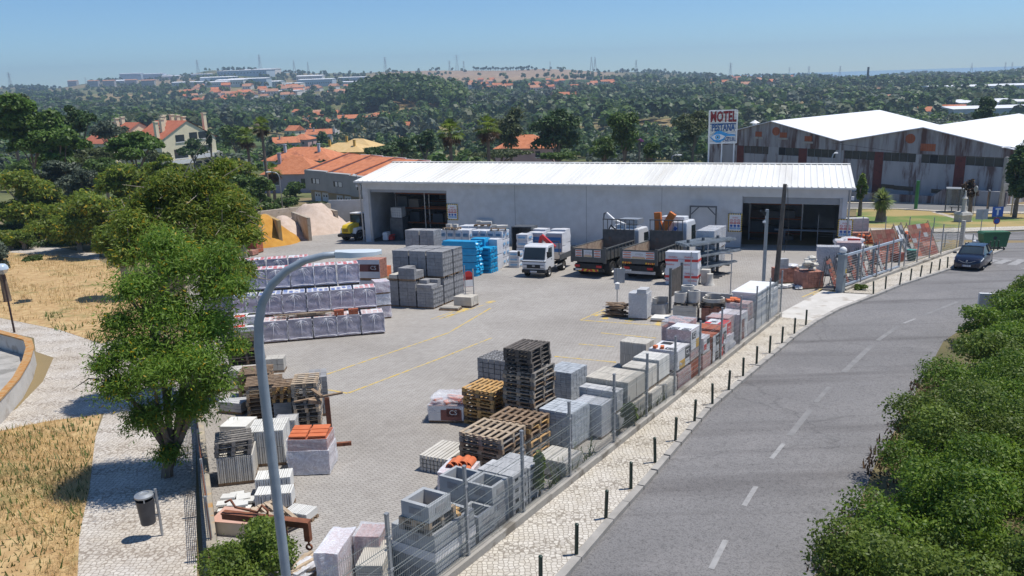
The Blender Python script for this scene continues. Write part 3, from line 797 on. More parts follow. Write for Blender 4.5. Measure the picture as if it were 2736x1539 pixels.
for a, c in edges:
 if a - cur > .05:
  b = MB(); b.bb((cur, .0, ZW0 + .001), (a, .29, ZW1 - .001)); b.build('window_pier', M_OLDW, t)
 cur = c
b = MB(); b.bb((cur, .0, ZW0 + .001), (e2[0], .29, ZW1 - .001)); b.build('window_pier', M_OLDW, t)
for q in ((378, 235), (1570, 300)):
 s, z = oq(*q); b = MB(); b.lathe([(0, -.06), (.62, -.06), (.62, -.02)], (s, 0, z), 16, 0, 'Y'); b.build('round_panel', M_BRICKO, t)
for q in ((223, 262), (442, 270), (663, 303)):
 s, z = oq(*q); b = MB(); b.bb((s - .55, -.05, z - .35), (s + .55, -.021, z + .4)); f = b.build('bricked_window', M_BRICKO, t)
 b = MB(); b.bb((s - .8, -.12, z - .62), (s + .8, -.022, z - .36)); b.build('sill', M_CONC, f)
s, z = oq(1725, 378); b = MB(); b.bb((s - .9, -.05, z - .45), (s + .9, -.021, z + .45)); b.build('bricked_window', M_BRICKO, t)
b = MB(); s = (v1[0]); b.bb((s - .14, -.12, zb), (s + .14, -.021, v1[1] - .2)); b.build('downpipe', M_OLDW, t)
for a, c, z0, z1 in ((1420, 1590, 715, 765), (1755, 1880, 745, 790), (1310, 1420, 702, 745)):
 sa, za = oq(a, z0); sc, zc = oq(c, z1); b = MB(); b.bb((sa, -.03, zc), (sc, .0 - .001, za)); b.build('low_window', bt, t)
s, z = oq(155, 170)
b = MB(); b.lathe([(.32, -.9), (.32, .1), (.75, .1), (.0, .55)], (s, 1.0, z), 12); b.build('roof_vent', M_WHITE, t)
a1, a2, a3 = oq(1110, 742), oq(1830, 790), oq(1925, 730)
fw_ = thing('retaining_wall', 'low stained concrete wall along the pavement before the old factory', 'wall', OP[0], OP[1], OA, z=0, tilt=False)
OFF = -2.2
b = MB(); b.prism([(a1[0] - 3, -20), (a2[0], -20), (a2[0], a2[1] - .05), (a1[0] - 3, a1[1] - .25)], OFF, OFF + .35, 'Y')
b.prism([(a2[0] + .001, -20), (17 - 16.8, -20), (17 - 16.8, a3[1] + .2), (a3[0], a3[1]), (a2[0] + .001, a2[1] - .05)], OFF + .002, OFF + .352, 'Y')
b.build('wall', M_OLDG, fw_)
# -- motel sign
Pm = at(1820, 405, 84.0); MA = R(-6)
def mq(x, y): return onp((Pm.x, Pm.y), MA, *px('Y', x, y))
tl, tr, br, bl = mq(195, 205), mq(770, 175), mq(738, 835), mq(195, 880)
x0, x1 = tl[0], tr[0]; zt_, zb_ = (tl[1] + tr[1]) / 2, (bl[1] + br[1]) / 2
t = thing('motel_sign', 'white slatted motel billboard with a large blue eye behind the warehouse', 'billboard', Pm.x, Pm.y, MA, z=0, tilt=False)
b = MB()
for xx in (x0, x1): b.bb((xx - .05, -.05, zb_ - .02), (xx + .05, .05, zt_))
for zz in (zb_, zt_): b.bb((x0 + .051, -.05, zz - .05), (x1 - .051, .05, zz + .05))
b.build('frame', M_WHITE, t)
b = MB(); n = 23
for k in range(n):
 zz = zb_ + .12 + k * (zt_ - zb_ - .24) / (n - 1); b.bb((x0 + .051, -.012, zz - .045), (x1 - .051, .012, zz + .045))
b.build('slats', M_WHITE, t)
FXm = Matrix.Rotation(R(90), 4, 'X')
cxm = (x0 + x1) / 2; Hs = zt_ - zb_; Ws = x1 - x0
M_MRED = mat('motel_red', (.22, .012, .018), (.18, .01, .015), 2, .5); M_MBLUE = mat('motel_blue', (.02, .09, .25), (.02, .075, .21), 2, .5)
M_EYE = mat('eye_blue', (.03, .30, .62), (.03, .26, .55), 2, .4)
b = MB(); b.text('MOTEL', Hs * .44, Matrix.Translation((cxm, -.05, zt_ - Hs * .205)) @ FXm, 0, .02, sx=.56, bold=.045); b.build('red_lettering', M_MRED, t)
b = MB(); b.text('PESTANA', Hs * .30, Matrix.Translation((cxm + .02, -.05, zt_ - Hs * .53)) @ FXm, 0, .02, sx=.56, bold=.03)
b.text('AZUL', Hs * .17, Matrix.Translation((cxm + Ws * .24, -.05, zb_ + Hs * .11)) @ FXm, 0, .02, sx=.95)
b.bb((x0 + .12, -.06, zt_ - Hs * .42), (x1 - .1, -.035, zt_ - Hs * .395)); b.build('blue_lettering', M_MBLUE, t)
def mp(x, y): return ((x - 195) / 575 * Ws + x0, zt_ - (y - 190) / 670 * Hs)
b = MB(); b.prism([mp(*p) for p in ((225, 735), (280, 690), (340, 620), (420, 600), (500, 630), (590, 672), (740, 690), (735, 712), (560, 715), (500, 790), (440, 840), (360, 848), (290, 810))], -.09, -.06, 'Y'); e = b.build('eye_outline', M_EYE, t)
b = MB(); b.prism([mp(*p) for p in ((243, 725), (310, 685), (380, 668), (450, 680), (535, 718), (480, 770), (400, 795), (310, 785))], -.10, -.091, 'Y'); b.build('eye_white', M_WHITE, e)
cx_, cz_ = mp(380, 732)
for r_, yy, m_ in ((Ws * .095, -.11, M_LBLUE), (Ws * .06, -.115, mat('pale_iris', (.25, .55, .75))), (Ws * .032, -.12, M_BLACK)):
 b = MB(); b.lathe([(0, 0), (r_, 0), (r_, .008)], (cx_, yy, cz_), 18, 0, 'Y'); b.build('iris', m_, e)
for q in (445, 695):
 s = mq(q, 1000)[0]; b = MB(); b.bb((s - .06, .06, gz(Pm.x, Pm.y) - .3), (s + .06, .18, zb_ + .8)); b.build('post', M_WHITE, t)
b = MB(); s = mq(185, 900)[0]; b.bb((s - .07, .06, gz(Pm.x, Pm.y) - .3), (s + .07, .2, zt_)); b.build('post', M_WHITE, t)
# -- houses
M_TILE = mat('terracotta_tiles', (.46, .155, .065), (.56, .21, .10), 1.2, .85, .0, detail=8, c3=(.34, .12, .06), s3=.35, rnd=.06)
M_TILEB = wavemat('ribbed_terracotta', (.47, .16, .065), (.55, .21, .10), 'X', 1.1, .85, 0, .9, (.36, .12, .05))
M_TILEP = mat('faded_tiles', (.42, .20, .12), (.50, .27, .17), 1.0, .9, detail=8, c3=(.33, .17, .11), s3=.4, rnd=.1)
M_TILEY = mat('sand_tiles', (.55, .37, .15), (.62, .44, .21), 1.0, .85, detail=6)
WALLC = dict(white=(.68, .67, .64), cream=(.80, .72, .50), pink=(.58, .38, .36), red=(.30, .05, .05), blue=(.47, .55, .62), grey=(.42, .41, .39), ochre=(.58, .37, .08), sand=(.48, .38, .25), lilac=(.42, .35, .40), green=(.2, .3, .26))
def wallm(k): return mat('render_' + k, WALLC[k], tuple(v * .9 for v in WALLC[k]), .6, .9, detail=7, c3=tuple(v * .75 for v in WALLC[k]), s3=.3, t3=(.55, .8))
def roof_mb(w, d, h, rh, kind, ov=.45):
 b = MB(); x, y = w / 2 + ov, d / 2 + ov; th = .18; dz = ov * rh / (d / 2)
 z0 = h - dz + .02
 if kind == 'hip':
  k = max(.01, x - y)
  v = [(-x, -y, z0), (x, -y, z0), (x, y, z0), (-x, y, z0), (-k, 0, h + rh), (k, 0, h + rh)]
  b.put(v, [(0, 1, 5, 4), (1, 2, 5), (2, 3, 4, 5), (3, 0, 4), (3, 2, 1, 0)])
 else:
  b.prism([(-y, z0), (y, z0), (0, h + rh)], -x, x, 'X')
 return b
def house(name, label, X, Y, rz, w, d, h, rh, wall, roofm=None, kind='gable', z=None, group=None, win=0, chim=0, cat='house', floors=1, simple=False):
 zz = gz(X, Y) if z is None else z
 t = thing(name, label, cat, X, Y, rz, z=zz, tilt=False, group=group)
 b = MB(); b.bb((-w / 2, -d / 2, -3.5), (w / 2, d / 2, h))
 if kind == 'gable': b.prism([(-d / 2, h), (d / 2, h), (0, h + rh - .06)], -w / 2, w / 2, 'X')
 b.build('wall', wallm(wall), t)
 r = roof_mb(w, d, h, rh, kind).build('roof', roofm or M_TILE, t)
 for k in range(chim):
  b = MB(); cxx = (-.25 + .5 * k) * w; b.bb((cxx - .3, -d * .2 - .3, h + .2), (cxx + .3, -d * .2 + .3, h + rh + .8)); b.bb((cxx - .4, -d * .2 - .4, h + rh + .801), (cxx + .4, -d * .2 + .4, h + rh + .95)); b.build('chimney', wallm(wall), r)
 if win:
  for f in range(floors):
   zc = h * (f + .55) / floors
   for i in range(win):
    xx = (i + .5) / win * w - w / 2
    b = MB(); b.bb((xx - .5, -d / 2 - .05, zc - .65), (xx + .5, -d / 2 - .01, zc + .6)); wd = b.build('window', M_GLASSD, t)
    b = MB(); b.bb((xx - .6, -d / 2 - .12, zc - .78), (xx + .6, -d / 2 - .011, zc - .66)); b.build('sill', M_WHITE, wd)
  for s in (-1, 1):
   for f in range(floors):
    zc = h * (f + .55) / floors
    b = MB(); x_ = s * w / 2; b.bb((x_ + s * .01, -.5, zc - .65), (x_ + s * .05, .5, zc + .6)); b.build('window', M_GLASSD, t)
 return t
GP = (-35.5, 141.0); GA = R(-41)
def gq(x, y): return onp(GP, GA, *px('Q', x, y))
M_GREYW = mat('grey_render', (.40, .40, .39), (.34, .34, .33), .5, .9, detail=7, c3=(.28, .28, .27), s3=.25)
zpar = gq(880, 88)[1]; zov = gq(920, 236)[1]; zdo = gq(950, 258)[1]; zba = -20.3
UW = 6.3
for k in range(9):
 X = GP[0] + math.cos(GA) * UW * k; Y = GP[1] + math.sin(GA) * UW * k
 st = -.18 * k
 t = thing('terraced_house', 'grey rendered terrace house with orange tiled roof, %s from the left end of the row' % ORD[k], 'house', X, Y, GA, z=0, tilt=False, group='terraced houses behind the warehouse')
 b = MB(); b.bb((.0, -1.0, zov + st), (UW, .0 - .001, zpar + st)); b.bb((0, 0, zov + st), (UW, 9, zpar + st - .4)); b.build('upper_wall', M_GREYW, t)
 b = MB(); b.bb((0, .0, zba - 1.5), (UW, 8.9, zov + st - .001)); b.build('ground_wall', wallm('sand'), t)
 b = MB(); zr = zpar + st + 1.9
 b.put([(.12, -.6, zpar + st - .25), (UW - .12, -.6, zpar + st - .25), (UW - .12, 9, zr), (.12, 9, zr), (UW - .12, 12, zr - .7), (.12, 12, zr - .7)], [(0, 1, 2, 3), (3, 2, 4, 5)]); b.build('roof', M_TILE, t)
 b = MB(); b.prism([(-1.0, zpar + st - .3), (12, zpar + st - .3), (12, zr - .55), (9, zr + .16), (-.7, zpar + st + .02)], -.1, .1, 'X', 0); b.build('party_wall', M_GREYW, t)
 b = MB(); b.prism([(-.7, zpar + st + .021), (9, zr + .161), (12, zr - .549), (12, zr - .44), (9, zr + .27), (-.7, zpar + st + .12)], -.2, .2, 'X'); b.build('coping', M_TILE, t)
 b = MB(); b.bb((0, 11.8, zov + st), (UW, 12.0, zr - .3)); b.build('rear_wall', M_WHITE, t)
 b = MB(); b.bb((1.9, -1.03, (zpar + zov) / 2 + st - .55), (4.3, -1.001, (zpar + zov) / 2 + st + .35)); f = b.build('window', M_GLASSD, t)
 b = MB(); b.bb((2.4, -1.05, (zpar + zov) / 2 + st - .5), (3.0, -1.031, (zpar + zov) / 2 + st + .3)); b.bb((3.3, -1.05, (zpar + zov) / 2 + st - .5), (4.2, -1.031, (zpar + zov) / 2 + st + .3)); b.build('shutter', M_WHITE, f)
 for dx in ((1.0, 3.2) if k < 2 else (1.6,)):
  b = MB(); b.bb((dx + .2, -.06, zba), (dx + 1.9, -.001, zdo + st)); f = b.build('garage_door', M_WHITE, t)
  b = MB(); b.bb((dx + .5, -.08, zdo + st - .75), (dx + .85, -.061, zdo + st - .4)); b.bb((dx + 1.25, -.08, zdo + st - .75), (dx + 1.6, -.061, zdo + st - .4)); b.build('door_light', M_GLASSD, f)
def hp(x, y, Yd): p = at(x, y, Yd); return p.x, p.y, p.z
x, y, z = hp(752, 470, 172)
house('hipped_house', 'lilac house with hipped ribbed orange roof and tall chimney left of the terrace', x, y, R(-8), 12, 9, 4.2, 3.0, 'lilac', M_TILEB, 'hip', z=z - .6, win=2, chim=1)
x, y, z = hp(775, 425, 210)
house('wide_house', 'white house with wide shallow hipped orange roof behind the lilac house', x, y, R(-12), 19, 12, 4.0, 2.8, 'blue', M_TILE, 'hip', z=z - 1, win=3, chim=2)
x, y, z = hp(872, 398, 240)
house('villa', 'yellow villa with sand tiled hip roof and several chimneys', x, y, R(-15), 16, 11, 5.0, 2.2, 'ochre', M_TILEY, 'hip', z=z - 2.5, win=3, chim=2)
x, y, z = hp(905, 388, 262)
house('villa', 'smaller yellow villa with sand tiled roof to the right behind the first', x, y, R(-15), 13, 10, 5.2, 2.4, 'ochre', M_TILEY, 'hip', z=z - 2.5, win=2, chim=1)
x, y, z = hp(1325, 385, 170)
house('bungalow', 'pink bungalow with orange hip roof half hidden between dark trees', x, y, R(-10), 12, 9, 3.2, 2.3, 'pink', M_TILE, 'hip', z=z - 1.6, win=2)
AX, AY, AZ = at(480, 418, 215); AA = R(58)
t = thing('apartment_building', 'cream apartment block with red gabled roofs, tall chimneys and white balconies', 'apartment block', AX, AY, AA, z=AZ, tilt=False)
def ablock(x0, x1, y0, y1, h, rh, z0=-6):
 b = MB(); b.bb((x0, y0, z0), (x1, y1, h)); xm = (x0 + x1) / 2
 b.prism([(x0, h), (x1, h), (xm, h + rh)], y0, y1, 'Y'); b.build('wall', wallm('cream'), t)
 for a, c in ((x0, xm), (x1, xm)):
  sg = 1 if a > c else -1
  b = MB(); b.put([(a + sg * .6, y0 - .3, h - .35 + .15), (c, y0 - .3, h + rh + .12), (c, y1 + .3, h + rh + .12), (a + sg * .6, y1 + .3, h - .35 + .15)], [(0, 1, 2, 3)]); b.build('roof', mat('red_tiles', (.36, .11, .06), (.42, .14, .08), 1, .85), t)
ablock(-8, 9, 0, 13, 7.4, 4.6); ablock(-13, 4, 13.3, 27, 7.0, 4.8)
for cx2, cy2, ch in ((-7.4, 2, 12), (-4.2, 4, 12.6), (-2.4, 6, 13.2), (-.6, 8, 13.4), (1.5, 5, 13.3), (2.6, 9, 13.4), (4, 6, 12.8), (8.4, 3, 13.5), (-12.2, 15, 11.6), (-8, 18, 13), (-5, 20, 13.2)):
 b = MB(); b.bb((cx2 - .45, cy2 - .45, 7), (cx2 + .45, cy2 + .45, ch)); b.bb((cx2 - .6, cy2 - .6, ch + .001), (cx2 + .6, cy2 + .6, ch + .25)); b.build('chimney', wallm('cream'), t)
for wx, wz, ww, wh in ((-2.2, 7.6, 1.3, .9), (2.0, 8.0, 1.2, .9), (4.2, 8.0, .5, .9), (5.9, 8.0, 1.2, .9), (-2.4, 3.6, 2.0, 1.2), (2.4, 4.4, 1.2, .8), (5.6, 4.4, 1.2, .8), (-2.4, -.6, 2.0, 1.3), (2.4, .2, 1.2, .9), (5.6, .2, 1.2, .9)):
 b = MB(); b.bb((wx - ww, -.12, wz - wh), (wx + ww, -.01, wz + wh)); f = b.build('window', M_GLASSD, t)
 b = MB(); b.bb((wx - ww - .15, -.2, wz - wh - .2), (wx + ww + .15, -.011, wz - wh - .001)); b.build('sill', M_WHITE, f)
for x0_, x1_, zz in ((-7.5, 0.6, 1.0), (.8, 9.6, 2.0), (-7.5, .6, -3.4)):
 b = MB(); b.bb((x0_, -1.6, zz), (x1_, -.02, zz + .15)); b.bb((x0_, -1.6, zz + .151), (x1_, -1.45, zz + 1.1)); b.bb((x0_, -1.449, zz + .151), (x0_ + .15, -.02, zz + 1.1)); b.build('balcony', M_WHITE, t)
for yy, zz in ((2, 2), (2, -2.2)):
 b = MB(); b.bb((9.02, yy, zz), (11.6, yy + 4, zz + 1.1)); b.build('balcony', M_WHITE, t)
# -- goods in the yard
WOODS = dict(grey=((.17, .155, .14), (.27, .25, .225), (.10, .09, .08)), brown=((.20, .135, .085), (.31, .22, .145), (.11, .075, .05)), tan=((.36, .275, .19), (.46, .37, .27), (.22, .16, .11)), orange=((.50, .29, .10), (.58, .37, .16), (.33, .18, .06)), dark=((.085, .075, .065), (.14, .12, .105), (.05, .045, .04)))
def wood(k):
 a, c, d = WOODS[k]
 return mat('wood_' + k, a, c, 9, .9, .3, detail=6, stretch=(1, 1, .4), c3=d, s3=3, t3=(.5, .75), rnd=.22)
def pallet_proto(k, w=1.2, d=1.0, nb=7):
 t = thing('wooden_pallet', 'x', 'pallet', 0, 0, 0, z=0, tilt=False)
 r = random.Random(k); m = wood(k); kids = []
 b = MB()
 for i in range(nb):
  y = -d / 2 + .05 + i * (d - .1) / (nb - 1)
  b.box((r.uniform(-.008, .008), y + r.uniform(-.008, .008), .132), (w + r.uniform(-.02, .02), .098 if nb < 8 else .085, .021), rz=r.uniform(-.008, .008))
 kids.append(b.build('deck', m, t))
 for xx in (-w / 2 + .05, 0, w / 2 - .05):
  b = MB(); b.box((xx, 0, .107), (.10, d, .026))
  for y in (-d / 2 + .07, 0, d / 2 - .07): b.box((xx, y, .057), (.10, .14, .072))
  kids.append(b.build('stringer', m, t))
 b = MB()
 for xx in (-w / 2 + .051, 0, w / 2 - .051): b.box((xx, 0, .010), (.102, d, .019))
 kids.append(b.build('base_board', m, t))
 CH[t.name] = kids
 return t
PAL = {}
USED = set()
def put_pallet(k, x, y, rz, dz, label, group=None, w=1.2, d=1.0, nb=7):
 key = (k, w, d, nb)
 if key not in PAL: PAL[key] = pallet_proto(k, w, d, nb)
 p = PAL[key]
 if key not in USED:
  USED.add(key)
  M = Matrix.Translation((x, y, gz(x, y) + dz)) @ TILT @ Matrix.Rotation(rz, 4, 'Z')
  p.matrix_world = M; p['label'] = label
  if group: p['group'] = group
  return p
 return dup(p, x, y, rz, label, group, dz=dz)
def centre(fl, rz, w, d):
 c, s = math.cos(rz), math.sin(rz)
 return fl[0] + c * w / 2 - s * d / 2, fl[1] + s * w / 2 + c * d / 2
def pallet_stack(fl, rz, n, ks, where, group, w=1.2, d=1.0, z0=0.0, nb=7, cross=False):
 x, y = centre(fl, rz, w, d)
 r = random.Random(where)
 for i in range(n):
  k = ks[i % len(ks)] if not isinstance(ks, str) else ks
  lab = '%s pallet, %s from the bottom of %s' % (dict(grey='weathered grey', brown='brown', tan='pale tan', orange='fresh orange', dark='dark')[k], ORD[i], where)
  put_pallet(k, x + r.uniform(-.03, .03), y + r.uniform(-.03, .03), rz + r.uniform(-.03, .03), z0 + i * .1445, lab, group, w, d, nb)
def lump(b, w, d, h, z0=0.0, n=8, amp=.03, seed=1, mi=0, round_=.0, taper=1.0):
 r = random.Random(seed)
 ph = [r.uniform(0, 6.28) for _ in range(9)]
 def P(u, v, s):
  return
 vs, fs = [], []
 def disp(x, y, z):
  a = amp * (math.sin(7 * x / w + ph[0] + 3 * z / h) + math.sin(9 * y / d + ph[1] - 4 * z / h) + math.sin(11 * z / h + ph[2] + 5 * x / w) + .6 * math.sin(17 * x / w + 13 * y / d + ph[3])) / 3
  q = Vector((x / w * 2, y / d * 2, (z / h) * 2 - 1))
  L_ = max(abs(q.x), abs(q.y), abs(q.z), 1e-6)
  sph = q.normalized() * L_
  q = q.lerp(sph, round_)
  k = 1 + a / (.5 * min(w, d))
  tp = 1 + (taper - 1) * (q.z + 1) / 2
  return (q.x * w / 2 * k * tp, q.y * d / 2 * k * tp, z0 + (q.z + 1) / 2 * h + (a * .6 if z > h * .95 else 0))
 idx = {}
 def vid(i, j, k):
  key = (i, j, k)
  if key not in idx:
   idx[key] = len(vs); vs.append(disp((i / n - .5) * w, (j / n - .5) * d, k / n * h))
  return idx[key]
 for a in range(n):
  for c in range(n):
   fs.append((vid(a, c, n), vid(a + 1, c, n), vid(a + 1, c + 1, n), vid(a, c + 1, n)))
   fs.append((vid(a, c, 0), vid(a, c + 1, 0), vid(a + 1, c + 1, 0), vid(a + 1, c, 0)))
   fs.append((vid(a, 0, c), vid(a + 1, 0, c), vid(a + 1, 0, c + 1), vid(a, 0, c + 1)))
   fs.append((vid(a, n, c), vid(a, n, c + 1), vid(a + 1, n, c + 1), vid(a + 1, n, c)))
   fs.append((vid(0, a, c), vid(0, a, c + 1), vid(0, a + 1, c + 1), vid(0, a + 1, c)))
   fs.append((vid(n, a, c), vid(n, a + 1, c), vid(n, a + 1, c + 1), vid(n, a, c + 1)))
 return b.put(vs, fs, mi)
def unitpack(nx, ny, nz, w, d, h, gap=.006, jit=.004, seed=1, z0=0.0, hollow=0, top_missing=0):
 b = MB(); r = random.Random(seed)
 sx, sy, sz = w / nx, d / ny, h / nz
 for i in range(nx):
  for j in range(ny):
   for k in range(nz):
    if 0 < i < nx - 1 and 0 < j < ny - 1 and k < nz - 1 - (1 if top_missing else 0): continue
    if k == nz - 1 and r.random() < top_missing: continue
    b.box((-w / 2 + (i + .5) * sx + r.uniform(-jit, jit), -d / 2 + (j + .5) * sy + r.uniform(-jit, jit), z0 + (k + .5) * sz), (sx - gap, sy - gap, sz - gap * .7))
 return b
M_BLKG = mat('grey_block', (.25, .25, .255), (.31, .31, .315), 5, .95, .3, rnd=0.2, bscale=60)
M_BLKL = mat('light_grey_block', (.40, .405, .41), (.46, .465, .47), 5, .95, .25, rnd=0.16, bscale=60)
M_PAVB = mat('bluish_paver', (.33, .36, .39), (.40, .43, .46), 6, .95, .25, rnd=0.2, bscale=60)
M_SLABW = mat('white_slab', (.62, .61, .57), (.70, .69, .65), 3, .9, .15, rnd=0.13)
M_SLABC = mat('cream_slab', (.52, .49, .43), (.60, .57, .51), 3, .9, .15, rnd=0.16)
M_SLABT = mat('tan_slab', (.46, .43, .37), (.55, .51, .44), 3, .9, .15, rnd=0.18)
M_BRKR = mat('red_clay', (.33, .095, .05), (.42, .13, .07), 4, .9, .15, rnd=0.2)
M_BRKP = mat('pink_clay', (.36, .17, .125), (.43, .21, .16), 4, .9, .2, rnd=0.2)
M_CLAYO = mat('orange_clay', (.55, .145, .055), (.62, .18, .075), 4, .8, .1, rnd=.1)
M_FILM = filmmat('clear_film', .42)
M_FILMW = filmmat('white_film', .75)
M_CARD = mat('printed_sheet', (.70, .70, .70), (.62, .62, .63), 2, .45)
M_CSB = mat('dark_print', (.035, .035, .04), None, 2, .5)
M_CSR = mat('red_print', (.60, .05, .045), None, 2, .45)
M_CSY = mat('amber_print', (.55, .33, .05), None, 2, .5)
M_CSP = mat('brown_print', (.20, .075, .065), None, 2, .5)
def wrapmat():
 m = bpy.data.materials.new('brick_shrink_wrap'); m.use_nodes = True
 N, L = m.node_tree.nodes, m.node_tree.links
 b = N['Principled BSDF']; b.inputs['Roughness'].default_value = .28; b.inputs['Coat Weight'].default_value = .25
 tc = N.new('ShaderNodeTexCoord'); w = N.new('ShaderNodeTexWave'); w.bands_direction = 'Z'; w.inputs['Scale'].default_value = .95; w.inputs['Distortion'].default_value = .6
 L.new(tc.outputs['Object'], w.inputs[0])
 n = N.new('ShaderNodeTexNoise'); n.inputs['Scale'].default_value = 2.4; n.inputs['Detail'].default_value = 5; L.new(tc.outputs['Object'], n.inputs['Vector'])
 cr = N.new('ShaderNodeValToRGB'); cr.color_ramp.elements[0].color = (.37, .34, .41, 1); cr.color_ramp.elements[1].color = (.47, .455, .52, 1)
 L.new(n.outputs[0], cr.inputs[0])
 mx = N.new('ShaderNodeMix'); mx.data_type = 'RGBA'; mx.blend_type = 'MULTIPLY'; mx.inputs[0].default_value = .22
 L.new(cr.outputs[0], mx.inputs[6]); L.new(w.outputs[0], mx.inputs[7]); L.new(mx.outputs[2], b.inputs['Base Color'])
 bp = N.new('ShaderNodeBump'); bp.inputs['Strength'].default_value = .45; bp.inputs['Distance'].default_value = .04
 n2 = N.new('ShaderNodeTexNoise'); n2.inputs['Scale'].default_value = 5; n2.inputs['Detail'].default_value = 4; n2.inputs['Distortion'].default_value = 1.2; L.new(tc.outputs['Object'], n2.inputs['Vector'])
 L.new(n2.outputs[0], bp.inputs['Height']); L.new(bp.outputs[0], b.inputs['Normal'])
 return m
M_WRAP = wrapmat()
M_FOLD = mat('film_fold', (.66, .66, .70), (.74, .74, .78), 5, .22)
def brick_proto(topc, seed):
 t = thing('wrapped_brick_pallet', 'x', 'brick pallet', 0, 0, 0, z=0, tilt=False)
 r = random.Random(seed); kids = []
 b = MB()
 for y in (-.48, -.16, .16, .48): b.box((0, y, .075), (1.08, .1, .02))
 for y in (-.46, 0, .46): b.box((0, y, .033), (1.08, .1, .062))
 kids.append(b.build('pallet_base', wood('brown'), t))
 b = MB(); lump(b, 1.12, 1.14, .99, .09, 10, .022, seed, taper=.975); kids.append(b.build('wrapped_bricks', M_WRAP, t, smooth='auto'))
 b = MB()
 x0 = r.uniform(-.1, .1)
 for f in range(9):
  a = (f - 4) * .32 + r.uniform(-.1, .1); l = r.uniform(.18, .34) if f != 4 else .62
  p0 = Vector((x0, -.578, 1.03)); p1 = p0 + Vector((math.sin(a) * l, -.012, -math.cos(a) * l)); p2 = p1 + Vector((math.sin(a) * l * .3 + r.uniform(-.03, .03), .004, -l * .35))
  b.tube([p0, p1, p2], [.012, .010, .003], 4)
 for sx in (-1, 1):
  pts = [(sx * .565 + r.uniform(-.012, .012), -.575, z) for z in np.linspace(.12, 1.05, 14)]
  b.tube(pts, [.010 + r.uniform(-.005, .007) for _ in pts], 4)
 pts = [(x, -.585, .13 + .045 * math.sin((x + .55) / 1.1 * math.pi) + r.uniform(-.01, .01)) for x in np.linspace(-.55, .55, 10)]
 b.tube(pts, [.016] * 10, 4)
 kids.append(b.build('film_fold', M_FOLD, t, smooth=True))
 b = MB()
 b.box((0, 0, 1.092), (1.06, 1.08, .012), 0)
 for i in range(4):
  for j in range(3):
   if r.random() < .8:
    b.box((-.4 + i * .27 + r.uniform(-.01, .01), -.36 + j * .36, 1.1005), (.2, r.choice([.15, .22]), .004), 1)
   if r.random() < .5: b.box((-.4 + i * .27, -.36 + j * .36 + .14, 1.1005), (.1, .06, .004), 2)
 kids.append(b.build('printed_top', [M_CARD, topc, M_CSP], t))
 CH[t.name] = kids
 return t
BP = [[brick_proto(c, s + 10 * i) for s in range(3)] for i, c in enumerate((M_CSR, mat('blue_print', (.035, .13, .42), None, 2, .45), mat('pale_print', (.55, .36, .34), None, 2, .5)))]
bp_used = set()
def put_brick(ci, vi, x, y, rz, dz, label, group):
 p = BP[ci][vi]
 if p.name not in bp_used:
  bp_used.add(p.name)
  p.matrix_world = Matrix.Translation((x, y, gz(x, y) + dz)) @ TILT @ Matrix.Rotation(rz, 4, 'Z')
  p['label'] = label; p['group'] = group
  return p
 return dup(p, x, y, rz, label, group, dz=dz)
BA = R(13.5); BU = Vector((math.cos(BA), math.sin(BA))); BV = Vector((-BU.y, BU.x)); BR = Vector((-6.46, 37.68))
rowname = ['front', 'second', 'third', 'rear']
for row, (off, n, lev) in enumerate(((0, 5, 1), (1.25, 6, 2), (2.6, 6, 3), (6.4, 5, 3))):
 for lv in range(lev):
  for i in range(n):
   p = BR - BU * (.565 + i * 1.165 + (.02 if row else 0) + (3.5 if row == 3 else (.9 if row == 2 else (.2 if row == 1 else 0)))) + BV * (off + .57)
   r_ = random.Random(row * 50 + lv * 10 + i)
   ci = (2, 1, 0, 0)[row] if not (row == 1 and i == 0) else 0
   lab = 'wrapped brick pallet, %s from right in the %s brick row, %s layer up' % (ORD[i], rowname[row], ORD[lv])
   put_brick(ci, (i + lv + row) % 3, p.x + r_.uniform(-.02, .02), p.y + r_.uniform(-.03, .03), BA + r_.uniform(-.02, .02), lv * 1.105, lab, 'wrapped brick pallets in terraced rows')
# ---- generic palletised packs
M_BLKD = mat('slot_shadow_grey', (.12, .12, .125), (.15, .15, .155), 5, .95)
def pack(name, label, cat, fl, rz, w, d, h, n, m, z0=0.0, pal='brown', seed=1, film=None, sheets=(), gap=.014, jit=.006, group=None, tilt=True, part='blocks', top_missing=0, ph=.13, extra=None):
 x, y = centre(fl, rz, w, d)
 t = thing(name, label, cat, x, y, rz, group=group, dz=z0)
 zb_ = 0
 if pal:
  b = MB()
  for yy in (-d * .42, 0, d * .42): b.box((0, yy, .04), (w, .1, .078))
  for k in range(5): b.box((0, -d / 2 + d * (k + .5) / 5, .09), (w, d / 7, .02))
  b.build('pallet_base', wood(pal), t); zb_ = ph - .025
 b = unitpack(*n, w, d, h - zb_, gap, jit, seed, zb_, top_missing=top_missing)
 nk = len(b.f)
 if extra: extra(b, w, d, h, zb_)
 b.m = [0] * nk + [1] * (len(b.f) - nk)
 b.build(part, [m, extra and (M_DARK if extra is handholes else M_BLKD)] if extra else m, t)
 if film:
  b = MB(); lump(b, w + .05, d + .05, h - zb_ + .03, zb_ - .01, 9, .018, seed + 5); b.build('film', film, t, smooth='auto')
 for s in sheets: s(t, w, d, h, zb_)
 return t
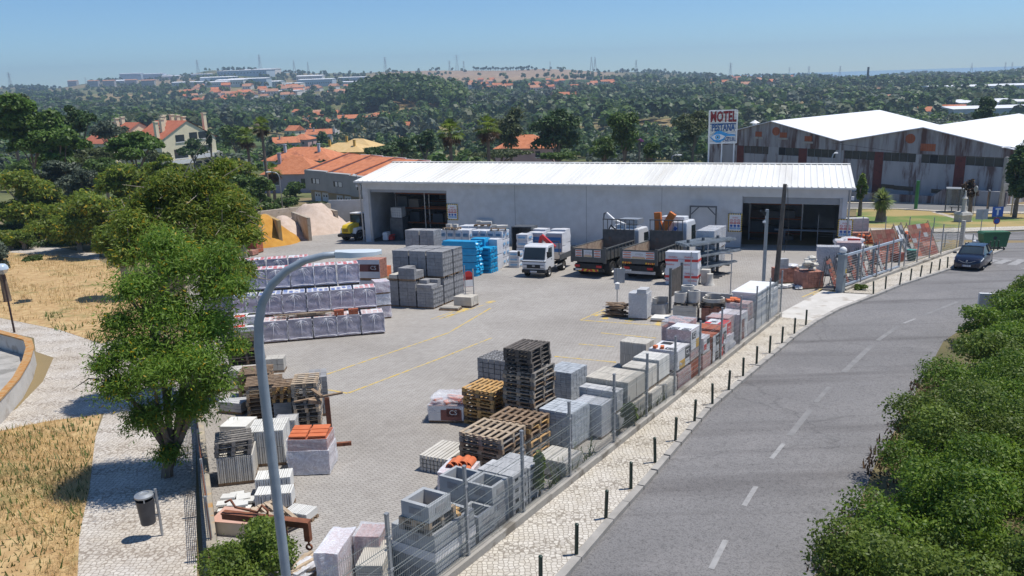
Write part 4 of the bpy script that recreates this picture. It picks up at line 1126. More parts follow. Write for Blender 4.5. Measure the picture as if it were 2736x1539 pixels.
def cs_sheet(face, u0, u1, v0, v1, parts, txt=None, tcol=0, size=.28):
 def f(t, w, d, h, zb_):
  b = MB(); e = .034
  def place(a0, a1, c0, c1, lift, mi):
   if face == 'r': b.bb((a0 * w - w / 2, -d / 2 - e - lift, zb_ + c0 * (h - zb_)), (a1 * w - w / 2, -d / 2 - e - lift + .006, zb_ + c1 * (h - zb_)), mi)
   elif face == 'f': b.bb((-w / 2 - e - lift, d / 2 - a1 * d, zb_ + c0 * (h - zb_)), (-w / 2 - e - lift + .006, d / 2 - a0 * d, zb_ + c1 * (h - zb_)), mi)
   else: b.bb((a0 * w - w / 2, c0 * d - d / 2, h + .03 + lift - .006), (a1 * w - w / 2, c1 * d - d / 2, h + .03 + lift), mi)
  place(u0, u1, v0, v1, 0, 0)
  du, dv = u1 - u0, v1 - v0
  for (a0, a1, c0, c1, mi, tx) in parts:
   A0, A1, C0, C1 = u0 + a0 * du, u0 + a1 * du, v0 + c0 * dv, v0 + c1 * dv
   place(A0, A1, C0, C1, .005, mi)
   if tx:
    cu_, cv_ = (A0 + A1) / 2, (C0 + C1) / 2
    if face == 'r': M = Matrix.Translation((cu_ * w - w / 2, -d / 2 - e - .009, zb_ + cv_ * (h - zb_))) @ Matrix.Rotation(R(90), 4, 'X')
    elif face == 'f': M = Matrix.Translation((-w / 2 - e - .009, d / 2 - cu_ * d, zb_ + cv_ * (h - zb_))) @ Matrix.Rotation(R(-90), 4, 'Z') @ Matrix.Rotation(R(90), 4, 'X')
    else: M = Matrix.Translation((cu_ * w - w / 2, cv_ * d - d / 2, h + .034)) @ Matrix.Rotation(R(-90), 4, 'Z')
    b.text(tx, size, M, 0 if mi != 0 else 1)
  b.build('printed_sheet', [M_CARD, M_CSB, M_CSR, M_CSY, M_CSP], t)
 return f
def handholes(b, w, d, h, zb_): pass
def P_ST(s0, s1, t0, t1): return ST(s0, t0), FA, s1 - s0, t1 - t0
# --- along the road fence, from the camera outwards
def conc_box(label, fl, rz, w, d, h, z0, th=.10, lifts=True, group=None):
 x, y = centre(fl, rz, w, d)
 t = thing('concrete_chamber', label, 'concrete box', x, y, rz, dz=z0, group=group)
 b = MB()
 b.bb((-w / 2, -d / 2, 0), (w / 2, -d / 2 + th, h)); b.bb((-w / 2, d / 2 - th, 0), (w / 2, d / 2, h))
 b.bb((-w / 2, -d / 2 + th, 0), (-w / 2 + th, d / 2 - th, h)); b.bb((w / 2 - th, -d / 2 + th, 0), (w / 2, d / 2 - th, h))
 nk = len(b.f)
 for sx in (-1, 1):
  b.bb((sx * (w / 2 + .004) - .003, -.16, h * .35), (sx * (w / 2 + .004) + .003, .16, h * .75))
 for sy in (-1, 1):
  b.bb((-.16, sy * (d / 2 + .004) - .003, h * .35), (.16, sy * (d / 2 + .004) + .003, h * .75))
 b.m = [0] * nk + [1] * (len(b.f) - nk)
 b.build('ring_wall', [M_BLKL2, M_BLKG], t)
 return t
M_BLKL2 = mat('precast_grey', (.33, .345, .355), (.40, .415, .425), 2.5, .95, .25, detail=8, bscale=50, c3=(.27, .28, .29), s3=1.2)
fl, rz, w, d = P_ST(-1.15, .3, .12, 1.3)
conc_box('large grey concrete chamber ring at ground level, nearest the camera by the mesh fence', fl, rz, w, d, .42, 0)
conc_box('large grey concrete chamber ring, second layer wrapped in a white band', fl, rz, w, d, .40, .425)
t = conc_box('large grey concrete chamber ring, top layer of the nearest stack', fl, rz, w, d, .38, .83)
x, y = centre(fl, rz, w, d)
t = thing('plastic_band', 'white plastic sheet wound round the nearest concrete chamber stack', 'plastic band', x, y, rz, dz=.58)
b = MB(); b.bb((-w / 2 - .01, -d / 2 - .01, 0), (w / 2 + .01, -d / 2 - .004, .22)); b.bb((-w / 2 - .01, d / 2 + .004, 0), (w / 2 + .01, d / 2 + .01, .22)); b.bb((-w / 2 - .01, -d / 2 - .0039, 0), (-w / 2 - .004, d / 2 + .0039, .22)); b.bb((w / 2 + .004, -d / 2 - .0039, 0), (w / 2 + .01, d / 2 + .0039, .22)); b.build('band', M_CARD, t)
for i in range(2): put_pallet('tan' if i else 'grey', *ST(-.72, .62), FA + .05, 1.215 + .145 * i, ('pale pallet under the top small concrete chamber', 'grey pallet lying on the large concrete chamber')[1 - i], None, 1.0, .8)
fl, rz, w, d = P_ST(-1.18, -.42, .2, .95)
conc_box('small grey concrete chamber with pale inside, on pallets above the nearest stack', fl, rz, w, d, .36, 1.505)
for k, (a, c) in enumerate(((.75, .3), (.0, .5))):
 t = thing('timber_offcut', ('yellow timber offcut on the rim of the nearest chamber stack', 'short wooden plank on the rim behind the yellow offcut')[k], 'plank', *ST(-.05 + .12 * k, .45 + .2 * k), FA + 1.2 + .3 * k, dz=1.215)
 b = MB(); b.box((0, 0, .03), (.55, .1, .05)); b.box((.05, .09, .025), (.4, .06, .04), rz=.1); b.build('boards', wood('orange'), t)
k = 0
for (s0, s1, t0, t1, lv) in ((1.28, 1.98, 1.06, 1.86, 3), (1.3, 2.0, .3, 1.02, 3), (.55, 1.2, .2, .85, 2)):
 for l in range(lv):
  fl, rz, w, d = P_ST(s0, s1, t0, t1)
  conc_box('grey concrete chamber ring, %s layer of the %s stack behind the nearest chambers' % (ORD[l], ('inner', 'fence side', 'low front')[k]), fl, rz, w, d, .41, l * .415, th=.08, group='stacked concrete chamber rings')
 k += 1
fl, rz, w, d = P_ST(2.05, 2.75, .2, 1.25)
def handholes(b, w, d, h, zb_):
 for k in range(4):
  for i in range(2): b.bb((-w / 2 + w * (i + .5) / 2 - .07, -d / 2 - .006, zb_ + (k + .45) * .27), (-w / 2 + w * (i + .5) / 2 + .07, -d / 2 - .0035, zb_ + (k + .75) * .27))
pack('block_pallet', 'pallet of tall grey hollow blocks with dark hand holes against the near fence', 'concrete blocks', fl, rz, w, d, 1.22, (2, 3, 4), M_BLKL, seed=3, extra=handholes)
fl, rz, w, d = P_ST(2.8, 3.5, .2, 1.2)
pack('block_pallet', 'second pallet of grey hollow blocks with hand holes beside the near fence', 'concrete blocks', fl, rz, w, d, 1.15, (2, 3, 4), M_BLKL, seed=4, extra=handholes)
pallet_stack(ST(3.82, 1.72), FA, 9, ['tan', 'brown', 'grey', 'tan', 'brown'], 'the broad pale stack near the fence', 'pallets in the broad near stack', 1.3, 1.42)
pallet_stack(ST(5.2, 1.6), FA, 9, ['brown', 'orange', 'brown'], 'the reddish stack behind the broad pallet stack', 'pallets in the reddish stack', 1.1, 1.45)
pallet_stack(ST(7.2, 4.2), FA, 9, ['orange', 'brown', 'orange'], 'the orange stack on the yard side', 'pallets in the orange stack', 1.2, 1.25)
pallet_stack(ST(7.2, 2.65), FA, 15, ['grey', 'tan', 'grey', 'brown'], 'the tall leaning pallet tower', 'pallets in the tall tower', 1.35, 1.15, z0=.0)
pallet_stack(ST(7.25, 2.75), FA + .03, 5, ['dark'], 'the dark pallets topping the tall tower', 'dark pallets on the tower', 1.3, 1.0, z0=15 * .1445 + .003)
fl, rz, w, d = P_ST(4.75, 5.75, .2, 1.2)
pack('sheet_pile', 'low pile of pale corrugated concrete panels beside the near fence', 'panels', fl, rz, w, d, .55, (1, 8, 5), M_SLABC, seed=8)
fl, rz = ST(3.5, 3.3), FA + .1
t = pack('post_bundle', 'bundle of pale concrete fence posts lying left of the broad pallet stack', 'concrete posts', fl, rz, 1.3, 1.0, .5, (1, 8, 4), M_SLABC, seed=9, pal=None, gap=.03)
fl, rz, w, d = P_ST(2.45, 3.3, 2.85, 3.75)
t = pack('tile_pallet', 'film wrapped pallet of orange roof tiles with loose ridge tiles on top', 'roof tiles', fl, R(-17), .86, .9, .62, (3, 4, 2), M_CLAYO, seed=10, film=M_FILMW)
b = MB()
for k in range(5):
 b.lathe([(.10, -.22), (.12, -.22), (.12, .22), (.10, .22), (.10, -.22)], (-.2 + k * .11, .05 + .05 * k, .66 + (k % 2) * .05), 8, 0, 'Y', 0, math.pi)
for k in range(7): b.box((.12 + k * .03, .1 - .06 * k, .68), (.28, .2, .03), rz=.3 * k, rx=.1)
b.build('loose_tiles', M_CLAYO, t)
t = pack('tile_pallet', 'low pallet of roof tiles in clear film printed CS standing alone in the yard', 'roof tiles', (-2.95, 24.62), R(-8), 1.2, .95, .62, (4, 3, 2), M_BRKR, seed=11, film=M_FILM,
  sheets=(cs_sheet('r', .0, 1.0, .02, .98, ((.35, .95, .0, .75, 4, None), (.52, .9, .25, .85, 4, 'CS')), size=.24),))
b = MB()
r_ = random.Random(5)
for k in range(9): b.box((r_.uniform(-.4, .4), r_.uniform(-.3, .3), .68 + r_.uniform(0, .12)), (.3, .2, .06), rz=r_.uniform(0, 3), rx=r_.uniform(-.4, .4))
b.build('loose_tiles', M_CLAYO, t)
b = MB(); lump(b, 1.15, .9, .3, .62, 9, .07, 4, round_=.5); b.build('loose_film', M_FILM, t, smooth='auto')
def blockpal(kind, label, rect, h, n, m, z0=0.0, **kw):
 fl, rz, w, d = P_ST(*rect)
 return pack(kind, label, kw.pop('cat', 'paving blocks'), fl, rz, w, d, h, n, m, z0, **kw)
blockpal('paver_pallet', 'big pallet of grey paving blocks behind the reddish pallet stack', (6.72, 7.9, 1.05, 2.2), 1.2, (6, 6, 12), M_PAVB, seed=12)
blockpal('paver_pallet', 'grey paving block pallet in film by the fence weeds', (8.0, 8.72, .7, 1.65), 1.12, (4, 5, 11), M_PAVB, seed=13, film=M_FILM)
blockpal('paver_pallet', 'lower layer of grey slab pallet by the fence beneath a second pallet', (8.8, 9.3, .5, 1.9), .62, (3, 8, 1), M_BLKL, seed=14)
blockpal('paver_pallet', 'upper pallet of light grey smooth slabs stacked beside the tan slabs', (8.8, 9.3, .55, 1.9), .74, (2, 5, 6), M_BLKL, .625, seed=15)
blockpal('paver_pallet', 'pallet of bluish grey paving bricks right of the pallet tower', (10.4, 11.65, 3.05, 4.1), 1.2, (6, 5, 14), M_PAVB, seed=16)
fl, rz, w, d = P_ST(11.1, 12.4, 6.25, 7.6)
t = pack('grass_grid_pallet', 'pallet of dark grey hollow grid blocks with round holes left of the tower', 'grid blocks', fl, rz, w, d, 1.05, (5, 5, 5), M_BLKG, seed=17, gap=.03)
b = MB()
for i in range(5):
 for j in range(5): b.lathe([(.0, 1.0), (.085, 1.0), (.085, 1.056)], (-w / 2 + (i + .5) * w / 5, -d / 2 + (j + .5) * d / 5, 0), 10)
b.build('hole', M_DARK, t)
def slabpal(label, rect, h, n, m, z0=0.0, **kw):
 return blockpal('slab_pallet', label, rect, h, n, m, z0, cat='stone slabs', **kw)
slabpal('lower layer of tan upright slabs near the middle of the fence', (9.36, 10.75, .35, 1.85), .74, (2, 24, 1), M_SLABT, seed=20)
slabpal('broad pallet of tan upright slabs with pale top, upper layer at mid fence', (9.36, 10.75, .42, 1.95), .80, (2, 26, 1), M_SLABT, .745, seed=21)
slabpal('long lower pallet of cream slabs beside the fence', (11.0, 11.95, .25, 1.4), .72, (2, 20, 1), M_SLABC, seed=22)
slabpal('cream upright slab pallet with low white top, upper layer', (11.05, 11.9, .45, 1.42), .80, (2, 20, 1), M_SLABC, .725, seed=23)
slabpal('lower pallet of cream slabs under the white striped slabs', (12.0, 13.2, .2, 1.35), .72, (3, 20, 1), M_SLABC, seed=24)
slabpal('white striped upright slab pallet, upper layer beside the CS pallet', (12.1, 13.1, .45, 1.45), .86, (3, 20, 1), M_SLABW, .725, seed=25)
slabpal('tall cream pack of upright slabs in two courses standing free by the yellow lines', (15.45, 16.3, 2.35, 3.5), 1.15, (5, 26, 2), M_SLABC, seed=26)
CSW = ((.62, 1.0, .35, 1.0, 1, 'CS'), (.15, .62, .0, .42, 3, None))
blockpal('brick_pallet', 'lower pallet of dull red bricks in torn film beside cream slabs', (13.3, 14.6, .2, 1.25), .78, (6, 5, 5), M_BRKR, seed=30, cat='clay bricks', film=M_FILM)
blockpal('brick_pallet', 'pallet with white CS printed sheet and amber stripe, two orange bricks on top', (13.4, 14.65, .3, 1.35), .8, (6, 5, 5), M_BRKP, .785, seed=31, cat='clay bricks', film=M_FILMW, sheets=(cs_sheet('r', 0, 1, 0, 1, CSW), cs_sheet('t', 0, 1, 0, 1, ((.05, .3, .1, .5, 1, 'CS'), (.6, .9, .5, .9, 1, None)))))
t = thing('loose_brick', 'orange bricks lying on the CS sheet', 'bricks', *ST(13.55, 1.2), FA, dz=1.625)
b = MB(); b.box((0, 0, .05), (.22, .12, .09)); b.box((.05, -.25, .05), (.24, .13, .09), rz=.3); b.build('bricks', M_CLAYO, t)
blockpal('tile_pallet', 'lower dark red pallet under the tall roof tile pack by the fence', (14.75, 15.75, .25, 1.2), .8, (3, 6, 4), M_BRKR, seed=32, cat='roof tiles')
blockpal('tile_pallet', 'tall pack of upright red roof tiles with black and white CS top', (14.75, 15.85, .28, 1.2), 1.25, (6, 2, 3), M_BRKR, .805, seed=33, cat='roof tiles', film=M_FILM, sheets=(cs_sheet('t', 0, 1, 0, 1, ((.0, .3, .55, .95, 1, 'CS'), (.0, .3, .05, .4, 1, 'CS'))), cs_sheet('r', 0, 1, .35, 1, ((.1, .5, .55, .9, 1, 'CS'), (.5, .9, .0, .45, 3, None)))))
blockpal('brick_pallet', 'short pallet of orange red bricks in film at the fence foot', (15.85, 16.75, .15, .85), .8, (5, 4, 6), M_CLAYO, seed=34, cat='clay bricks', film=M_FILM)
blockpal('brick_pallet', 'small white film pack with red and black marks on the orange bricks', (15.95, 16.7, .2, .85), .68, (4, 3, 4), M_BRKP, .805, seed=35, cat='clay bricks', film=M_FILMW, sheets=(cs_sheet('r', .05, .95, .1, .9, ((.0, .45, .1, .6, 2, None), (.5, 1, .5, .95, 1, None))),))
blockpal('brick_pallet', 'white wrapped pallet with two black CS squares facing the road', (16.95, 17.75, .15, 1.15), 1.35, (4, 4, 8), M_BRKR, seed=36, cat='clay bricks', sheets=(cs_sheet('r', .05, 1, .02, 1, ((.5, 1, .62, .95, 1, 'CS'), (.4, .9, .12, .4, 1, 'CS'))),))
blockpal('brick_pallet', 'white wrapped pallet with red and black CS panels facing the road', (17.8, 18.65, .12, 1.15), 1.45, (4, 4, 8), M_BRKR, seed=37, cat='clay bricks', sheets=(cs_sheet('r', 0, 1, .02, 1, ((.05, .5, .5, .8, 2, None), (.5, .95, .55, .85, 1, 'CS'), (.05, .5, .1, .4, 2, None), (.5, .95, .15, .42, 1, 'CS'))),))
blockpal('brick_pallet', 'film covered pallet of dark red bricks with loose orange tiles on top', (17.0, 18.2, 1.25, 2.3), 1.75, (5, 4, 8), M_BRKR, seed=38, cat='clay bricks', film=M_FILM, top_missing=.45)
blockpal('brick_pallet', 'pallet with bright red printed cover and CS mark behind the fence', (18.8, 19.7, .25, 1.1), 1.4, (4, 4, 8), M_BRKP, seed=39, cat='clay bricks', film=M_FILM, sheets=(cs_sheet('t', 0, 1, 0, 1, ((.0, 1, .0, .35, 2, None), (.3, .6, .5, .8, 1, 'CS'), (.0, .3, .7, 1, 2, None))), cs_sheet('r', .1, 1, .1, 1, ((.3, 1, .5, 1, 2, 'CS'), (.4, 1, .0, .35, 2, None)))))
t = thing('torn_film', 'torn white plastic sheet hanging between the red CS pallet and the fence', 'plastic sheet', *ST(18.95, .14), FA)
b = MB(); lump(b, .8, .12, .9, .05, 8, .08, 9, round_=.3); b.build('sheet', M_FILMW, t, smooth='auto')
blockpal('brick_pallet', 'dark brown wrapped brick pallet behind the red printed one', (19.85, 20.7, .4, 1.35), 1.45, (5, 4, 8), M_BRKR, seed=40, cat='clay bricks', film=M_FILM)
blockpal('brick_pallet', 'pallet in loose whitish film with dark CS print facing the road', (20.75, 21.85, .15, 1.1), 1.45, (4, 4, 8), M_BRKP, seed=41, cat='clay bricks', film=M_FILMW, sheets=(cs_sheet('r', .1, 1, .0, .95, ((.1, .5, .1, .85, 4, 'CS'),)),))
blockpal('brick_pallet', 'lower grey lilac wrapped pallet beside the white cabinets', (21.95, 22.9, .15, 1.1), .85, (4, 4, 5), M_BRKP, seed=42, cat='clay bricks', film=M_FILMW)
t = blockpal('brick_pallet', 'dark red pack under clear film with loose orange tiles, beside the white cabinets', (21.95, 22.9, .2, 1.15), .85, (4, 4, 5), M_BRKR, .855, seed=43, cat='clay bricks', film=M_FILM, top_missing=.3)
b = MB(); r_ = random.Random(8)
for k in range(8): b.box((r_.uniform(-.4, .4), r_.uniform(.0, .45), .93 + r_.uniform(0, .08)), (.3, .2, .06), rz=r_.uniform(0, 3), rx=r_.uniform(-.3, .3))
b.build('loose_tiles', M_CLAYO, t)
# ---- middle group by the yellow lines
MA_ = R(-24)
def grp(fl, dz=0): return fl
t = thing('scrap_wood_pile', 'untidy pile of broken boards on a pallet at the left end of the middle group', 'wood pile', 5.55, 40.0, MA_)
b = MB(); r_ = random.Random(3)
for k in range(60): b.box((r_.uniform(-.25, .25), r_.uniform(-.4, .4), .05 + k * .011), (r_.uniform(.7, 1.15), r_.uniform(.07, .14), .025), rz=r_.uniform(-.35, .35), rx=r_.uniform(-.1, .1), ry=r_.uniform(-.12, .12))
b.build('boards', wood('brown'), t)
pack('block_pallet', 'tall film wrapped pallet of smooth grey chimney blocks in the middle group', 'concrete blocks', (6.05, 39.2), MA_, .95, .85, 1.38, (1, 2, 6), M_BLKL, seed=50, film=M_FILM, gap=.004)
def ring(label, x, y, r, h, dz, th=.07, a1=2 * math.pi, seg=1, group=None):
 t = thing('concrete_ring', label, 'concrete ring', x, y, .4, dz=dz, group=group)
 b = MB()
 for k in range(seg):
  z0 = k * h / seg + .004; z1 = (k + 1) * h / seg - .004
  b.lathe([(r - th, z0), (r, z0), (r, z1), (r - th, z1), (r - th, z0)], (0, 0, 0), 22, 0, 'Z', 0, a1)
 b.build('ring_wall', M_CONCW if dz > .5 else M_BLKL, t, smooth='auto')
 return t
c = centre((6.3, 38.95), MA_, 0, .85)
def ctr(lx, ly, fl=(6.05, 39.2)): return fl[0] + math.cos(MA_) * lx - math.sin(MA_) * ly, fl[1] + math.sin(MA_) * lx + math.cos(MA_) * ly
pack('block_pallet', 'square hollow chimney blocks topping the grey film wrapped pallet', 'concrete blocks', (6.42, 39.06), MA_, .5, .8, .24, (1, 2, 1), M_BLKL, 1.385, pal=None, seed=51)
ring('low stack of two grey concrete rings right of the tall grey pallet', 7.85, 40.5, .5, .55, 0, seg=2)
ring('half concrete ring standing on the low ring stack', 7.95, 40.45, .45, .3, .555, a1=3.6)
pack('slab_pallet', 'low pallet with one white square slab in the middle group', 'stone slabs', (7.05, 38.5), MA_, 1.05, .9, .2, (1, 1, 1), M_SLABW, seed=52, ph=.10)
pack('plank_pallet', 'pallet of long white concrete planks carrying concrete rings', 'concrete planks', (8.15, 38.35), MA_, 1.2, .9, .86, (1, 2, 8), M_SLABC, seed=53, pal='dark')
x, y = centre((8.15, 38.35), MA_, 1.2, .9)
put_pallet('dark', x, y, MA_, .87, 'dark pallet on the white concrete planks', None, 1.1, .9)
ring('tall pale concrete ring at the left on the white plank pallet', x - .3, y - .05, .33, .5, 1.02, seg=2)
ring('tallest pale concrete ring at the back of the white plank pallet', x + .12, y + .25, .33, .78, 1.02, seg=3)
ring('pale concrete ring at the right front of the white plank pallet', x + .33, y - .2, .31, .6, 1.02, seg=2)
pack('brick_pallet', 'low stack of pink bricks under dark pallets and a wide concrete ring', 'clay bricks', (9.55, 38.15), MA_, 1.05, .95, .72, (5, 4, 5), M_BRKP, seed=54)
x, y = centre((9.55, 38.15), MA_, 1.05, .95)
for k in range(2): put_pallet('dark', x, y, MA_ + .04 * k, .725 + k * .146, 'dark pallet, %s on the pink bricks below the wide ring' % ('lower', 'upper')[k], None, 1.2, 1.0)
ring('wide low pale concrete ring on dark pallets above the pink bricks', x, y, .55, .18, 1.02)
ring('broken pale ring segment lying inside the wide ring', x + .05, y + .08, .45, .3, 1.025, a1=3.4)
def pole(name, label, cat, x, y, h, r=.03, m=None, dz=0):
 t = thing(name, label, cat, x, y, 0, tilt=False, dz=dz)
 b = MB(); b.tube([(0, 0, -.2), (0, 0, h)], r, 8); b.build('post', m or M_STEEL, t, smooth='auto')
 return t
t = pole('sign_post', 'thin pole with a grey rounded sign seen from behind in the yard', 'sign', 5.89, 42.54, 2.2)
b = MB(); b.box((.12, .05, 1.75), (.62, .02, .85)); b.build('sign_back', M_STEEL, t, bevel=.05)
b = MB(); b.box((0, -.05, 1.15), (.22, .2, .28)); b.lathe([(0, 1.42), (.15, 1.36), (.15, 1.3)], (0, -.05, 0), 10); b.build('lamp_box', M_WHITE, t)
t = thing('display_board', 'dark brown notice board on two steel posts seen edge-on', 'board', 8.39, 40.23, R(55), tilt=False)
for k in (0, 1.5):
 b = MB(); b.bb((k - .06, -.06, -.3), (k + .06, .06, 2.5)); b.build('post', M_STEELD, t)
b = MB(); b.bb((.061, -.02, .9), (1.439, .02, 2.35)); b.build('panel', wood('dark'), t)
pole('steel_pole', 'thin bare steel pole behind the concrete rings', 'pole', 10.13, 43.1, 2.9)
t = pole('barrier_pole', 'thin steel pole with a short arm at the top beside the low wall', 'pole', 12.13, 42.1, 2.9)
b = MB(); b.tube([(0, 0, 2.88), (-.6, .3, 2.9)], .03, 6); b.build('arm', M_STEEL, t)
t = thing('low_wall', 'low grey concrete barrier between the steel poles', 'wall', 11.35, 42.55, R(-38))
b = MB(); b.bb((-1.1, -.09, -.1), (1.1, .09, .6)); b.build('wall', M_BLKG, t)
# ---- utility cabinets at the gate end of the fence
fl, rz, w, d = P_ST(22.98, 26.0, .06, 1.15)
x, y = centre(fl, rz, w, d)
t = thing('utility_cabinet', 'long white utility cabinet with pitched white lid against the fence end', 'cabinet', x, y, rz)
b = MB(); b.bb((-w / 2, -d / 2, -.2), (w / 2, d / 2, 1.98)); b.build('body', M_WWALL, t)
b = MB(); b.bb((-w / 2 - .06, -d / 2 - .05, 1.981), (w / 2 + .06, d / 2 + .05, 2.06)); b.build('lid', M_WHITE, t)
b = MB()
for k in range(1, 3): b.bb((-w / 2 + w * k / 3 - .01, -d / 2 - .008, .05), (-w / 2 + w * k / 3 + .01, -d / 2 - .001, 1.95))
b.build('door_gap', M_STEELD, t)
for k, (sx, sz) in enumerate(((.9, .6), (.85, 1.35), (.35, 1.45))):
 b = MB(); b.bb((sx * 1.4 - .12, -d / 2 - .03, sz - .2), (sx * 1.4 + .12, -d / 2 - .009, sz + .2)); b.build('meter_door', M_WHITE, t)
fl, rz, w, d = P_ST(26.05, 27.0, .06, 1.0)
x, y = centre(fl, rz, w, d)
t = thing('utility_cabinet', 'lower end cabinet with slatted open top at the driveway', 'cabinet', x, y, rz)
b = MB(); b.bb((-w / 2, -d / 2, -.2), (w / 2, d / 2, 1.7)); b.build('body', M_WWALL, t)
b = MB()
for k in range(5): b.bb((-w / 2 - .05, -d / 2 + .05 + k * .21, 1.85), (w / 2 + .05, -d / 2 + .1 + k * .21, 1.9))
b.bb((-w / 2, -d / 2, 1.701), (-w / 2 + .05, d / 2, 1.849)); b.bb((w / 2 - .05, -d / 2, 1.701), (w / 2, d / 2, 1.849))
b.build('slats', M_STEEL, t)
# ---- left side of the yard
LA = R(14)
pallet_stack((-9.3, 25.3), LA, 9, ['brown', 'tan', 'grey', 'brown', 'tan'], 'the large stack left of the lamp post', 'pallets in the large left stack', 1.22, 1.2)
pallet_stack((-10.05, 26.75), R(10), 9, ['brown'], 'the brown stack behind the large left stack', 'pallets in the brown left stack', 1.12, 1.15)
pallet_stack((-7.3, 24.0), R(10), 12, ['grey', 'grey', 'tan'], 'the narrow stack by the lamp post', 'pallets in the narrow grey stack', .82, 1.2, nb=6)
pallet_stack((-12.15, 31.6), R(21), 10, ['dark', 'dark', 'brown'], 'the dark wide stack beside the brick rows', 'pallets in the dark left stack', 1.5, 1.2)
pallet_stack((-8.15, 24.6), R(8), 4, ['orange', 'brown'], 'the small broken stack on grey slabs', 'pallets in the small broken stack', .6, .9, z0=.9, nb=5)
pack('slab_pallet', 'small pack of thin grey slabs under broken pallets', 'stone slabs', (-8.15, 24.55), R(8), .6, .8, .88, (1, 1, 18), M_BLKL, seed=60)
pack('slab_pallet', 'film topped pack of upright grey slabs left of the tile pallet', 'stone slabs', (-7.75, 23.3), R(4), .62, .6, .7, (14, 1, 2), M_SLABC, seed=61, film=M_FILM)
pack('block_pallet', 'tall pack of dark grey hollow blocks with straps behind the grey pallets', 'concrete blocks', (-7.15, 25.5), R(14), .62, 1.1, 1.45, (3, 4, 7), M_BLKG, seed=62, gap=.02)
pack('brick_pallet', 'small pack of cream bricks between the dark pallets and the paving', 'bricks', (-10.5, 31.2), R(6), .78, .65, .62, (3, 8, 2), M_SLABC, seed=63)
t = pack('tile_pallet', 'wrapped pallet of orange flat tiles with blue film bands in front of the rusty stand', 'roof tiles', (-6.58, 20.6), R(0), 1.14, .95, 1.1, (8, 2, 4), M_BRKR, seed=64)
b = MB(); lump(b, 1.2, 1.0, .72, .03, 9, .02, 64); b.build('film', M_FILMW, t, smooth='auto')
b = MB(); lump(b, 1.17, .97, .34, .75, 9, .015, 65); b.build('upper_film', M_FILM, t, smooth='auto')
b = MB()
for i in range(2):
 for k in range(3): b.box((-.28 + i * .56, .15 - .22 * k, 1.16 + .03 * (2 - k)), (.5, .3, .05), rx=.06, rz=(i - .5) * .06)
b.build('loose_tiles', M_CLAYO, t)
pack('slab_pallet', 'high pack of white upright slabs in two courses behind the lamp post', 'stone slabs', (-7.95, 21.25), R(6), 1.05, 1.15, 1.12, (16, 2, 2), M_SLABW, seed=65)
pack('slab_pallet', 'leaning pack of pale upright slabs under grey pallets at the left wall', 'stone slabs', (-8.4, 19.95), R(12), .98, 1.1, .86, (18, 2, 1), M_SLABC, seed=66)
for k in range(3): put_pallet('grey', *centre((-8.42, 19.98), R(13), .98, 1.05), R(13 + 3 * k), .88 + .146 * k, 'grey pallet, %s of three on leaning pale slabs' % ORD[k], 'pallets on the leaning slabs', .98, 1.0, 6)
pack('slab_pallet', 'low pack of white slabs in front of the high white pack', 'stone slabs', (-7.1, 19.15), R(8), .95, .62, .55, (16, 1, 1), M_SLABW, seed=67)
pack('slab_pallet', 'lower front pack of white slabs nearest the orange panel', 'stone slabs', (-6.85, 18.3), R(6), .95, .55, .5, (16, 1, 1), M_SLABW, seed=68)
pack('slab_pallet', 'small pack of white slabs at the paving edge beside the tilted pallet', 'stone slabs', (-5.95, 17.75), R(-20), .7, .5, .3, (12, 1, 1), M_SLABW, seed=69)
pack('slab_pallet', 'square white slab pile under the tree tips at the left wall', 'stone slabs', (-9.65, 23.55), R(-5), .9, .95, .5, (1, 1, 6), M_SLABW, seed=70)
pack('kerb_pile', 'grey kerb stones piled beside the left wall behind the white slabs', 'kerb stones', (-10.7, 26.3), R(-20), 1.0, 1.0, .45, (1, 6, 3), M_BLKL, seed=71)
pack('slab_pallet', 'pale grey wrapped pack half hidden by the yellow flowered tree', 'stone slabs', (-11.2, 28.8), R(10), 1.1, .9, .8, (2, 12, 1), M_SLABC, seed=72)
t = thing('loose_slab_pile', 'loose heap of white square slabs at the left wall', 'stone slabs', -7.35, 18.55, R(10))
b = MB(); r_ = random.Random(6)
for k in range(16): b.box((r_.uniform(-.35, .35), r_.uniform(-.5, .5), .04 + .022 * k), (.36, .3, .05), rz=r_.uniform(-.2, .2), rx=r_.uniform(-.08, .08))
b.build('slabs', M_SLABW, t)
t = put_pallet('tan', -6.15, 17.45, R(-40), .22, 'pale pallet tipped over the white slabs beside the lamp post', None, 1.15, .9, 5)
t.matrix_world = t.matrix_world @ Matrix.Rotation(R(14), 4, 'Y')
M_RUST = mat('rusty_steel', (.16, .06, .035), (.26, .10, .05), 5, .85, .2, detail=8, c3=(.09, .04, .03), s3=2)
M_RUSTP = mat('faded_orange_sheet', (.52, .30, .22), (.58, .36, .28), 2, .7)
t = thing('metal_sheet', 'faded orange metal sheet lying on slabs by the wall', 'metal sheet', -7.05, 17.35, R(-12), dz=.38)
b = MB(); b.box((0, .1, .02), (1.0, .7, .012), rx=.08); b.build('sheet', M_RUSTP, t)
b = MB(); b.bb((-.45, -.2, -.4), (.45, .4, -.02)); b.build('slab_support', M_SLABC, t)
t = thing('lifting_beam', 'rusty steel lifting beam with hanging hook beside the bush', 'lifting beam', -5.7, 16.05, R(-14), tilt=False, dz=.0)
b = MB(); b.bb((-1.2, -.06, .88), (1.0, .06, 1.02)); b.bb((-1.2, -.09, 1.021), (1.0, .09, 1.05)); b.build('beam', M_RUST, t)
b = MB(); b.bb((.86, -.06, .55), (1.0, .06, .879)); b.tube([(.93, 0, .56), (.93, 0, .46)], .025, 6); b.lathe([(.05, -.02), (.085, -.02), (.085, .02), (.05, .02), (.05, -.02)], (.93, 0, .38), 12, 0, 'Y'); b.build('hook', M_RUST, t)
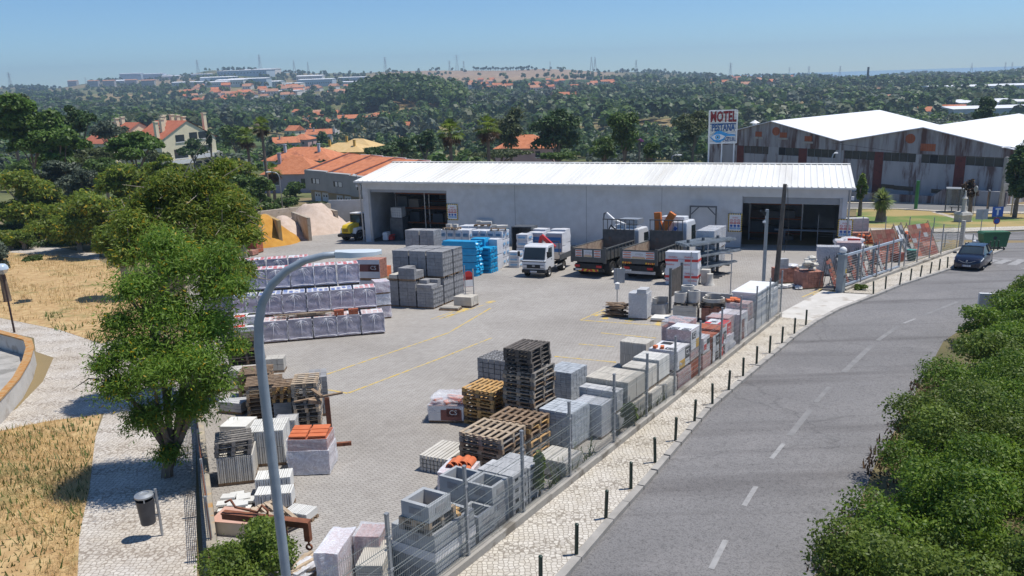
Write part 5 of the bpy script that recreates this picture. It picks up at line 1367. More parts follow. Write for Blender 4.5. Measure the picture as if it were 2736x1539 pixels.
b = MB(); b.tube([(-1.1, 0, 1.3), (-.95, 0, 1.38), (-.85, 0, 1.2), (-.3, .02, 1.12), (-.15, 0, 1.32), (-.02, 0, 1.2), (-.05, 0, 1.05)], .03, 6); b.build('rope_ring', M_RUST, t, smooth=True)
for xx in (-.35, .35):
 b = MB(); b.bb((xx - .05, -.05, -.2), (xx + .05, .05, .879)); b.build('leg', M_RUST, t)
t = thing('rusty_stand', 'rusty steel post stand with boards on its head beside the grey pallets', 'steel stand', -5.85, 22.75, R(8), tilt=False)
b = MB(); b.bb((-.07, -.07, -.2), (.07, .07, 1.65)); b.build('post', M_RUST, t)
b = MB(); b.bb((.071, -.05, .0), (.62, .05, .12)); b.bb((.1, -.04, -.2), (.2, .04, -.001)); b.build('foot', M_RUST, t)
b = MB(); b.box((-.25, 0, 1.70), (1.5, .09, .05), ry=-.12); b.box((-.3, .1, 1.82), (.1, .7, .05), rz=.5); b.box((-.35, -.12, 1.62), (.4, .14, .12), ry=.2); b.build('boards', wood('brown'), t)
t = pack('tile_pack', 'leaning bundle of terracotta ribbed tiles in white film at the bottom edge', 'roof tiles', (-4.25, 14.35), R(-8), .45, 1.1, 1.0, (8, 1, 2), M_CLAYO, seed=80, film=M_FILMW, pal=None, sheets=(cs_sheet('r', 0, .8, .0, .5, ((.1, 1, .1, .9, 1, 'CS'),), size=.16),))
t = pack('sheet_pack', 'pack of cream flat sheets with faded film at the bottom edge', 'sheets', (-3.45, 14.3), R(-4), .58, 1.1, .72, (1, 1, 12), M_SLABT, seed=81, film=None)
t = pack('tile_pack', 'stack of dark red ribbed tiles in film behind the cream sheets', 'roof tiles', (-3.6, 15.1), R(-6), .55, .6, .95, (12, 1, 3), M_BRKR, seed=82, film=M_FILM, pal=None)
t = thing('timber_pile', 'pale sawn planks heaped with white plastic beside the bush', 'planks', -4.75, 15.0, R(60), dz=0)
b = MB()
for k in range(10): b.box((0, -.2 + .045 * k, .3 + .04 * (k % 4)), (.95, .08, .03), rz=.06 * (k - 5))
b.box((0, 0, .14), (.8, .4, .26)); b.build('planks', wood('tan'), t)
b = MB(); lump(b, .9, .55, .3, .12, 8, .09, 12, round_=.6); b.build('plastic_sheet', M_FILMW, t, smooth='auto')
# -- goods by the warehouse
GA_ = R(-24)
def frc(fr, rz, w, d):              # centre from the front right base corner
 c, s = math.cos(rz), math.sin(rz)
 return (fr[0] - c * w, fr[1] - s * w)
def off(p, rz, dx, dy):
 c, s = math.cos(rz), math.sin(rz)
 return (p[0] + c * dx - s * dy, p[1] + s * dx + c * dy)
gfr = (-4.5, 43.21)
colname = ['right', 'middle', 'left']
rown = ['front row', 'middle row', 'back row']
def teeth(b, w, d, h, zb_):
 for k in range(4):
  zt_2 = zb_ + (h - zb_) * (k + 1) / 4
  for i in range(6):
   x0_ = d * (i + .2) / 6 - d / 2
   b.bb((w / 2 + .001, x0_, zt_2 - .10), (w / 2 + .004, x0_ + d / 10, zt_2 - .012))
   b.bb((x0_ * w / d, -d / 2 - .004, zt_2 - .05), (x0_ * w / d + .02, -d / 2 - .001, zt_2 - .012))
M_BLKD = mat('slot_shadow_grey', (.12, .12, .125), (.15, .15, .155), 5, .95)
for r_ in range(3):
 for c_ in range(3):
  for lv in range(2 if r_ else 1):
   fr_ = off(gfr, GA_, -c_ * 1.17, r_ * 1.32)
   fl_ = frc(fr_, GA_, 1.08, 1.2)
   h = 1.56 if not (r_ == 0 and c_ == 0) else 1.2
   pack('block_pallet', 'grey concrete block pallet, %s column of the %s, %s layer' % (colname[c_], rown[r_], ('lower', 'upper')[lv]), 'concrete blocks', fl_, GA_ + rng.uniform(-.02, .02), 1.08, 1.18, h, (2, 5, 7), M_BLKG, lv * 1.6, seed=100 + r_ * 9 + c_ + lv, group='grey block pallets opposite the trucks', extra=teeth, jit=.006)
fl_ = frc(off(gfr, GA_, -1.17, 0), GA_, 1.08, 1.2)
pack('block_pallet', 'half used grey block pallet with stepped top on the front middle column', 'concrete blocks', fl_, GA_, 1.08, 1.1, .75, (2, 4, 3), M_BLKG, 1.6, seed=130, top_missing=.6)
fl_ = frc(gfr, GA_, 1.08, 1.2)
pack('loose_blocks', 'loose grey blocks left on the low front right block pallet', 'concrete blocks', fl_, GA_, 1.0, 1.1, .42, (2, 3, 2), M_BLKG, 1.21, seed=131, pal=None, top_missing=.5)
fl_ = frc(off(gfr, GA_, -2.34, 0), GA_, 1.08, 1.2)
t = pack('slab_pallet', 'thin layer of slabs and one rough stone on the front left block pallet', 'stone slabs', fl_, GA_, 1.08, 1.0, .34, (2, 2, 1), M_SLABT, 1.6, seed=132, top_missing=.5)
for c_ in range(2):
 for lv in range(2):
  fl_ = frc(off((-5.57, 56.0), GA_, -c_ * 1.25, 0), GA_, 1.15, 1.2)
  pack('block_pallet', 'grey block pallet in the far pair before the left doorway, %s %s' % (('right', 'left')[c_], ('lower', 'upper')[lv]), 'concrete blocks', fl_, GA_, 1.15, 1.2, 1.56, (2, 5, 7), M_BLKG, lv * 1.6, seed=140 + c_ * 2 + lv, group='far pair of grey block stacks', jit=.006)
pack('kerb_pallet', 'pallet of short concrete kerb stones at the foot of the grey block stacks', 'kerb stones', (-3.4, 43.7), GA_, 1.15, .95, .62, (1, 7, 2), M_SLABT, seed=150, gap=.012)
t = pack('kerb_pile', 'flat pallet with a few concrete posts lying at the yellow line', 'kerb stones', (-4.2, 42.85), GA_ + .1, 1.2, .6, .22, (1, 3, 1), M_SLABT, seed=151, gap=.08, ph=.12)
t = thing('round_sign', 'red and white round top sign leaning behind the kerb stones', 'sign', -2.75, 48.4, R(20))
b = MB(); b.lathe([(0, 0), (.32, 0), (.32, .03)], (0, 0, 1.0), 16, 0, 'Y'); b.bb((-.319, 0, .3), (.319, .03, .96)); b.build('panel', M_RED, t)
b = MB(); b.bb((-.3, -.012, .32), (.3, -.001, .75)); b.build('stripe', M_WHITE, t)
t = pole('sign_post', 'slim post with a narrow grey sign seen edge-on beside the kerb stones', 'sign', -2.25, 44.6, 2.1)
b = MB(); b.box((0, 0, 1.7), (.06, .4, .7)); b.build('sign_back', M_STEEL, t)
pole('steel_pole', 'second thin pole behind the kerb pallet', 'pole', -2.9, 47.2, 1.9)
for k in range(2):
 pack('brick_pallet', 'brown CS printed brick pallet, %s one between the brick rows and grey blocks' % ('lower', 'upper')[k], 'clay bricks', (-9.4, 46.6), R(-14), 1.5, 1.1, 1.25, (5, 4, 7), M_BRKP, k * 1.3, seed=160 + k, sheets=(cs_sheet('r', 0, 1, .02, 1, ((.02, .98, .35, .75, 4, None), (.5, .95, .36, .74, 4, 'CS')), size=.34),))
fl_ = (-7.35, 41.0)
for k in range(3): pack('bagged_pallet', 'red and white bagged goods pallet at the right end of the brick rows, %s layer' % ORD[k], 'bagged goods', fl_, R(20), .75, .9, .68, (2, 2, 5), M_CARD if k == 1 else M_CSR, k * .7, seed=165 + k, film=M_FILMW, jit=.02)
pack('brick_pallet', 'open stack of red hollow bricks behind the brown CS pallets', 'clay bricks', (-10.8, 47.6), R(-14), 1.2, 1.0, .95, (4, 3, 4), M_CLAYO, seed=170, top_missing=.4)
pack('scrap_wood_pile', 'stack of split boards left of the brown CS pallets', 'wood pile', (-10.9, 50.4), R(-14), 1.4, 1.0, .9, (1, 6, 14), wood('brown'), seed=171, pal=None, jit=.04)
pack('brick_pallet', 'orange tile pack at the doorway behind the grey stacks', 'roof tiles', (-9.9, 54.0), R(-24), 1.1, .9, .95, (3, 3, 3), M_CLAYO, seed=172, top_missing=.3)
for k in range(2):
 pack('brick_pallet', 'tall stack of dark red bricks before the orange sand, %s' % ('left one', 'right one')[k], 'clay bricks', (-26.3 + 1.75 * k, 70.6 - .25 * k), R(-10), 1.55, 1.2, 2.3, (5, 4, 12), M_BRKR, seed=175 + k, gap=.02)
 pack('brick_pallet', 'low flat pallet of red bricks before the tall dark red stacks, %s' % ('left', 'right')[k], 'clay bricks', (-26.4 + 1.9 * k, 68.9 - .2 * k), R(-10), 1.6, 1.1, .5, (4, 4, 2), M_BRKP, seed=178 + k)
M_BLUEF = mat('blue_film', (.01, .29, .56), (.02, .36, .64), 2.5, .3, .35, bscale=5)
M_WHF = mat('white_wrap', (.62, .63, .66), (.70, .71, .73), 2.2, .35, .35, bscale=4)
M_BLUED = mat('deep_blue_print', (.02, .12, .33), None, 2, .4); M_BLUEL = mat('pale_blue_print', (.20, .40, .62), (.3, .5, .7), 5, .4)
def foam(label, fr_, w, d, h, m, printm, nx=1, ny=1, nz=4, z0=0, seed=1, pal=True, bumps=True, marks_=True):
 fl_ = frc(fr_, GA_, w, d); x, y = centre(fl_, GA_, w, d)
 t = thing('insulation_pack', label, 'wrapped packs', x, y, GA_, dz=z0)
 b = MB()
 r = random.Random(seed)
 b2 = MB()
 for i in range(nx):
  for j in range(ny):
   for k in range(nz):
    sx, sy, sz = w / nx, d / ny, h / nz
    c = (-w / 2 + (i + .5) * sx, -d / 2 + (j + .5) * sy, (k + .5) * sz)
    q = MB(); lump(q, sx - .02, sy - .02, sz - .01, 0, 5, .025, seed + i * 7 + j * 3 + k, round_=.12)
    b.put([(v[0] + c[0], v[1] + c[1], v[2] + k * sz) for v in q.v], q.f)
    if marks_:
     b2.bb((c[0] - sx * .3, -d / 2 - .03, c[2] - sz * .12), (c[0] + sx * .3, -d / 2 - .018, c[2] + sz * .16))
     if i == nx - 1: b2.bb((w / 2 + .018, c[1] - sy * .3, c[2] - sz * .14), (w / 2 + .03, c[1] + sy * .2, c[2] + sz * .14))
 b.put(b2.v, b2.f, 1)
 b.build('wrapped_body', [m, printm], t, smooth='auto')
 return t
foam('big block of bright blue film wrapped insulation boards beside the grey blocks', (-2.42, 53.86), 2.75, 1.0, 2.5, M_BLUEF, mat('mid_blue_print', (.01, .2, .42), None, 2, .35), 1, 2, 5, seed=1, marks_=False)
foam('lower bright blue film pack to the right of the big blue block', (-1.45, 55.1), 1.0, 1.2, 1.85, M_BLUEF, mat('mid_blue_print', (.01, .2, .42)), 1, 2, 5, seed=2)
foam('blue topped white pack squeezed behind the low blue pack', (-1.9, 56.3), 1.2, 1.1, 2.4, M_BLUEF, M_BLUED, 1, 1, 3, seed=3)
foam('plain white wrapped pack between the blue packs and the tall white stack', (-.98, 56.6), .95, 1.0, 2.3, M_WHF, M_BLUEL, 1, 1, 2, seed=4, marks_=False)
foam('tall white stack with blue printed bands facing the yard, right part', (-.62, 58.3), 2.6, 1.35, 2.7, M_WHF, M_BLUEL, 4, 2, 4, seed=5)
foam('tall white stack with small blue marks behind the bright blue block, left part', (-3.2, 60.2), 2.7, 1.35, 2.65, M_WHF, M_BLUEL, 4, 2, 3, seed=6)
foam('white wrapped packs in the row behind the printed stack', (-.9, 61.2), 3.6, 1.4, 2.75, M_WHF, M_BLUEL, 4, 1, 3, seed=7)
foam('white rolls stacked flat at the right end behind the small truck', (1.35, 60.6), 1.0, 1.2, 2.1, M_WHF, M_BLUEL, 1, 1, 4, seed=8)
t = foam('white bag stack close behind the small truck cab', (.6, 57.3), .9, .9, 1.2, M_WHF, M_BLUEL, 1, 1, 3, seed=9)
for k, (x, y, z) in enumerate(((-4.6, 61.3, 2.66), (-2.2, 62.0, 2.77), (-.9, 59.2, 2.72))):
 put_pallet('brown', x, y, GA_ + .2 * k, z, 'brown pallet lying on top of the white insulation stacks, %s from the left' % ORD[k], None)
 t = thing('concrete_weight', 'concrete pieces weighing down the white stacks, %s from the left' % ORD[k], 'concrete blocks', x, y, GA_ + .3 * k, dz=z + .148)
 b = MB(); b.box((-.3, .1, .13), (.4, .3, .24)); b.box((.35, 0, .13), (.36, .3, .25)) if k == 0 else b.box((.3, 0, .1), (.9, .35, .18)); b.build('blocks', M_SLABC, t)
for k, (sx, sy, hh) in enumerate(((1513, 700, 0), (1600, 690, 0))): pass
bx = [(2.6, 61.6), (4.1, 60.9), (2.9, 63.2), (4.5, 62.5)]
for k, (x, y) in enumerate(bx):
 t = foam('white topped pallet with navy printed sides by the wall, %s' % ('front left', 'front right', 'rear left', 'rear right')[k], (x, y), 1.4, 1.2, 2.1 + .1 * (k > 1), M_WHF, M_BLUED, 1, 1, 2, seed=20 + k, marks_=False)
 b = MB(); b.bb((-.69, -.652, .1), (.69, -.64, 2.0), 0); b.bb((-.6, -.66, .45), (.6, -.653, .85), 1); b.bb((-.6, -.66, 1.3), (.6, -.653, 1.75), 1); b.build('grey_sheet', [mat('grey_lilac_sheet', (.36, .34, .38), None, 2, .4), M_BLUED], t)
t = thing('open_crate', 'dark steel box open to the front against the warehouse wall', 'steel box', 1.2, 64.4, GA_)
b = MB(); b.bb((-.9, -.7, 0), (-.82, .7, 2.4)); b.bb((.82, -.7, 0), (.9, .7, 2.4)); b.bb((-.819, -.7, 2.32), (.819, .7, 2.4)); b.bb((-.819, .62, 0), (.819, .7, 2.319)); b.build('shell', M_STEELD, t)
t = foam('teal wrapped bales in the wall shade behind the small truck', (-.6, 65.6), 2.4, 1.2, 2.0, mat('teal_wrap', (.02, .16, .22), (.03, .2, .26), 3, .5), M_BLUED, 2, 1, 2, seed=30, marks_=False)
for k in range(2):
 x, y = centre((9.83, 48.74), GA_, 2.04, 1.05)
 t = thing('sheet_pack', 'white pack with red band lettered Onduline, %s of two' % ('lower', 'upper')[k], 'roofing sheets', x, y, GA_, dz=k * 1.06)
 b = MB(); lump(b, 2.04, 1.05, 1.03, .02, 9, .02, 60 + k, taper=.99); b.build('wrapped_sheets', M_WHF, t, smooth='auto')
 b = MB(); FXo = Matrix.Rotation(R(90), 4, 'X'); zb2 = .46
 b.bb((-1.035, -.555, zb2), (1.035, -.545, zb2 + .15), 0); b.bb((1.035, -.545, zb2), (1.045, .53, zb2 + .15), 0)
 for xx, zz in (((-.55, .75), (.45, .75), (-.75, .27), (.25, .27)) if k else ((-.35, .75), (.5, .75), (-.85, .3), (.7, .3))):
  b.text('Onduline', .15, Matrix.Translation((xx, -.552, zz)) @ FXo, 0)
 b.bb((-.2, -.565, .42), (.2, -.556, .60), 1); b.bb((-.15, -.57, .5), (.15, -.566, .52), 2)
 b.build('red_print', [M_CSR, M_CARD, M_BLUED], t)
RX, RY = 11.7, 50.6
t = thing('cantilever_rack', 'dark steel cantilever rack loaded with galvanised profiles right of the third truck', 'rack', RX, RY, R(36))
for xx in (0, 1.5, 3.0):
 b = MB(); b.bb((xx - .07, -.07, 0), (xx + .07, .07, 2.6)); b.bb((xx - .06, -1.0, .0), (xx + .06, 1.0, .11)); b.build('upright', M_STEELD, t)
 for z in (.7, 1.5, 2.3):
  b = MB(); b.bb((xx - .05, -1.0, z - .1), (xx + .05, -.071, z)); b.bb((xx - .05, .071, z - .1), (xx + .05, 1.0, z)); b.build('arm', M_STEELD, t)
M_GALV = mat('bright_galvanised', (.20, .225, .24), (.30, .33, .35), 4, .4, .05, .35, rnd=.3)
r_ = random.Random(4)
for k, z in enumerate((.702, 1.502, 2.302)):
 for sd_ in (-1, 1):
  for j in range(3):
   px_, py_ = off((RX, RY), R(36), 1.5, sd_ * (.25 + j * .28))
   q = thing('steel_profile_bundle', 'galvanised steel profile bundle, %s level, %s side, %s from the post' % (ORD[k], 'near' if sd_ < 0 else 'far', ORD[j]), 'steel profiles', px_, py_, R(36) + r_.uniform(-.05, .05), dz=z, group='profiles on the cantilever rack')
   b = MB(); L_ = r_.uniform(3.6, 5.2)
   for m_ in range(4):
    b.bb((-L_ / 2 + r_.uniform(-.2, .2), -.12 + m_ * .065, 0), (L_ / 2 + r_.uniform(-.2, .2), -.075 + m_ * .065, .05)); b.bb((-L_ / 2, -.12 + m_ * .065, .051), (L_ / 2 + r_.uniform(-.3, .3), -.06 + m_ * .065, .1 + .05 * (m_ % 2)))
   b.build('profiles', M_GALV, q)
for k in range(3):
 for lv in range(2):
  pack('block_pallet', 'light grey upright block pallet right of the rack, %s from the front, %s' % (ORD[k], ('lower', 'upper')[lv]), 'concrete blocks', off((13.9, 52.6), R(62), k * 1.2, 0), R(62), 1.1, 1.2, 1.42, (8, 3, 3), M_BLKL, lv * 1.46, seed=180 + k * 2 + lv, group='light grey block pallets at the right doorway', jit=.012, film=M_FILM if lv else None)
for k in range(3):
 t = thing('rack_beam', 'loose dark beam lying on the paving before the light grey blocks, %s from the front' % ORD[k], 'beam', 13.2 + .35 * k, 50.3 + .55 * k, R(-14))
 b = MB(); b.box((0, 0, .05), (1.0, .09, .09)); b.build('beam', M_STEELD, t)
t = pack('block_pallet', 'small concrete post bases beside the red and white packs', 'concrete blocks', (12.0, 48.3), GA_, .55, .55, .95, (1, 1, 2), M_SLABC, seed=190, pal=None)
t = thing('stone_pedestal', 'round concrete pedestal with flared foot beside the red and white packs', 'concrete pedestal', 12.5, 47.9)
b = MB(); b.lathe([(0, 0), (.3, 0), (.28, .08), (.2, .2), (.18, .7), (.2, .75), (0, .76)], (0, 0, 0), 14); b.build('body', M_SLABC, t, smooth='auto')
pole('steel_pole', 'thin pole standing before the cantilever rack', 'pole', 12.5, 48.7, 2.6)
# -- vehicles
M_TYRE = mat('tyre_rubber', (.018, .018, .018), (.03, .03, .03), 8, .85)
M_RIM = mat('steel_rim', (.30, .29, .28), (.4, .39, .37), 4, .45, metal=.4)
M_CHAS = mat('chassis_black', (.02, .02, .021), (.035, .035, .035), 3, .7)
M_TRKW = mat('truck_white', (.70, .71, .72), (.62, .63, .64), .8, .3, spec=.5)
M_TIP = mat('tipper_grey', (.075, .078, .075), (.11, .11, .105), 3, .65, .1, detail=8, c3=(.17, .085, .05), s3=1.3, t3=(.60, .75))
M_TIPI = mat('tipper_bed', (.26, .20, .155), (.36, .29, .22), 4, .8, .1, detail=8, c3=(.17, .10, .07), s3=1.5)
M_LENS = mat('head_lens', (.6, .6, .6), None, 2, .1, spec=.8); M_TAIL = mat('tail_red', (.45, .02, .02), None, 2, .2); M_AMB = mat('amber_lens', (.7, .28, .03), None, 2, .2)
M_GLASS = mat('car_glass', (.022, .03, .032), (.03, .04, .042), 1, .05, spec=.8)
def wheel(t, x, y, r, w, side, rim=M_RIM):
 b = MB(); b.lathe([(r * .62, -w / 2), (r * .95, -w / 2), (r, -w * .35), (r, w * .35), (r * .95, w / 2), (r * .62, w / 2)], (x, y, r), 24, 0, 'Y'); wh = b.build('wheel', M_TYRE, t, smooth='auto')
 b = MB(); s = side
 pr = [(0.001, s * w * .12), (r * .18, s * w * .32), (r * .22, s * w * .1), (r * .5, s * w * .06), (r * .56, s * w * .36), (r * .63, s * w * .42), (r * .63, -s * w * .3)]
 b.lathe(pr, (x, y, r), 20, 0, 'Y'); b.build('rim', rim, wh, smooth='auto')
 return wh
def plate(t, x, y, z, rz=0, body='48-JA-54', w=.5):
 b = MB(); b.box((x, y, z), (.012, w, .11), 0)
 s = 1 if rz == 0 else -1
 b.box((x + s * .007, y + s * -.0, z), (.004, w * .96, .1), 0)
 M = Matrix.Translation((x + s * .0095, y, z)) @ Matrix.Rotation(R(90) if s > 0 else R(-90), 4, 'Z') @ Matrix.Rotation(R(90), 4, 'X')
 b.text(body, .09, M, 1, .001)
 b.box((x + s * .009, y - s * (w / 2 - .025), z), (.004, .045, .1), 2)
 b.build('number_plate', [M_WHITE, M_BLACK, M_BLUE], t)
def chevrons(t, x, y0, y1, z0, z1, s=-1):
 b = MB(); n = 8; w = (y1 - y0) / n
 b.bb((x, y0, z0), (x + s * .01, y1, z1), 0)
 for k in range(n):
  if k % 2: continue
  a = y0 + k * w; o_ = w * .6 * (1 if k < n / 2 else -1)
  lo, hi = y0 + .005, y1 - .005
  q = [(min(max(v, lo), hi), z) for v, z in ((a, z0 + .005), (a + w, z0 + .005), (a + w + o_, z1 - .005), (a + o_, z1 - .005))]
  b.prism(q, x + s * .0105, x + s * .016, 'X', 1)
 b.build('chevron_board', [M_YELP, M_RED], t)
hd = R(66 - 180)
t = thing('flatbed_truck', 'small white cab flatbed truck with folded red crane facing the yard', 'truck', 1.54, 52.7, hd)
prof = [(-1.75, .55), (-.02, .55), (.03, .95), (.02, 1.12), (-.08, 1.24), (-.42, 2.12), (-.62, 2.2), (-1.62, 2.22), (-1.75, 2.1)]
b = MB(); b.prism(prof, -.88, .88, 'Y'); b.build('cab', M_TRKW, t, bevel=.06)
b = MB(); b.put([(-.085, -.80, 1.27), (-.085, .80, 1.27), (-.385, .77, 2.06), (-.385, -.77, 2.06)], [(0, 1, 2, 3)])
b.v = [(v[0] + .02, v[1], v[2]) for v in b.v]; b.build('windscreen', M_GLASS, t)
for s in (-1, 1):
 b = MB(); b.prism([(-1.25, 1.35), (-.32, 1.32), (-.62, 2.02), (-1.25, 2.02)], s * .881, s * .892, 'Y'); b.build('side_window', M_GLASS, t)
 b = MB(); b.prism([(-1.3, .7), (-.3, .7), (-.28, 1.3), (-1.3, 1.3)], s * .8805, s * .8875, 'Y'); d_ = b.build('door', M_TRKW, t)
 b = MB(); b.box((-1.15, s * .895, 1.2), (.14, .012, .04)); b.build('handle', M_BLACK, d_)
 b = MB(); b.box((.05, s * .66, .80), (.02, .32, .2)); b.build('headlight', M_LENS, t, bevel=.008)
 b = MB(); b.box((.05, s * .62, .42), (.02, .12, .08)); b.build('fog_lamp', M_AMB, t)
 b = MB(); b.tube([(-.2, s * .88, 1.75), (.02, s * 1.05, 1.8), (.02, s * 1.05, 1.5)], .015, 5); b.box((.02, s * 1.08, 1.66), (.05, .16, .36)); b.build('mirror', M_BLACK, t)
 wheel(t, -.75, s * .78, .38, .24, s)
 wheel(t, -3.6, s * .72, .38, .42, s)
b = MB(); b.box((.005, 0, .80), (.08, 1.5, .26)); b.build('grille', M_CHAS, t)
b = MB(); b.box((.045, 0, .84), (.02, .2, .12)); b.build('badge', M_STEEL, t, bevel=.005)
b = MB(); b.box((-.12, 0, .46), (.4, 1.76, .24)); b.build('bumper', M_CHAS, t, bevel=.04)
plate(t, .085, 0, .45)
b = MB(); b.box((-.03, 0, 1.14), (.14, 1.77, .05)); b.build('trim_line', M_CHAS, t)
for s in (-.35, .1, .5):
 pass
b = MB()
for s in (-.5, .05): b.tube([(-.09, s, 1.40), (-.14, s + .35, 1.45)], .008, 4)
b.build('wiper', M_BLACK, t)
b = MB(); b.bb((-5.6, -.42, .5), (-1.8, -.32, .7)); b.bb((-5.6, .32, .5), (-1.8, .42, .7)); b.bb((-2.9, -.319, .52), (-2.6, .319, .68)); b.build('chassis', M_CHAS, t)
b = MB(); b.bb((-5.9, -.95, .86), (-2.6, .95, .96)); b.build('bed', wood('dark'), t)
for s in (-1, 1):
 b = MB(); b.bb((-5.9, s * .95, .87), (-2.6, s * .99, 1.27)); b.build('side_board', M_STEELD, t)
 b = MB(); b.bb((-3.2, s * .9, .5), (-1.9, s * .92, .6)); b.build('side_guard', M_STEEL, t)
b = MB(); b.bb((-2.62, -.95, 1.271), (-2.56, -.9, 2.2)); b.bb((-2.62, .9, 1.271), (-2.56, .95, 2.2)); b.bb((-2.62, -.95, 2.201), (-2.56, .95, 2.26)); b.build('head_frame', M_STEELD, t)
b = MB(); b.box((-2.2, 0, 1.1), (.5, .6, .9)); b.tube([(-2.2, .1, 1.5), (-2.2, .1, 2.0)], .14, 10); b.build('crane_base', M_CHAS, t)
b = MB(); b.box((-2.2, .25, 2.25), (.24, 1.3, .26), rx=R(-40)); b.build('crane_boom', M_RED, t)
b = MB(); b.box((-2.2, -.35, 2.2), (.2, .9, .2), rx=R(75)); b.text('FASSI', .2, Matrix.Translation((-2.06, .3, 2.28)) @ Matrix.Rotation(R(-40), 4, 'X') @ Matrix.Rotation(R(90), 4, 'Z') @ Matrix.Rotation(R(90), 4, 'X')); b.build('crane_arm', M_RED, t)
def tipper(label, rear, heading, crane, cabh, banner_wide):
 t = thing('tipper_truck', label, 'truck', rear[0], rear[1], heading)
 W2 = 1.25; zb2, zt2 = 1.22, 2.0; L_ = 5.0
 b = MB(); b.bb((.25, -.5, .75), (7.6, -.36, 1.0)); b.bb((.25, .36, .75), (7.6, .5, 1.0)); b.bb((.4, -.359, .78), (.6, .359, .96)); b.bb((4, -.359, .78), (4.2, .359, .96)); b.build('chassis', M_CHAS, t)
 for s in (-1, 1):
  for xx in (1.35, 2.65): wheel(t, xx, s * .98, .52, .52, s)
  wheel(t, 6.6, s * 1.0, .52, .32, s)
  b = MB(); b.bb((0.06, s * W2 - s * .06, zb2), (L_, s * W2, zt2)); b.build('side_board', M_TIP, t)
  b = MB()
  for k in range(8): b.bb((.3 + k * .6, s * W2 + s * .001, zb2 + .02), (.38 + k * .6, s * W2 + s * .05, zt2 - .03))
  b.bb((0.06, s * (W2 + .051), zt2 - .029), (L_, s * (W2 - .06), zt2 + .04)); b.build('side_rib', M_TIP, t)
  b = MB(); b.bb((-.07, s * .62, .72), (-.02, s * 1.02, .88)); b.build('tail_light', M_TAIL, t)
  b = MB(); b.box((.75, s * .98, .8), (.04, .5, .6)); b.build('mudflap', M_CHAS, t)
  b = MB(); b.bb((3.5, s * 1.15, .55), (5.6, s * 1.2, .85)); b.build('side_guard', M_STEEL, t)
 b = MB(); b.bb((0.06, -W2 + .061, zb2), (L_, W2 - .061, zb2 + .06)); b.build('bed_floor', M_TIPI, t)
 b = MB(); b.bb((0.061, -W2 + .061, zb2 + .061), (L_, -W2 + .068, zt2 - .02)); b.bb((0.061, W2 - .068, zb2 + .061), (L_, W2 - .061, zt2 - .02)); b.build('bed_lining', M_TIPI, t)
 b = MB(); b.bb((0, -W2 - .05, zb2 - .14), (.06, W2 + .05, zt2)); b.bb((-.03, -W2 - .08, zb2 - .2), (.05, -W2 + .1, zt2 + .12)); b.bb((-.03, W2 - .1, zb2 - .2), (.05, W2 + .08, zt2 + .12)); b.build('tailgate', M_TIP, t)
 FR = Matrix.Rotation(R(-90), 4, 'Z') @ Matrix.Rotation(R(90), 4, 'X')
 b = MB()
 zc = (zb2 + zt2) / 2 + .06
 spans = ((-.95, -.45), (-.32, .32), (.45, .95)) if not banner_wide else ((-1.12, -.5), (-.498, .498), (.5, 1.12))
 for i, (a, c) in enumerate(spans):
  b.bb((-.036, a, zc - .24), (-.031, c, zc + .24), 0)
  if i != 1:
   for k in range(3): b.bb((-.040, a + .03, zc - .20 + k * .17), (-.0365, c - .03, zc - .135 + k * .17), 1)
   for k in range(2): b.bb((-.040, a + .06, zc - .105 + k * .17), (-.0365, c - .12, zc - .085 + k * .17), 3)
  else:
   b.text('alvipa', .25, Matrix.Translation((-.039, -.05, zc + .08)) @ FR, 2, .002)
   b.lathe([(0, -.038), (.05, -.038), (.05, -.036)], (0, 0, 0), 8, 2, 'X') if 0 else None
   b.bb((-.040, a + .08, zc - .12), (-.0365, c - .08, zc - .09), 1); b.bb((-.040, a + .02, zc - .21), (-.0365, c - .02, zc - .15), 4)
 b.build('banner', [M_CARD, M_CSO, M_STEEL, M_STEELD, M_CSY], t)
 b = MB(); b.bb((.0, -1.15, .42), (.1, 1.15, .6)); b.build('rear_bumper', M_CHAS if not banner_wide else M_STEEL, t)
 if banner_wide:
  chevrons(t, -.034, -1.15, -.5, zb2 - .13, zb2 - .01); chevrons(t, -.034, .5, 1.15, zb2 - .13, zb2 - .01)
 else:
  chevrons(t, -.005, -.75, .75, .43, .6)
 b = MB(); b.bb((.02, -1.0, .62), (.2, 1.0, .95)); b.build('light_bar', M_CHAS, t)
 plate(t, -.03, .75, .55 if not banner_wide else .64, 1, '57-57-PM')
 b = MB(); b.bb((L_, -W2, zb2), (L_ + .08, W2, zt2 + .75)); b.build('headboard', M_TIP, t)
 b = MB(); zr0, zr1 = zt2 + .751, zt2 + 1.45
 for k in range(8): b.bb((L_ + .01, -W2 + .02 + k * (2 * W2 - .08) / 7, zr0), (L_ + .06, -W2 + .06 + k * (2 * W2 - .08) / 7, zr1))
 b.bb((L_, -W2, zr1 + .001), (L_ + .08, W2, zr1 + .07)); b.build('rail', M_TIP, t)
 x0_ = 6.0; hc = cabh
 prof = [(x0_, .7), (x0_ + 2.1, .7), (x0_ + 2.15, 1.6), (x0_ + 1.95, hc - .25), (x0_ + 1.7, hc), (x0_ + .1, hc), (x0_, hc - .15)]
 b = MB(); b.prism(prof, -1.18, 1.18, 'Y'); b.build('cab', M_TRKW, t, bevel=.09)
 b = MB(); b.put([(x0_ + 2.165, -1.0, 1.65), (x0_ + 2.165, 1.0, 1.65), (x0_ + 1.985, .98, hc - .3), (x0_ + 1.985, -.98, hc - .3)], [(0, 1, 2, 3)]); b.build('windscreen', M_GLASS, t)
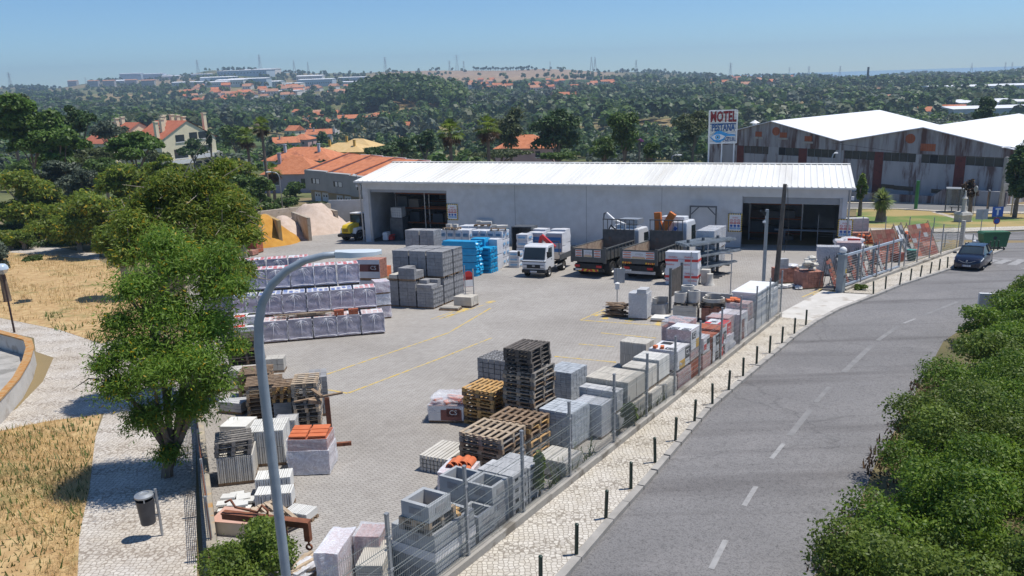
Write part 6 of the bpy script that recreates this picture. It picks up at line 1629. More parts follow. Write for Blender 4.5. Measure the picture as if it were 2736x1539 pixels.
 for s in (-1, 1):
  b = MB(); b.prism([(x0_ + 1.0, 1.75), (x0_ + 1.95, 1.65), (x0_ + 1.85, hc - .4), (x0_ + 1.0, hc - .4)], s * 1.181, s * 1.19, 'Y'); b.build('side_window', M_GLASS, t)
  b = MB(); b.box((x0_ + 2.1, s * 1.4, 2.1), (.16, .22, .55)); b.tube([(x0_ + 1.9, s * 1.18, 2.4), (x0_ + 2.1, s * 1.4, 2.45)], .02, 5); b.build('mirror', M_BLACK, t)
 b = MB(); b.bb((x0_ + .3, -.9, hc + .01), (x0_ + 1.2, .9, hc + .28 if banner_wide else hc + .2)); b.build('roof_spoiler', M_TRKW, t, bevel=.05)
 b = MB(); b.box((5.55, 0, 1.3), (.6, 1.4, .9)); b.tube([(5.55, 0, 1.7), (5.55, 0, 2.6)], .2, 10); b.build('crane_base', M_CHAS, t)
 return t
M_CSO = mat('orange_red_print', (.60, .14, .06), None, 2, .45)
t = tipper('grey tipper truck with a white folded crane, left one of the two big trucks', (5.25, 52.15), R(58), 'w', 2.75, False)
b = MB(); b.tube([(5.55, -.2, 2.4), (5.5, -.3, 3.1), (5.5, .5, 3.35), (5.5, 1.15, 3.9)], [.13, .12, .11, .08], 8); b.build('crane_boom', M_WHITE, t, smooth='auto')
b = MB(); b.tube([(5.5, 1.15, 3.9), (5.5, 1.35, 3.85), (5.5, 1.4, 3.4)], [.08, .06, .05], 6); b.build('crane_tip', M_STEELD, t)
b = MB(); b.tube([(5.45, .2, 2.5), (5.45, .8, 3.0), (5.45, 1.0, 2.6)], .06, 6); b.build('hose', M_BLACK, t)
b = MB(); b.bb((6.2, -1.0, 3.05), (7.4, .5, 3.4)); b.build('roof_box', M_STEEL, t)
t = tipper('grey tipper truck with orange crane and tall white cab, right of the big trucks', (8.42, 50.55), R(58), 'o', 3.35, True)
b = MB(); b.box((5.5, .15, 3.15), (.34, .5, 1.9), rx=R(32)); b.build('crane_boom', M_ORANGEP, t, bevel=.03)
b = MB(); b.box((5.5, .75, 3.0), (.3, .5, 2.0), rx=R(-4)); b.build('crane_arm', M_ORANGEP, t, bevel=.03)
b = MB(); b.tube([(5.32, .3, 2.2), (5.3, .55, 3.3)], .06, 8); b.build('crane_ram', M_STEELD, t)
b = MB(); b.box((5.31, -.4, 2.6), (.02, .25, .9), rx=R(32)); b.build('blue_decal', M_BLUE, t)
M_LOADY = mat('loader_yellow', (.72, .50, .02), (.66, .46, .02), 1.5, .35)
t = thing('wheel_loader', 'yellow and white compact wheel loader seen from behind beside the warehouse', 'loader', -16.3, 77.6, R(62))
for s in (-1, 1):
 wheel(t, .75, s * .78, .62, .42, s); wheel(t, 2.7, s * .78, .62, .42, s)
 b = MB(); b.prism([(.05, .75), (.25, 1.3), (1.2, 1.36), (1.45, .9), (1.2, 1.1), (.4, 1.1)], s * .56, s * 1.0, 'Y'); b.build('fender', M_WHITE, t)
b = MB(); b.prism([(-.25, .78), (1.25, .9), (1.25, 1.75), (.9, 1.8), (-.05, 1.62), (-.28, 1.3)], -.55, .55, 'Y'); b.build('hood', M_LOADY, t, bevel=.09)
b = MB(); b.prism([(-.4, .45), (1.4, .4), (1.4, .85), (-.2, .775), (-.45, .7)], -.95, .95, 'Y'); b.build('counterweight', M_CHAS, t, bevel=.05)
b = MB(); b.prism([(1.26, .9), (2.5, .9), (2.5, 1.5), (1.26, 1.5)], -.6, .6, 'Y'); b.build('cab_base', M_STEELD, t)
b = MB(); b.prism([(1.28, 1.501), (2.48, 1.501), (2.3, 2.6), (1.4, 2.6)], -.56, .56, 'Y'); b.build('cab_glass', M_GLASS, t)
b = MB(); b.bb((1.3, -.66, 2.6), (2.42, .66, 2.74)); b.build('cab_roof', M_WHITE, t, bevel=.04)
for s in (-1, 1):
 for xx in (1.36, 2.4): b = MB(); b.tube([(xx, s * .6, 1.45), (xx, s * .6, 2.62)], .05, 6); b.build('cab_post', M_BLACK, t)
b = MB()
for k in range(4): b.bb((-.3, -.3, 1.0 + k * .08), (-.255, .3, 1.03 + k * .08))
b.build('grille', M_CHAS, t)
b = MB(); b.tube([(2.6, -.3, 1.2), (4.0, -.3, .7)], .1, 8); b.tube([(2.6, .3, 1.2), (4.0, .3, .7)], .1, 8); b.build('lift_arm', M_LOADY, t)
b = MB(); b.prism([(3.9, .1), (4.7, .1), (4.2, 1.0), (3.9, .9)], -1.0, 1.0, 'Y'); b.build('bucket', M_STEELD, t)
CARX, CARY = 30.15, 50.35
t = thing('parked_car', 'dark navy small hatchback parked facing the camera at the kerb', 'car', CARX, CARY, R(49 - 180))
def loft(b, secs, mi=0):
 n = len(secs[0]); o = []
 vs, fs = [], []
 for sct in secs: vs += sct
 for i in range(len(secs) - 1):
  for k in range(n):
   k2 = (k + 1) % n
   fs.append((i * n + k, i * n + k2, (i + 1) * n + k2, (i + 1) * n + k))
 fs.append(tuple(range(n))[::-1]); fs.append(tuple((len(secs) - 1) * n + k for k in range(n)))
 return b.put(vs, fs, mi)
def sec(x, hw, z0, zm, zt_3, ht):
 return [(x, -hw * .9, z0), (x, -hw, z0 + .18), (x, -hw * 1.0, zm), (x, -ht, zt_3 - .02), (x, -ht * .5, zt_3 + .015), (x, ht * .5, zt_3 + .015), (x, ht, zt_3 - .02), (x, hw, zm), (x, hw, z0 + .18), (x, hw * .9, z0)]
b = MB()
loft(b, [sec(.36, .55, .26, .50, .60, .50), sec(.25, .76, .22, .60, .76, .70), sec(-.15, .86, .20, .72, .90, .78), sec(-.8, .87, .20, .84, 1.0, .80), sec(-1.6, .875, .20, .92, .98, .82), sec(-2.6, .875, .20, .95, 1.0, .82), sec(-3.3, .86, .22, .96, 1.02, .80), sec(-3.62, .80, .30, .90, 1.0, .74), sec(-3.72, .70, .40, .8, .9, .66)])
M_NAVY = mat('navy_paint', (.008, .012, .03), (.01, .014, .034), 1, .18, spec=.7)
bd = b.build('body', M_NAVY, t, smooth='auto')
b = MB()
def ring_(x, hw, zb3, ht, zt3): return [(x, -hw, zb3), (x, -ht, zt3), (x, -ht * .55, zt3 + .03), (x, ht * .55, zt3 + .03), (x, ht, zt3), (x, hw, zb3)]
loft(b, [ring_(-.75, .74, .98, .68, 1.0), ring_(-1.45, .80, .97, .60, 1.45), ring_(-2.3, .80, .99, .60, 1.52), ring_(-3.0, .78, 1.0, .58, 1.46), ring_(-3.62, .70, .98, .58, 1.05)]); b.build('greenhouse', M_GLASS, t, smooth='auto')
b = MB(); loft(b, [ring_(-1.40, .62, 1.44, .585, 1.455), ring_(-2.3, .625, 1.50, .60, 1.535), ring_(-3.05, .61, 1.43, .58, 1.475)]); b.build('roof', M_NAVY, t, smooth='auto')
for s in (-1, 1):
 b = MB(); b.tube([(-.72, s * .73, 1.0), (-1.42, s * .625, 1.47)], .035, 5); b.tube([(-2.2, s * .81, 1.0), (-2.25, s * .62, 1.52)], .035, 5); b.tube([(-3.55, s * .7, 1.05), (-3.0, s * .61, 1.47)], .05, 5); b.build('pillar', M_NAVY, t)
 b = MB(); b.put([(.12, s * .80, .66), (-.32, s * .865, .80), (-.30, s * .70, .90), (.20, s * .55, .73)], [(0, 1, 2, 3)]); b.v = [(v[0] + .02, v[1] + s * .012, v[2] + .012) for v in b.v]; b.build('headlight', M_LENS, t)
 b = MB(); b.box((-.95, s * .99, 1.02), (.14, .22, .13)); b.build('mirror', M_NAVY, t, bevel=.03)
 wheel(t, -.55, s * .76, .32, .2, s); wheel(t, -3.0, s * .76, .32, .2, s)
b = MB(); b.tube([(.34, -.5, .70), (.37, -.2, .58), (.385, 0, .55), (.37, .2, .58), (.34, .5, .70)], .012, 5); b.build('chrome_line', M_STEEL, t)
b = MB(); b.prism([(0, .1), (.055, 0), (0, -.1), (-.055, 0)], .37, .40, 'X', 0, (0, 0, .66)); b.build('badge', M_STEEL, t)
plate(t, .375, 0, .36, 0, 'AC 35 RP', .5)
# -- fences, gate, street furniture
def zs(s): return -9.3 - SLOPE * (F0.y + FU.y * s)
PS = [-10.2, -7.7, -5.2, -2.65, -.15, 2.2, 4.6, 7.4, 9.9, 12.4, 15.0, 17.6, 20.2, 22.7, 25.0, 27.3]
M_POST = mat('fence_post_grey', (.26, .275, .29), (.33, .345, .36), 3, .5, .05, .3)
M_WIRE = mat('fence_wire', (.38, .41, .39), None, 2, .5, metal=.4)
M_WALLC = mat('fence_plinth', (.30, .28, .25), (.38, .36, .32), 1.4, .95, .4, detail=8, bscale=20, c3=(.20, .18, .15), s3=1.1)
t = thing('plinth_wall', 'stepped low concrete plinth wall along the road under the mesh fence', 'wall', F0.x, F0.y, FA, z=zs(0), tilt=False)
k = -FU.y * SLOPE
b = MB()
for a, c in ((-12, -2.0), (-1.998, 3.4), (3.402, 6.1), (6.102, 10.9), (10.902, 16.3), (16.302, 21.5), (21.502, 27.3)):
 n = int((c - a) / .9) + 1; top = .30
 b.put([(a, -.1, k * a - .4), (c, -.1, k * c - .4), (c, .1, k * c - .4), (a, .1, k * a - .4), (a, -.1, k * a + .16 + .12), (c, -.1, k * c + .16 + .12 + .03), (c, .1, k * c + .16 + .15), (a, .1, k * a + .28)], [(0, 1, 5, 4), (1, 2, 6, 5), (2, 3, 7, 6), (3, 0, 4, 7), (4, 5, 6, 7)])
b.build('wall', M_WALLC, t)
tf = thing('mesh_fence', 'welded wire mesh fence with grey posts between yard and road pavement', 'fence', F0.x, F0.y, FA, z=zs(0), tilt=False)
b = MB(); b.bb((-.035, -.03, .1), (.035, .03, 2.45)); b.bb((-.042, -.037, 2.451), (.042, .037, 2.48))
for z in (.6, 1.25, 1.95): b.bb((-.05, -.045, z), (.05, .045, z + .05))
p0 = b.build('fence_post', M_POST, tf)
p0.location = (PS[0], 0, k * PS[0])
for s in PS[1:]:
 q = p0.copy(); COL.objects.link(q); q.parent = tf; q.location = (s, 0, k * s)
def mesh_panel(w, dx, hb=.36, ht=2.16, wr=.0042):
 b = MB(); n = int(w / dx)
 folds = ((.40, .0), (.48, .0), (1.02, 0), (1.10, 0), (1.60, 0), (1.68, 0), (2.05, 0), (2.12, 0))
 prof = [(0, hb), (0, .62), (.035, .66), (0, .70), (0, 1.20), (.035, 1.24), (0, 1.28), (0, 1.74), (.035, 1.78), (0, 1.82), (0, ht)]
 zh = [hb + .03, .62, .66, .70, .86, 1.05, 1.20, 1.24, 1.28, 1.5, 1.74, 1.78, 1.82, ht - .06]
 for i in range(n + 1):
  x = .05 + i * (w - .1) / n
  pts = [(x, y, z + k * x) for y, z in prof]
  b.tube(pts, wr, 3, caps=False)
 for z in zh:
  y = .035 if z in (.66, 1.24, 1.78) else 0
  b.tube([(.04, y, z), (w - .04, y, z + k * w)], wr * 1.25, 3, caps=False)
 return b
pcache = {}
for i in range(len(PS) - 1):
 w = round(PS[i + 1] - PS[i], 1); key = (w, i < 8)
 if key not in pcache:
  o = mesh_panel(w, .055 if i < 8 else .11).build('mesh_panel', M_WIRE, tf); pcache[key] = o
 else:
  o = pcache[key].copy(); COL.objects.link(o); o.parent = tf
 o.location = (PS[i] + .02, -.03, k * PS[i])
GDIR = Vector((FEND.x + 1.6 - GATE.x, FEND.y + .6 - GATE.y)); GLEN = GDIR.length; GAng = math.atan2(GDIR.y, GDIR.x)
gk = -SLOPE * math.sin(GAng)
gzz = gz(GATE.x, GATE.y)
M_GATE = mat('gate_bluegrey', (.20, .24, .27), (.25, .29, .32), 2, .45, .05, .2)
t = thing('gate_post', 'blue grey steel gate post with round white lamp at the driveway', 'gate post', GATE.x, GATE.y, GAng, tilt=False)
b = MB(); b.bb((-.2, -.2, -.3), (.2, .2, 2.3)); b.bb((-.25, -.25, 2.301), (.25, .25, 2.36)); b.build('post', M_GATE, t, bevel=.015)
b = MB(); b.lathe([(.001, 2.36), (.08, 2.36), (.19, 2.46), (.21, 2.56), (.17, 2.68), (.08, 2.75), (.001, 2.76)], (0, 0, 0), 16); b.build('globe_lamp', M_WHITE, t, smooth='auto')
b = MB(); b.bb((.06, -.208, 1.2), (.17, -.201, 1.45)); b.build('yellow_label', M_YELP, t)
b = MB(); b.lathe([(.0, -.06), (.1, -.06), (.1, 0)], (-.05, -.2, 1.05), 12, 0, 'Y'); b.build('signal_lamp', M_STEELD, t)
tg = thing('sliding_gate', 'long sliding gate of thin horizontal bars with pale blue top rail', 'gate', GATE.x, GATE.y, GAng, z=gzz, tilt=False)
GL = 9.3
def zk(x): return gk * x
b = MB()
def bar(b, x0, x1, y0, y1, z0, z1):
 b.put([(x0, y0, z0 + zk(x0)), (x1, y0, z0 + zk(x1)), (x1, y1, z0 + zk(x1)), (x0, y1, z0 + zk(x0)), (x0, y0, z1 + zk(x0)), (x1, y0, z1 + zk(x1)), (x1, y1, z1 + zk(x1)), (x0, y1, z1 + zk(x0))], [(3, 2, 1, 0), (4, 5, 6, 7), (0, 1, 5, 4), (1, 2, 6, 5), (2, 3, 7, 6), (3, 0, 4, 7)])
M_RAILB = mat('pale_blue_rail', (.42, .48, .55), (.48, .54, .6), 2, .4, .05, .2)
bar(b, .25, GL, .03, .13, 2.1, 2.24); b.build('top_rail', M_RAILB, tg)
b = MB(); bar(b, .25, GL, .04, .12, .3, .42); b.build('bottom_rail', M_RAILB, tg)
b = MB()
for kk in range(10): bar(b, .25, GL, .07, .085, .52 + kk * .155, .535 + kk * .155)
b.build('thin_bars', M_WIRE, tg)
for kk in range(5):
 b = MB(); x = .3 + kk * (GL - .4) / 4; b.bb((x - .04, .031, .421 + zk(x)), (x + .04, .129, 2.099 + zk(x))); b.build('upright', M_GATE, tg)
b = MB()
for kk in range(16): b.bb((.4 + kk * .55, .05, .05 + zk(.4 + kk * .55)), (.43 + kk * .55, .08, .3 + zk(.4 + kk * .55)))
b.build('short_bars', M_STEELD, tg)
t = thing('plinth_wall', 'low concrete plinth below the gate and the far mesh fence', 'wall', GATE.x, GATE.y, GAng, z=gzz, tilt=False)
b = MB()
for a, c in ((.3, 4.6), (4.602, 9.6), (9.602, 13.2), (13.202, 16.6), (16.602, GLEN - .3)):
 b.put([(a, -.22, zk(a) - .4), (c, -.22, zk(c) - .4), (c, -.02, zk(c) - .4), (a, -.02, zk(a) - .4), (a, -.22, zk(a) + .25), (c, -.22, zk(c) + .32), (c, -.02, zk(c) + .32), (a, -.02, zk(a) + .25)], [(0, 1, 5, 4), (1, 2, 6, 5), (2, 3, 7, 6), (3, 0, 4, 7), (4, 5, 6, 7)])
b.build('wall', M_WALLC, t)
tf2 = thing('mesh_fence', 'thin wire fence with slim posts past the gate to the street corner', 'fence', GATE.x, GATE.y, GAng, z=gzz, tilt=False)
gp = [2.6, 5.0, 7.4, 9.6, 12.0, 14.4, 16.8]
b = MB(); b.bb((-.03, -.13, .2), (.03, -.07, 2.5)); q0 = b.build('fence_post', M_POST, tf2); q0.location = (gp[0], 0, zk(gp[0]))
for s in gp[1:]:
 q = q0.copy(); COL.objects.link(q); q.parent = tf2; q.location = (s, 0, zk(s))
b = MB()
for kk in range(9): bar(b, 9.6, GLEN - .2, -.1, -.088, .5 + kk * .19, .512 + kk * .19)
for kk in range(40): x = 9.7 + kk * .24; b.bb((x, -.1, .4 + zk(x)), (x + .008, -.09, 2.2 + zk(x)))
b.build('mesh_panel', M_WIRE, tf2)
ex, ey = FEND.x + 1.7, FEND.y + .7
t = thing('concrete_pole', 'squared concrete pole at the street corner of the fence', 'pole', ex, ey, GAng, tilt=False)
b = MB(); b.box((0, 0, .95), (.34, .28, 2.7), taper=.85); b.build('pole', M_CONC, t)
t = thing('mesh_fence', 'back mesh fence from the street corner towards the warehouse', 'fence', ex, ey, R(150), tilt=False)
for kk in range(7):
 b = MB(); b.bb((.3 + kk * 1.7 - .03, -.03, -.2 + kk * -.05), (.3 + kk * 1.7 + .03, .03, 2.5 - kk * .06)); b.build('fence_post', M_POST, t)
b = MB()
for kk in range(9): b.bb((.3, -.05, .35 + kk * .19), (10.5, -.04, .362 + kk * .19))
b.build('mesh_panel', M_WIRE, t)
M_BOLL = mat('bollard_green', (.012, .032, .024), (.018, .042, .03), 3, .4)
BOL = [(1360, 1478), (1450, 1395), (1524, 1303), (1587, 1229), (1648, 1163), (1699, 1108), (1747, 1060), (1792, 1017), (1833, 982), (1869, 947), (1903, 916), (1936, 888), (1967, 863), (1998, 840), (2027, 818)]
BOL2 = [(2197, 740), (2227, 727), (2263, 717), (2290, 706), (2315, 697), (2340, 688), (2362, 680), (2383, 674), (2403, 664)]
b0 = None
for i, (x, y) in enumerate(BOL + BOL2):
 p = W(x, y, .11)
 lab = 'dark green kerb bollard, %s from the camera along the %s pavement' % ((ORD[i], 'near') if i < len(BOL) else (ORD[i - len(BOL)], 'gate'))
 r_ = random.Random(i)
 rot = Matrix.Rotation(R(r_.uniform(-2, 2)), 4, 'X') @ Matrix.Rotation(R(r_.uniform(-2, 2) if i < 15 else r_.uniform(-5, 5)), 4, 'Y')
 if b0 is None:
  b = MB(); b.lathe([(.045, -.2), (.045, .72), (.048, .73), (.048, .755), (.03, .775), (.001, .78)], (0, 0, 0), 12); b0 = b.build('bollard', M_BOLL, smooth='auto')
  o = b0
 else:
  o = b0.copy(); COL.objects.link(o)
 o.matrix_world = Matrix.Translation(p) @ rot
 tag(o, lab, 'bollard', 'kerb bollards')
LY_ = 13.0
pts = [at(x, y, LY_) for x, y in ((742, 1620), (720, 1449), (700, 1280), (681, 1110), (665, 985), (651, 870), (651, 810), (660, 762), (684, 716), (722, 680), (768, 655), (815, 643), (856, 639))]
base = pts[0]
t = thing('street_lamp', 'tall grey curved street lamp in the foreground with pale flat head', 'street lamp', base.x, base.y, 0, z=base.z, tilt=False)
M_LAMP = mat('lamp_grey', (.24, .29, .34), (.30, .35, .40), 4, .5, .1, .1, detail=6)
loc = [p - base for p in pts]
vert = loc[1:6]
loc2 = [Vector((0, 0, -1.5))] + [Vector((loc[1].x * 0, 0, p.z)) for p in loc[:6]]
shift = loc[5].x
loc2 = [Vector((shift * (v.z / loc[5].z if 0 else 1), 0, v.z)) for v in loc2] + [Vector((p.x, p.y, p.z)) for p in loc[6:]]
b = MB(); b.tube(loc2, [.09] * 5 + [.088, .085, .08, .075, .072, .068, .064, .06, .055][: max(0, len(loc2) - 5)], 14); b.build('pole', M_LAMP, t, smooth=True)
e_ = loc2[-1]
b = MB()
prof = [(-.08, .05), (.02, .06), (.2, .135), (.45, .14), (.62, .10), (.70, .03)]
vs, fs = [], []
for x, hw in prof:
 zt4 = .075 - .03 * max(0, x - .3); zb4 = -.075 + .06 * max(0, x)
 vs += [(x, -hw, zb4 + .02), (x, -hw * .9, zt4 * .6), (x, 0, zt4), (x, hw * .9, zt4 * .6), (x, hw, zb4 + .02), (x, 0, zb4)]
n = 6
for i in range(len(prof) - 1):
 for q in range(n): fs.append((i * n + q, (i + 1) * n + q, (i + 1) * n + (q + 1) % n, i * n + (q + 1) % n))
fs.append(tuple(range(n))); fs.append(tuple((len(prof) - 1) * n + q for q in range(n))[::-1])
b.put([(v[0] + e_.x, v[1] * 1.25 + e_.y, v[2] + e_.z) for v in vs], fs); b.build('lamp_head', mat('lamp_head_pale', (.56, .62, .66), None, 2, .35), t, smooth='auto')
def arm_lamp(label, x, y, xt, yt, xh, yh, Yd=None, dirx=1, m=None):
 p = W(x, y) if Yd is None else at(x, y, Yd)
 top = at(xt, yt, p.y); hd_ = at(xh, yh, p.y)
 t = thing('street_lamp', label, 'street lamp', p.x, p.y, 0, z=p.z, tilt=False)
 H_ = top.z - p.z; dx_ = hd_.x - p.x
 b = MB(); b.tube([(0, 0, -3.2), (0, 0, H_ * .86), (dx_ * .08, 0, H_ * .93), (dx_ * .3, 0, H_ * .98), (dx_ * .7, 0, H_)], .07, 7); b.build('pole', m or M_STEEL, t, smooth=True)
 b = MB(); b.box((dx_ * .9, 0, H_ + .02), (abs(dx_) * .4 + .2, .3, .13), taper=.6); b.build('lamp_head', M_WHITE, t)
arm_lamp('slim curved street lamp beside the hedge left of the loader', 712, 533, 690, 432, 672, 426)
arm_lamp('slim street lamp at the left warehouse corner', 906, 520, 872, 440, 890, 444, 100)
arm_lamp('curved street lamp in front of the grey factory valley', 2084, 520, 2090, 385, 2105, 380, 88)
arm_lamp('curved street lamp at the right end of the grey factory', 2546, 520, 2540, 370, 2528, 366, 82)
arm_lamp('small street lamp beyond the warehouse roof beside the meadow', 1690, 420, 1697, 390, 1712, 388, 120)
p = at(1953, 702, 40.0); pt_ = at(1975, 463, 40.0)
t = thing('wooden_pole', 'tall weathered wooden pole leaning slightly behind the white cabinet', 'pole', p.x, p.y, 0, tilt=False)
b = MB(); b.tube([(-.2, 0, -.3), (p.x - p.x, 0, p.z - gz(p.x, p.y)), (pt_.x - p.x, 0, pt_.z - gz(p.x, p.y))], [.15, .14, .10], 10); b.build('post', wood('dark'), t)
b = MB(); b.tube([(pt_.x - p.x + .12, -.05, pt_.z - gz(p.x, p.y) - .05), (.45, -.12, 4.2), (.28, -.12, 3.2)], .015, 5); b.build('cable', M_BLACK, t)
pw_top = Vector((pt_.x, pt_.y, pt_.z))
p = at(1921, 700, 39.6); pt_ = at(1929, 527, 39.6)
t = thing('camera_pole', 'square galvanised pole with black cameras behind the white cabinet', 'pole', p.x, p.y, 0, tilt=False)
hz_ = pt_.z - gz(p.x, p.y)
b = MB(); b.bb((-.07, -.07, -.2), (.07, .07, hz_)); b.build('post', M_STEEL, t)
b = MB(); b.box((-.22, -.05, hz_ - .12), (.3, .12, .12), ry=.5); b.tube([(-.05, 0, hz_ - .3), (-.2, -.05, hz_ - .2)], .03, 6); b.build('camera', M_BLACK, t)
b = MB(); b.box((-.15, -.1, hz_ - .62), (.14, .12, .1)); b.tube([(-.05, 0, hz_ - .5), (-.14, -.1, hz_ - .55)], .02, 6); b.build('camera', M_WHITE, t)
pack('brick_pallet', 'pallet of pink bricks with white tarpaulin sacks on top next to the gate', 'clay bricks', (17.45, 45.55), R(8), 1.35, 1.1, 1.05, (7, 6, 8), M_BRKP, seed=200, gap=.01)
pack('brick_pallet', 'pallet of pink bricks with grey blocks on top behind the sacks', 'clay bricks', (16.7, 47.6), R(8), 1.4, 1.0, .95, (7, 6, 7), M_BRKP, seed=201, gap=.01)
M_SACK = mat('pale_sack', (.50, .48, .42), (.60, .58, .53), 3, .8, .3, bscale=8)
def sack(b, x, y, z, s, seed, rz=0):
 q = MB(); lump(q, .62 * s, .42 * s, .2 * s, 0, 6, .05, seed, round_=.75)
 c, sn = math.cos(rz), math.sin(rz)
 b.put([(v[0] * c - v[1] * sn + x, v[0] * sn + v[1] * c + y, v[2] + z) for v in q.v], q.f)
x, y = centre((17.45, 45.55), R(8), 1.35, 1.1)
for k in range(7):
 r_ = random.Random(k)
 t = thing('sack', 'dirty white sack in the heap on the pink bricks, %s in the heap' % ORD[k], 'sack', x + r_.uniform(-.35, .35), y + r_.uniform(-.3, .3), r_.uniform(0, 3), dz=1.06 + .11 * k, group='sacks heaped on the pink bricks')
 b = MB(); sack(b, 0, 0, 0, 1.1, k); b.build('bag', M_SACK, t, smooth='auto')
for k in range(3):
 t = thing('sack', 'white sack lying on the ground beside the pink bricks, %s from the left' % ORD[k], 'sack', 16.55 + .4 * k, 46.2 - .2 * k + (.3 if k == 1 else 0), .5 * k, group='sacks on the ground by the pink bricks', dz=.0)
 b = MB(); sack(b, 0, 0, 0, 1.2, 20 + k); b.build('bag', mat('white_sack', (.62, .61, .58), (.7, .69, .66), 3, .7), t, smooth='auto')
t = pack('loose_blocks', 'small stack of pale grey blocks on the rear pink brick pallet', 'concrete blocks', (16.75, 47.7), R(8), .62, .5, .62, (2, 2, 3), M_BLKL, .955, seed=202, pal=None, top_missing=.3)
t = thing('sack', 'plump white plastic sack beside the blocks on the rear pink pallet', 'sack', 17.7, 48.1, .2, dz=.96)
b = MB(); sack(b, 0, 0, 0, 1.2, 31); b.build('bag', M_WHF, t, smooth='auto')
pack('block_pallet', 'tall film wrapped pallet of grey tiles standing before the right doorway corner', 'concrete blocks', (20.1, 50.2), R(-20), 1.35, 1.0, 1.9, (9, 2, 5), M_BLKL, seed=203, film=M_FILM)
pack('brick_pallet', 'tall wrapped pallet of dull red bricks right of the grey film pallet', 'clay bricks', (21.8, 51.2), R(-20), 1.5, 1.1, 2.0, (6, 5, 9), M_BRKP, seed=204, film=M_FILM)
M_BRKB = mat('brown_tile', (.16, .075, .05), (.24, .12, .085), 3, .7, rnd=.2)
M_TILEDK = mat('dark_red_tile', (.17, .05, .035), (.25, .08, .055), 3, .7, rnd=.2)
for k in range(12):
 f = .6 + k * .72
 px_, py_ = GATE.x + math.cos(GAng) * f - math.sin(GAng) * (.75 + .2 * (k % 2)), GATE.y + math.sin(GAng) * f + math.cos(GAng) * (.75 + .2 * (k % 2))
 t = thing('tile_rack', 'leaning steel rack with %s tiles, %s from the gate post' % (('dark red', 'brown', 'grey', 'deep red')[k % 4], ORD[k]), 'tile rack', px_, py_, GAng + R(8), group='leaning tile racks behind the gate')
 b = MB()
 for sx in (-.28, .28): b.tube([(sx, -.25, 0), (sx + .02, .45, 1.95)], .028, 5); b.tube([(sx, .7, 0), (sx, .42, 1.9)], .022, 5)
 b.build('frame', M_STEELD, t)
 b = MB(); r_ = random.Random(k)
 for q in range(7):
  if r_.random() < .85: b.box((0, -.2 + q * .085, .2 + q * .24), (.5, .035, .21), rx=R(-20 + r_.uniform(-4, 4)))
 b.build('tiles', (M_TILEDK, M_BRKB, M_BLKG, M_TILEDK)[k % 4], t)
def tile_board(label, px_, py_, rz, w, h, cols, seed):
 t = thing('tile_display', label, 'tile display', px_, py_, rz)
 r_ = random.Random(seed); b = MB(); nx, nz = 5, 7
 for i in range(nx):
  for q in range(nz):
   b.box((-w / 2 + (i + .5) * w / nx, .0 + (q + .5) * .42 * h / nz, (q + .5) * .9 * h / nz), (w / nx - .015, .04, h / nz - .01), r_.randrange(len(cols)), rx=R(-25))
 b.build('tiles', cols, t)
 b = MB()
 for sx in (-1, 1): b.tube([(sx * (w / 2 + .06), -.03, 0), (sx * (w / 2 + .06), .45 * h, .98 * h)], .035, 5); b.tube([(sx * w / 2, .42 * h + .05, .95 * h), (sx * w / 2, .9 * h, 0)], .03, 5)
 b.build('frame', wood('tan'), t)
tile_board('large leaning board of mixed red and grey roof tiles near the street corner', 31.2, 57.2, GAng + R(-18), 2.3, 2.5, [M_TILEDK, M_BRKR, M_BLKG, M_BRKB, M_BRKP, M_TILEDK], 1)
tile_board('dark red leaning tile board left of the mixed tile board', 27.4, 55.2, GAng + R(-30), 1.9, 2.4, [M_TILEDK, M_TILEDK, M_BRKB], 2)
tile_board('black and white striped leaning board between the tile boards', 29.6, 56.8, GAng + R(-10), .9, 2.5, [M_BLKG, M_CARD, M_STEELD], 3)
pack('brick_pallet', 'open crate of pale sheets and red tiles by the far mesh fence', 'roof tiles', (25.9, 53.4), GAng, 1.5, .8, .8, (4, 3, 3), M_BRKP, seed=206, top_missing=.4)
t = thing('plastic_barrel', 'green plastic barrel with turquoise lid by the far fence', 'barrel', 28.8, 55.0)
b = MB(); b.lathe([(.26, 0), (.32, .3), (.3, .75)], (0, 0, 0), 14); b.build('body', mat('barrel_green', (.02, .10, .07), None, 2, .5), t, smooth='auto')
b = MB(); b.lathe([(.33, .75), (.36, .8), (.001, .84)], (0, 0, 0), 14); b.build('lid', mat('turquoise', (.05, .30, .26), None, 2, .5), t, smooth='auto')
pack('brick_pallet', 'low red brick pallet beside the green barrel', 'clay bricks', (27.6, 54.2), GAng, .9, .7, .65, (4, 3, 4), M_TILEDK, seed=207)
for k in range(6):
 x_, y_ = (29.2 + .8 * k, 64.5 - .1 * k)
 t = thing('pot_cluster', 'heap of terracotta roof pieces on pallets, %s from the warehouse corner' % ORD[k], 'terracotta tiles', x_ + .4, y_ + (1.2 if k > 2 else 0), k, group='terracotta heaps behind the tile racks')
 b = MB(); r_ = random.Random(k + 5); b.box((0, 0, .06), (1.0, .8, .12))
 for q in range(9): b.lathe([(.12, -.2), (.15, .2), (.13, .2), (.10, -.2)], (r_.uniform(-.4, .4), r_.uniform(-.3, .3), .3 + q * .05), 8, 0, 'Y')
 b.build('tiles', M_CLAYO, t)
t = pack('slab_pallet', 'stack of long grey concrete slabs outside the right warehouse corner', 'concrete slabs', (28.7, 66.8), R(-10), 2.2, 1.0, 1.9, (1, 2, 7), M_BLKL, seed=208)
pack('brick_pallet', 'low mixed brick pallets below the grey slab stack', 'clay bricks', (28.9, 65.6), R(-10), 2.0, .8, .8, (5, 3, 4), M_BRKP, seed=209)
t = thing('sack', 'white plastic sheeting heap at the right warehouse corner', 'plastic sheet', 26.6, 60.4)
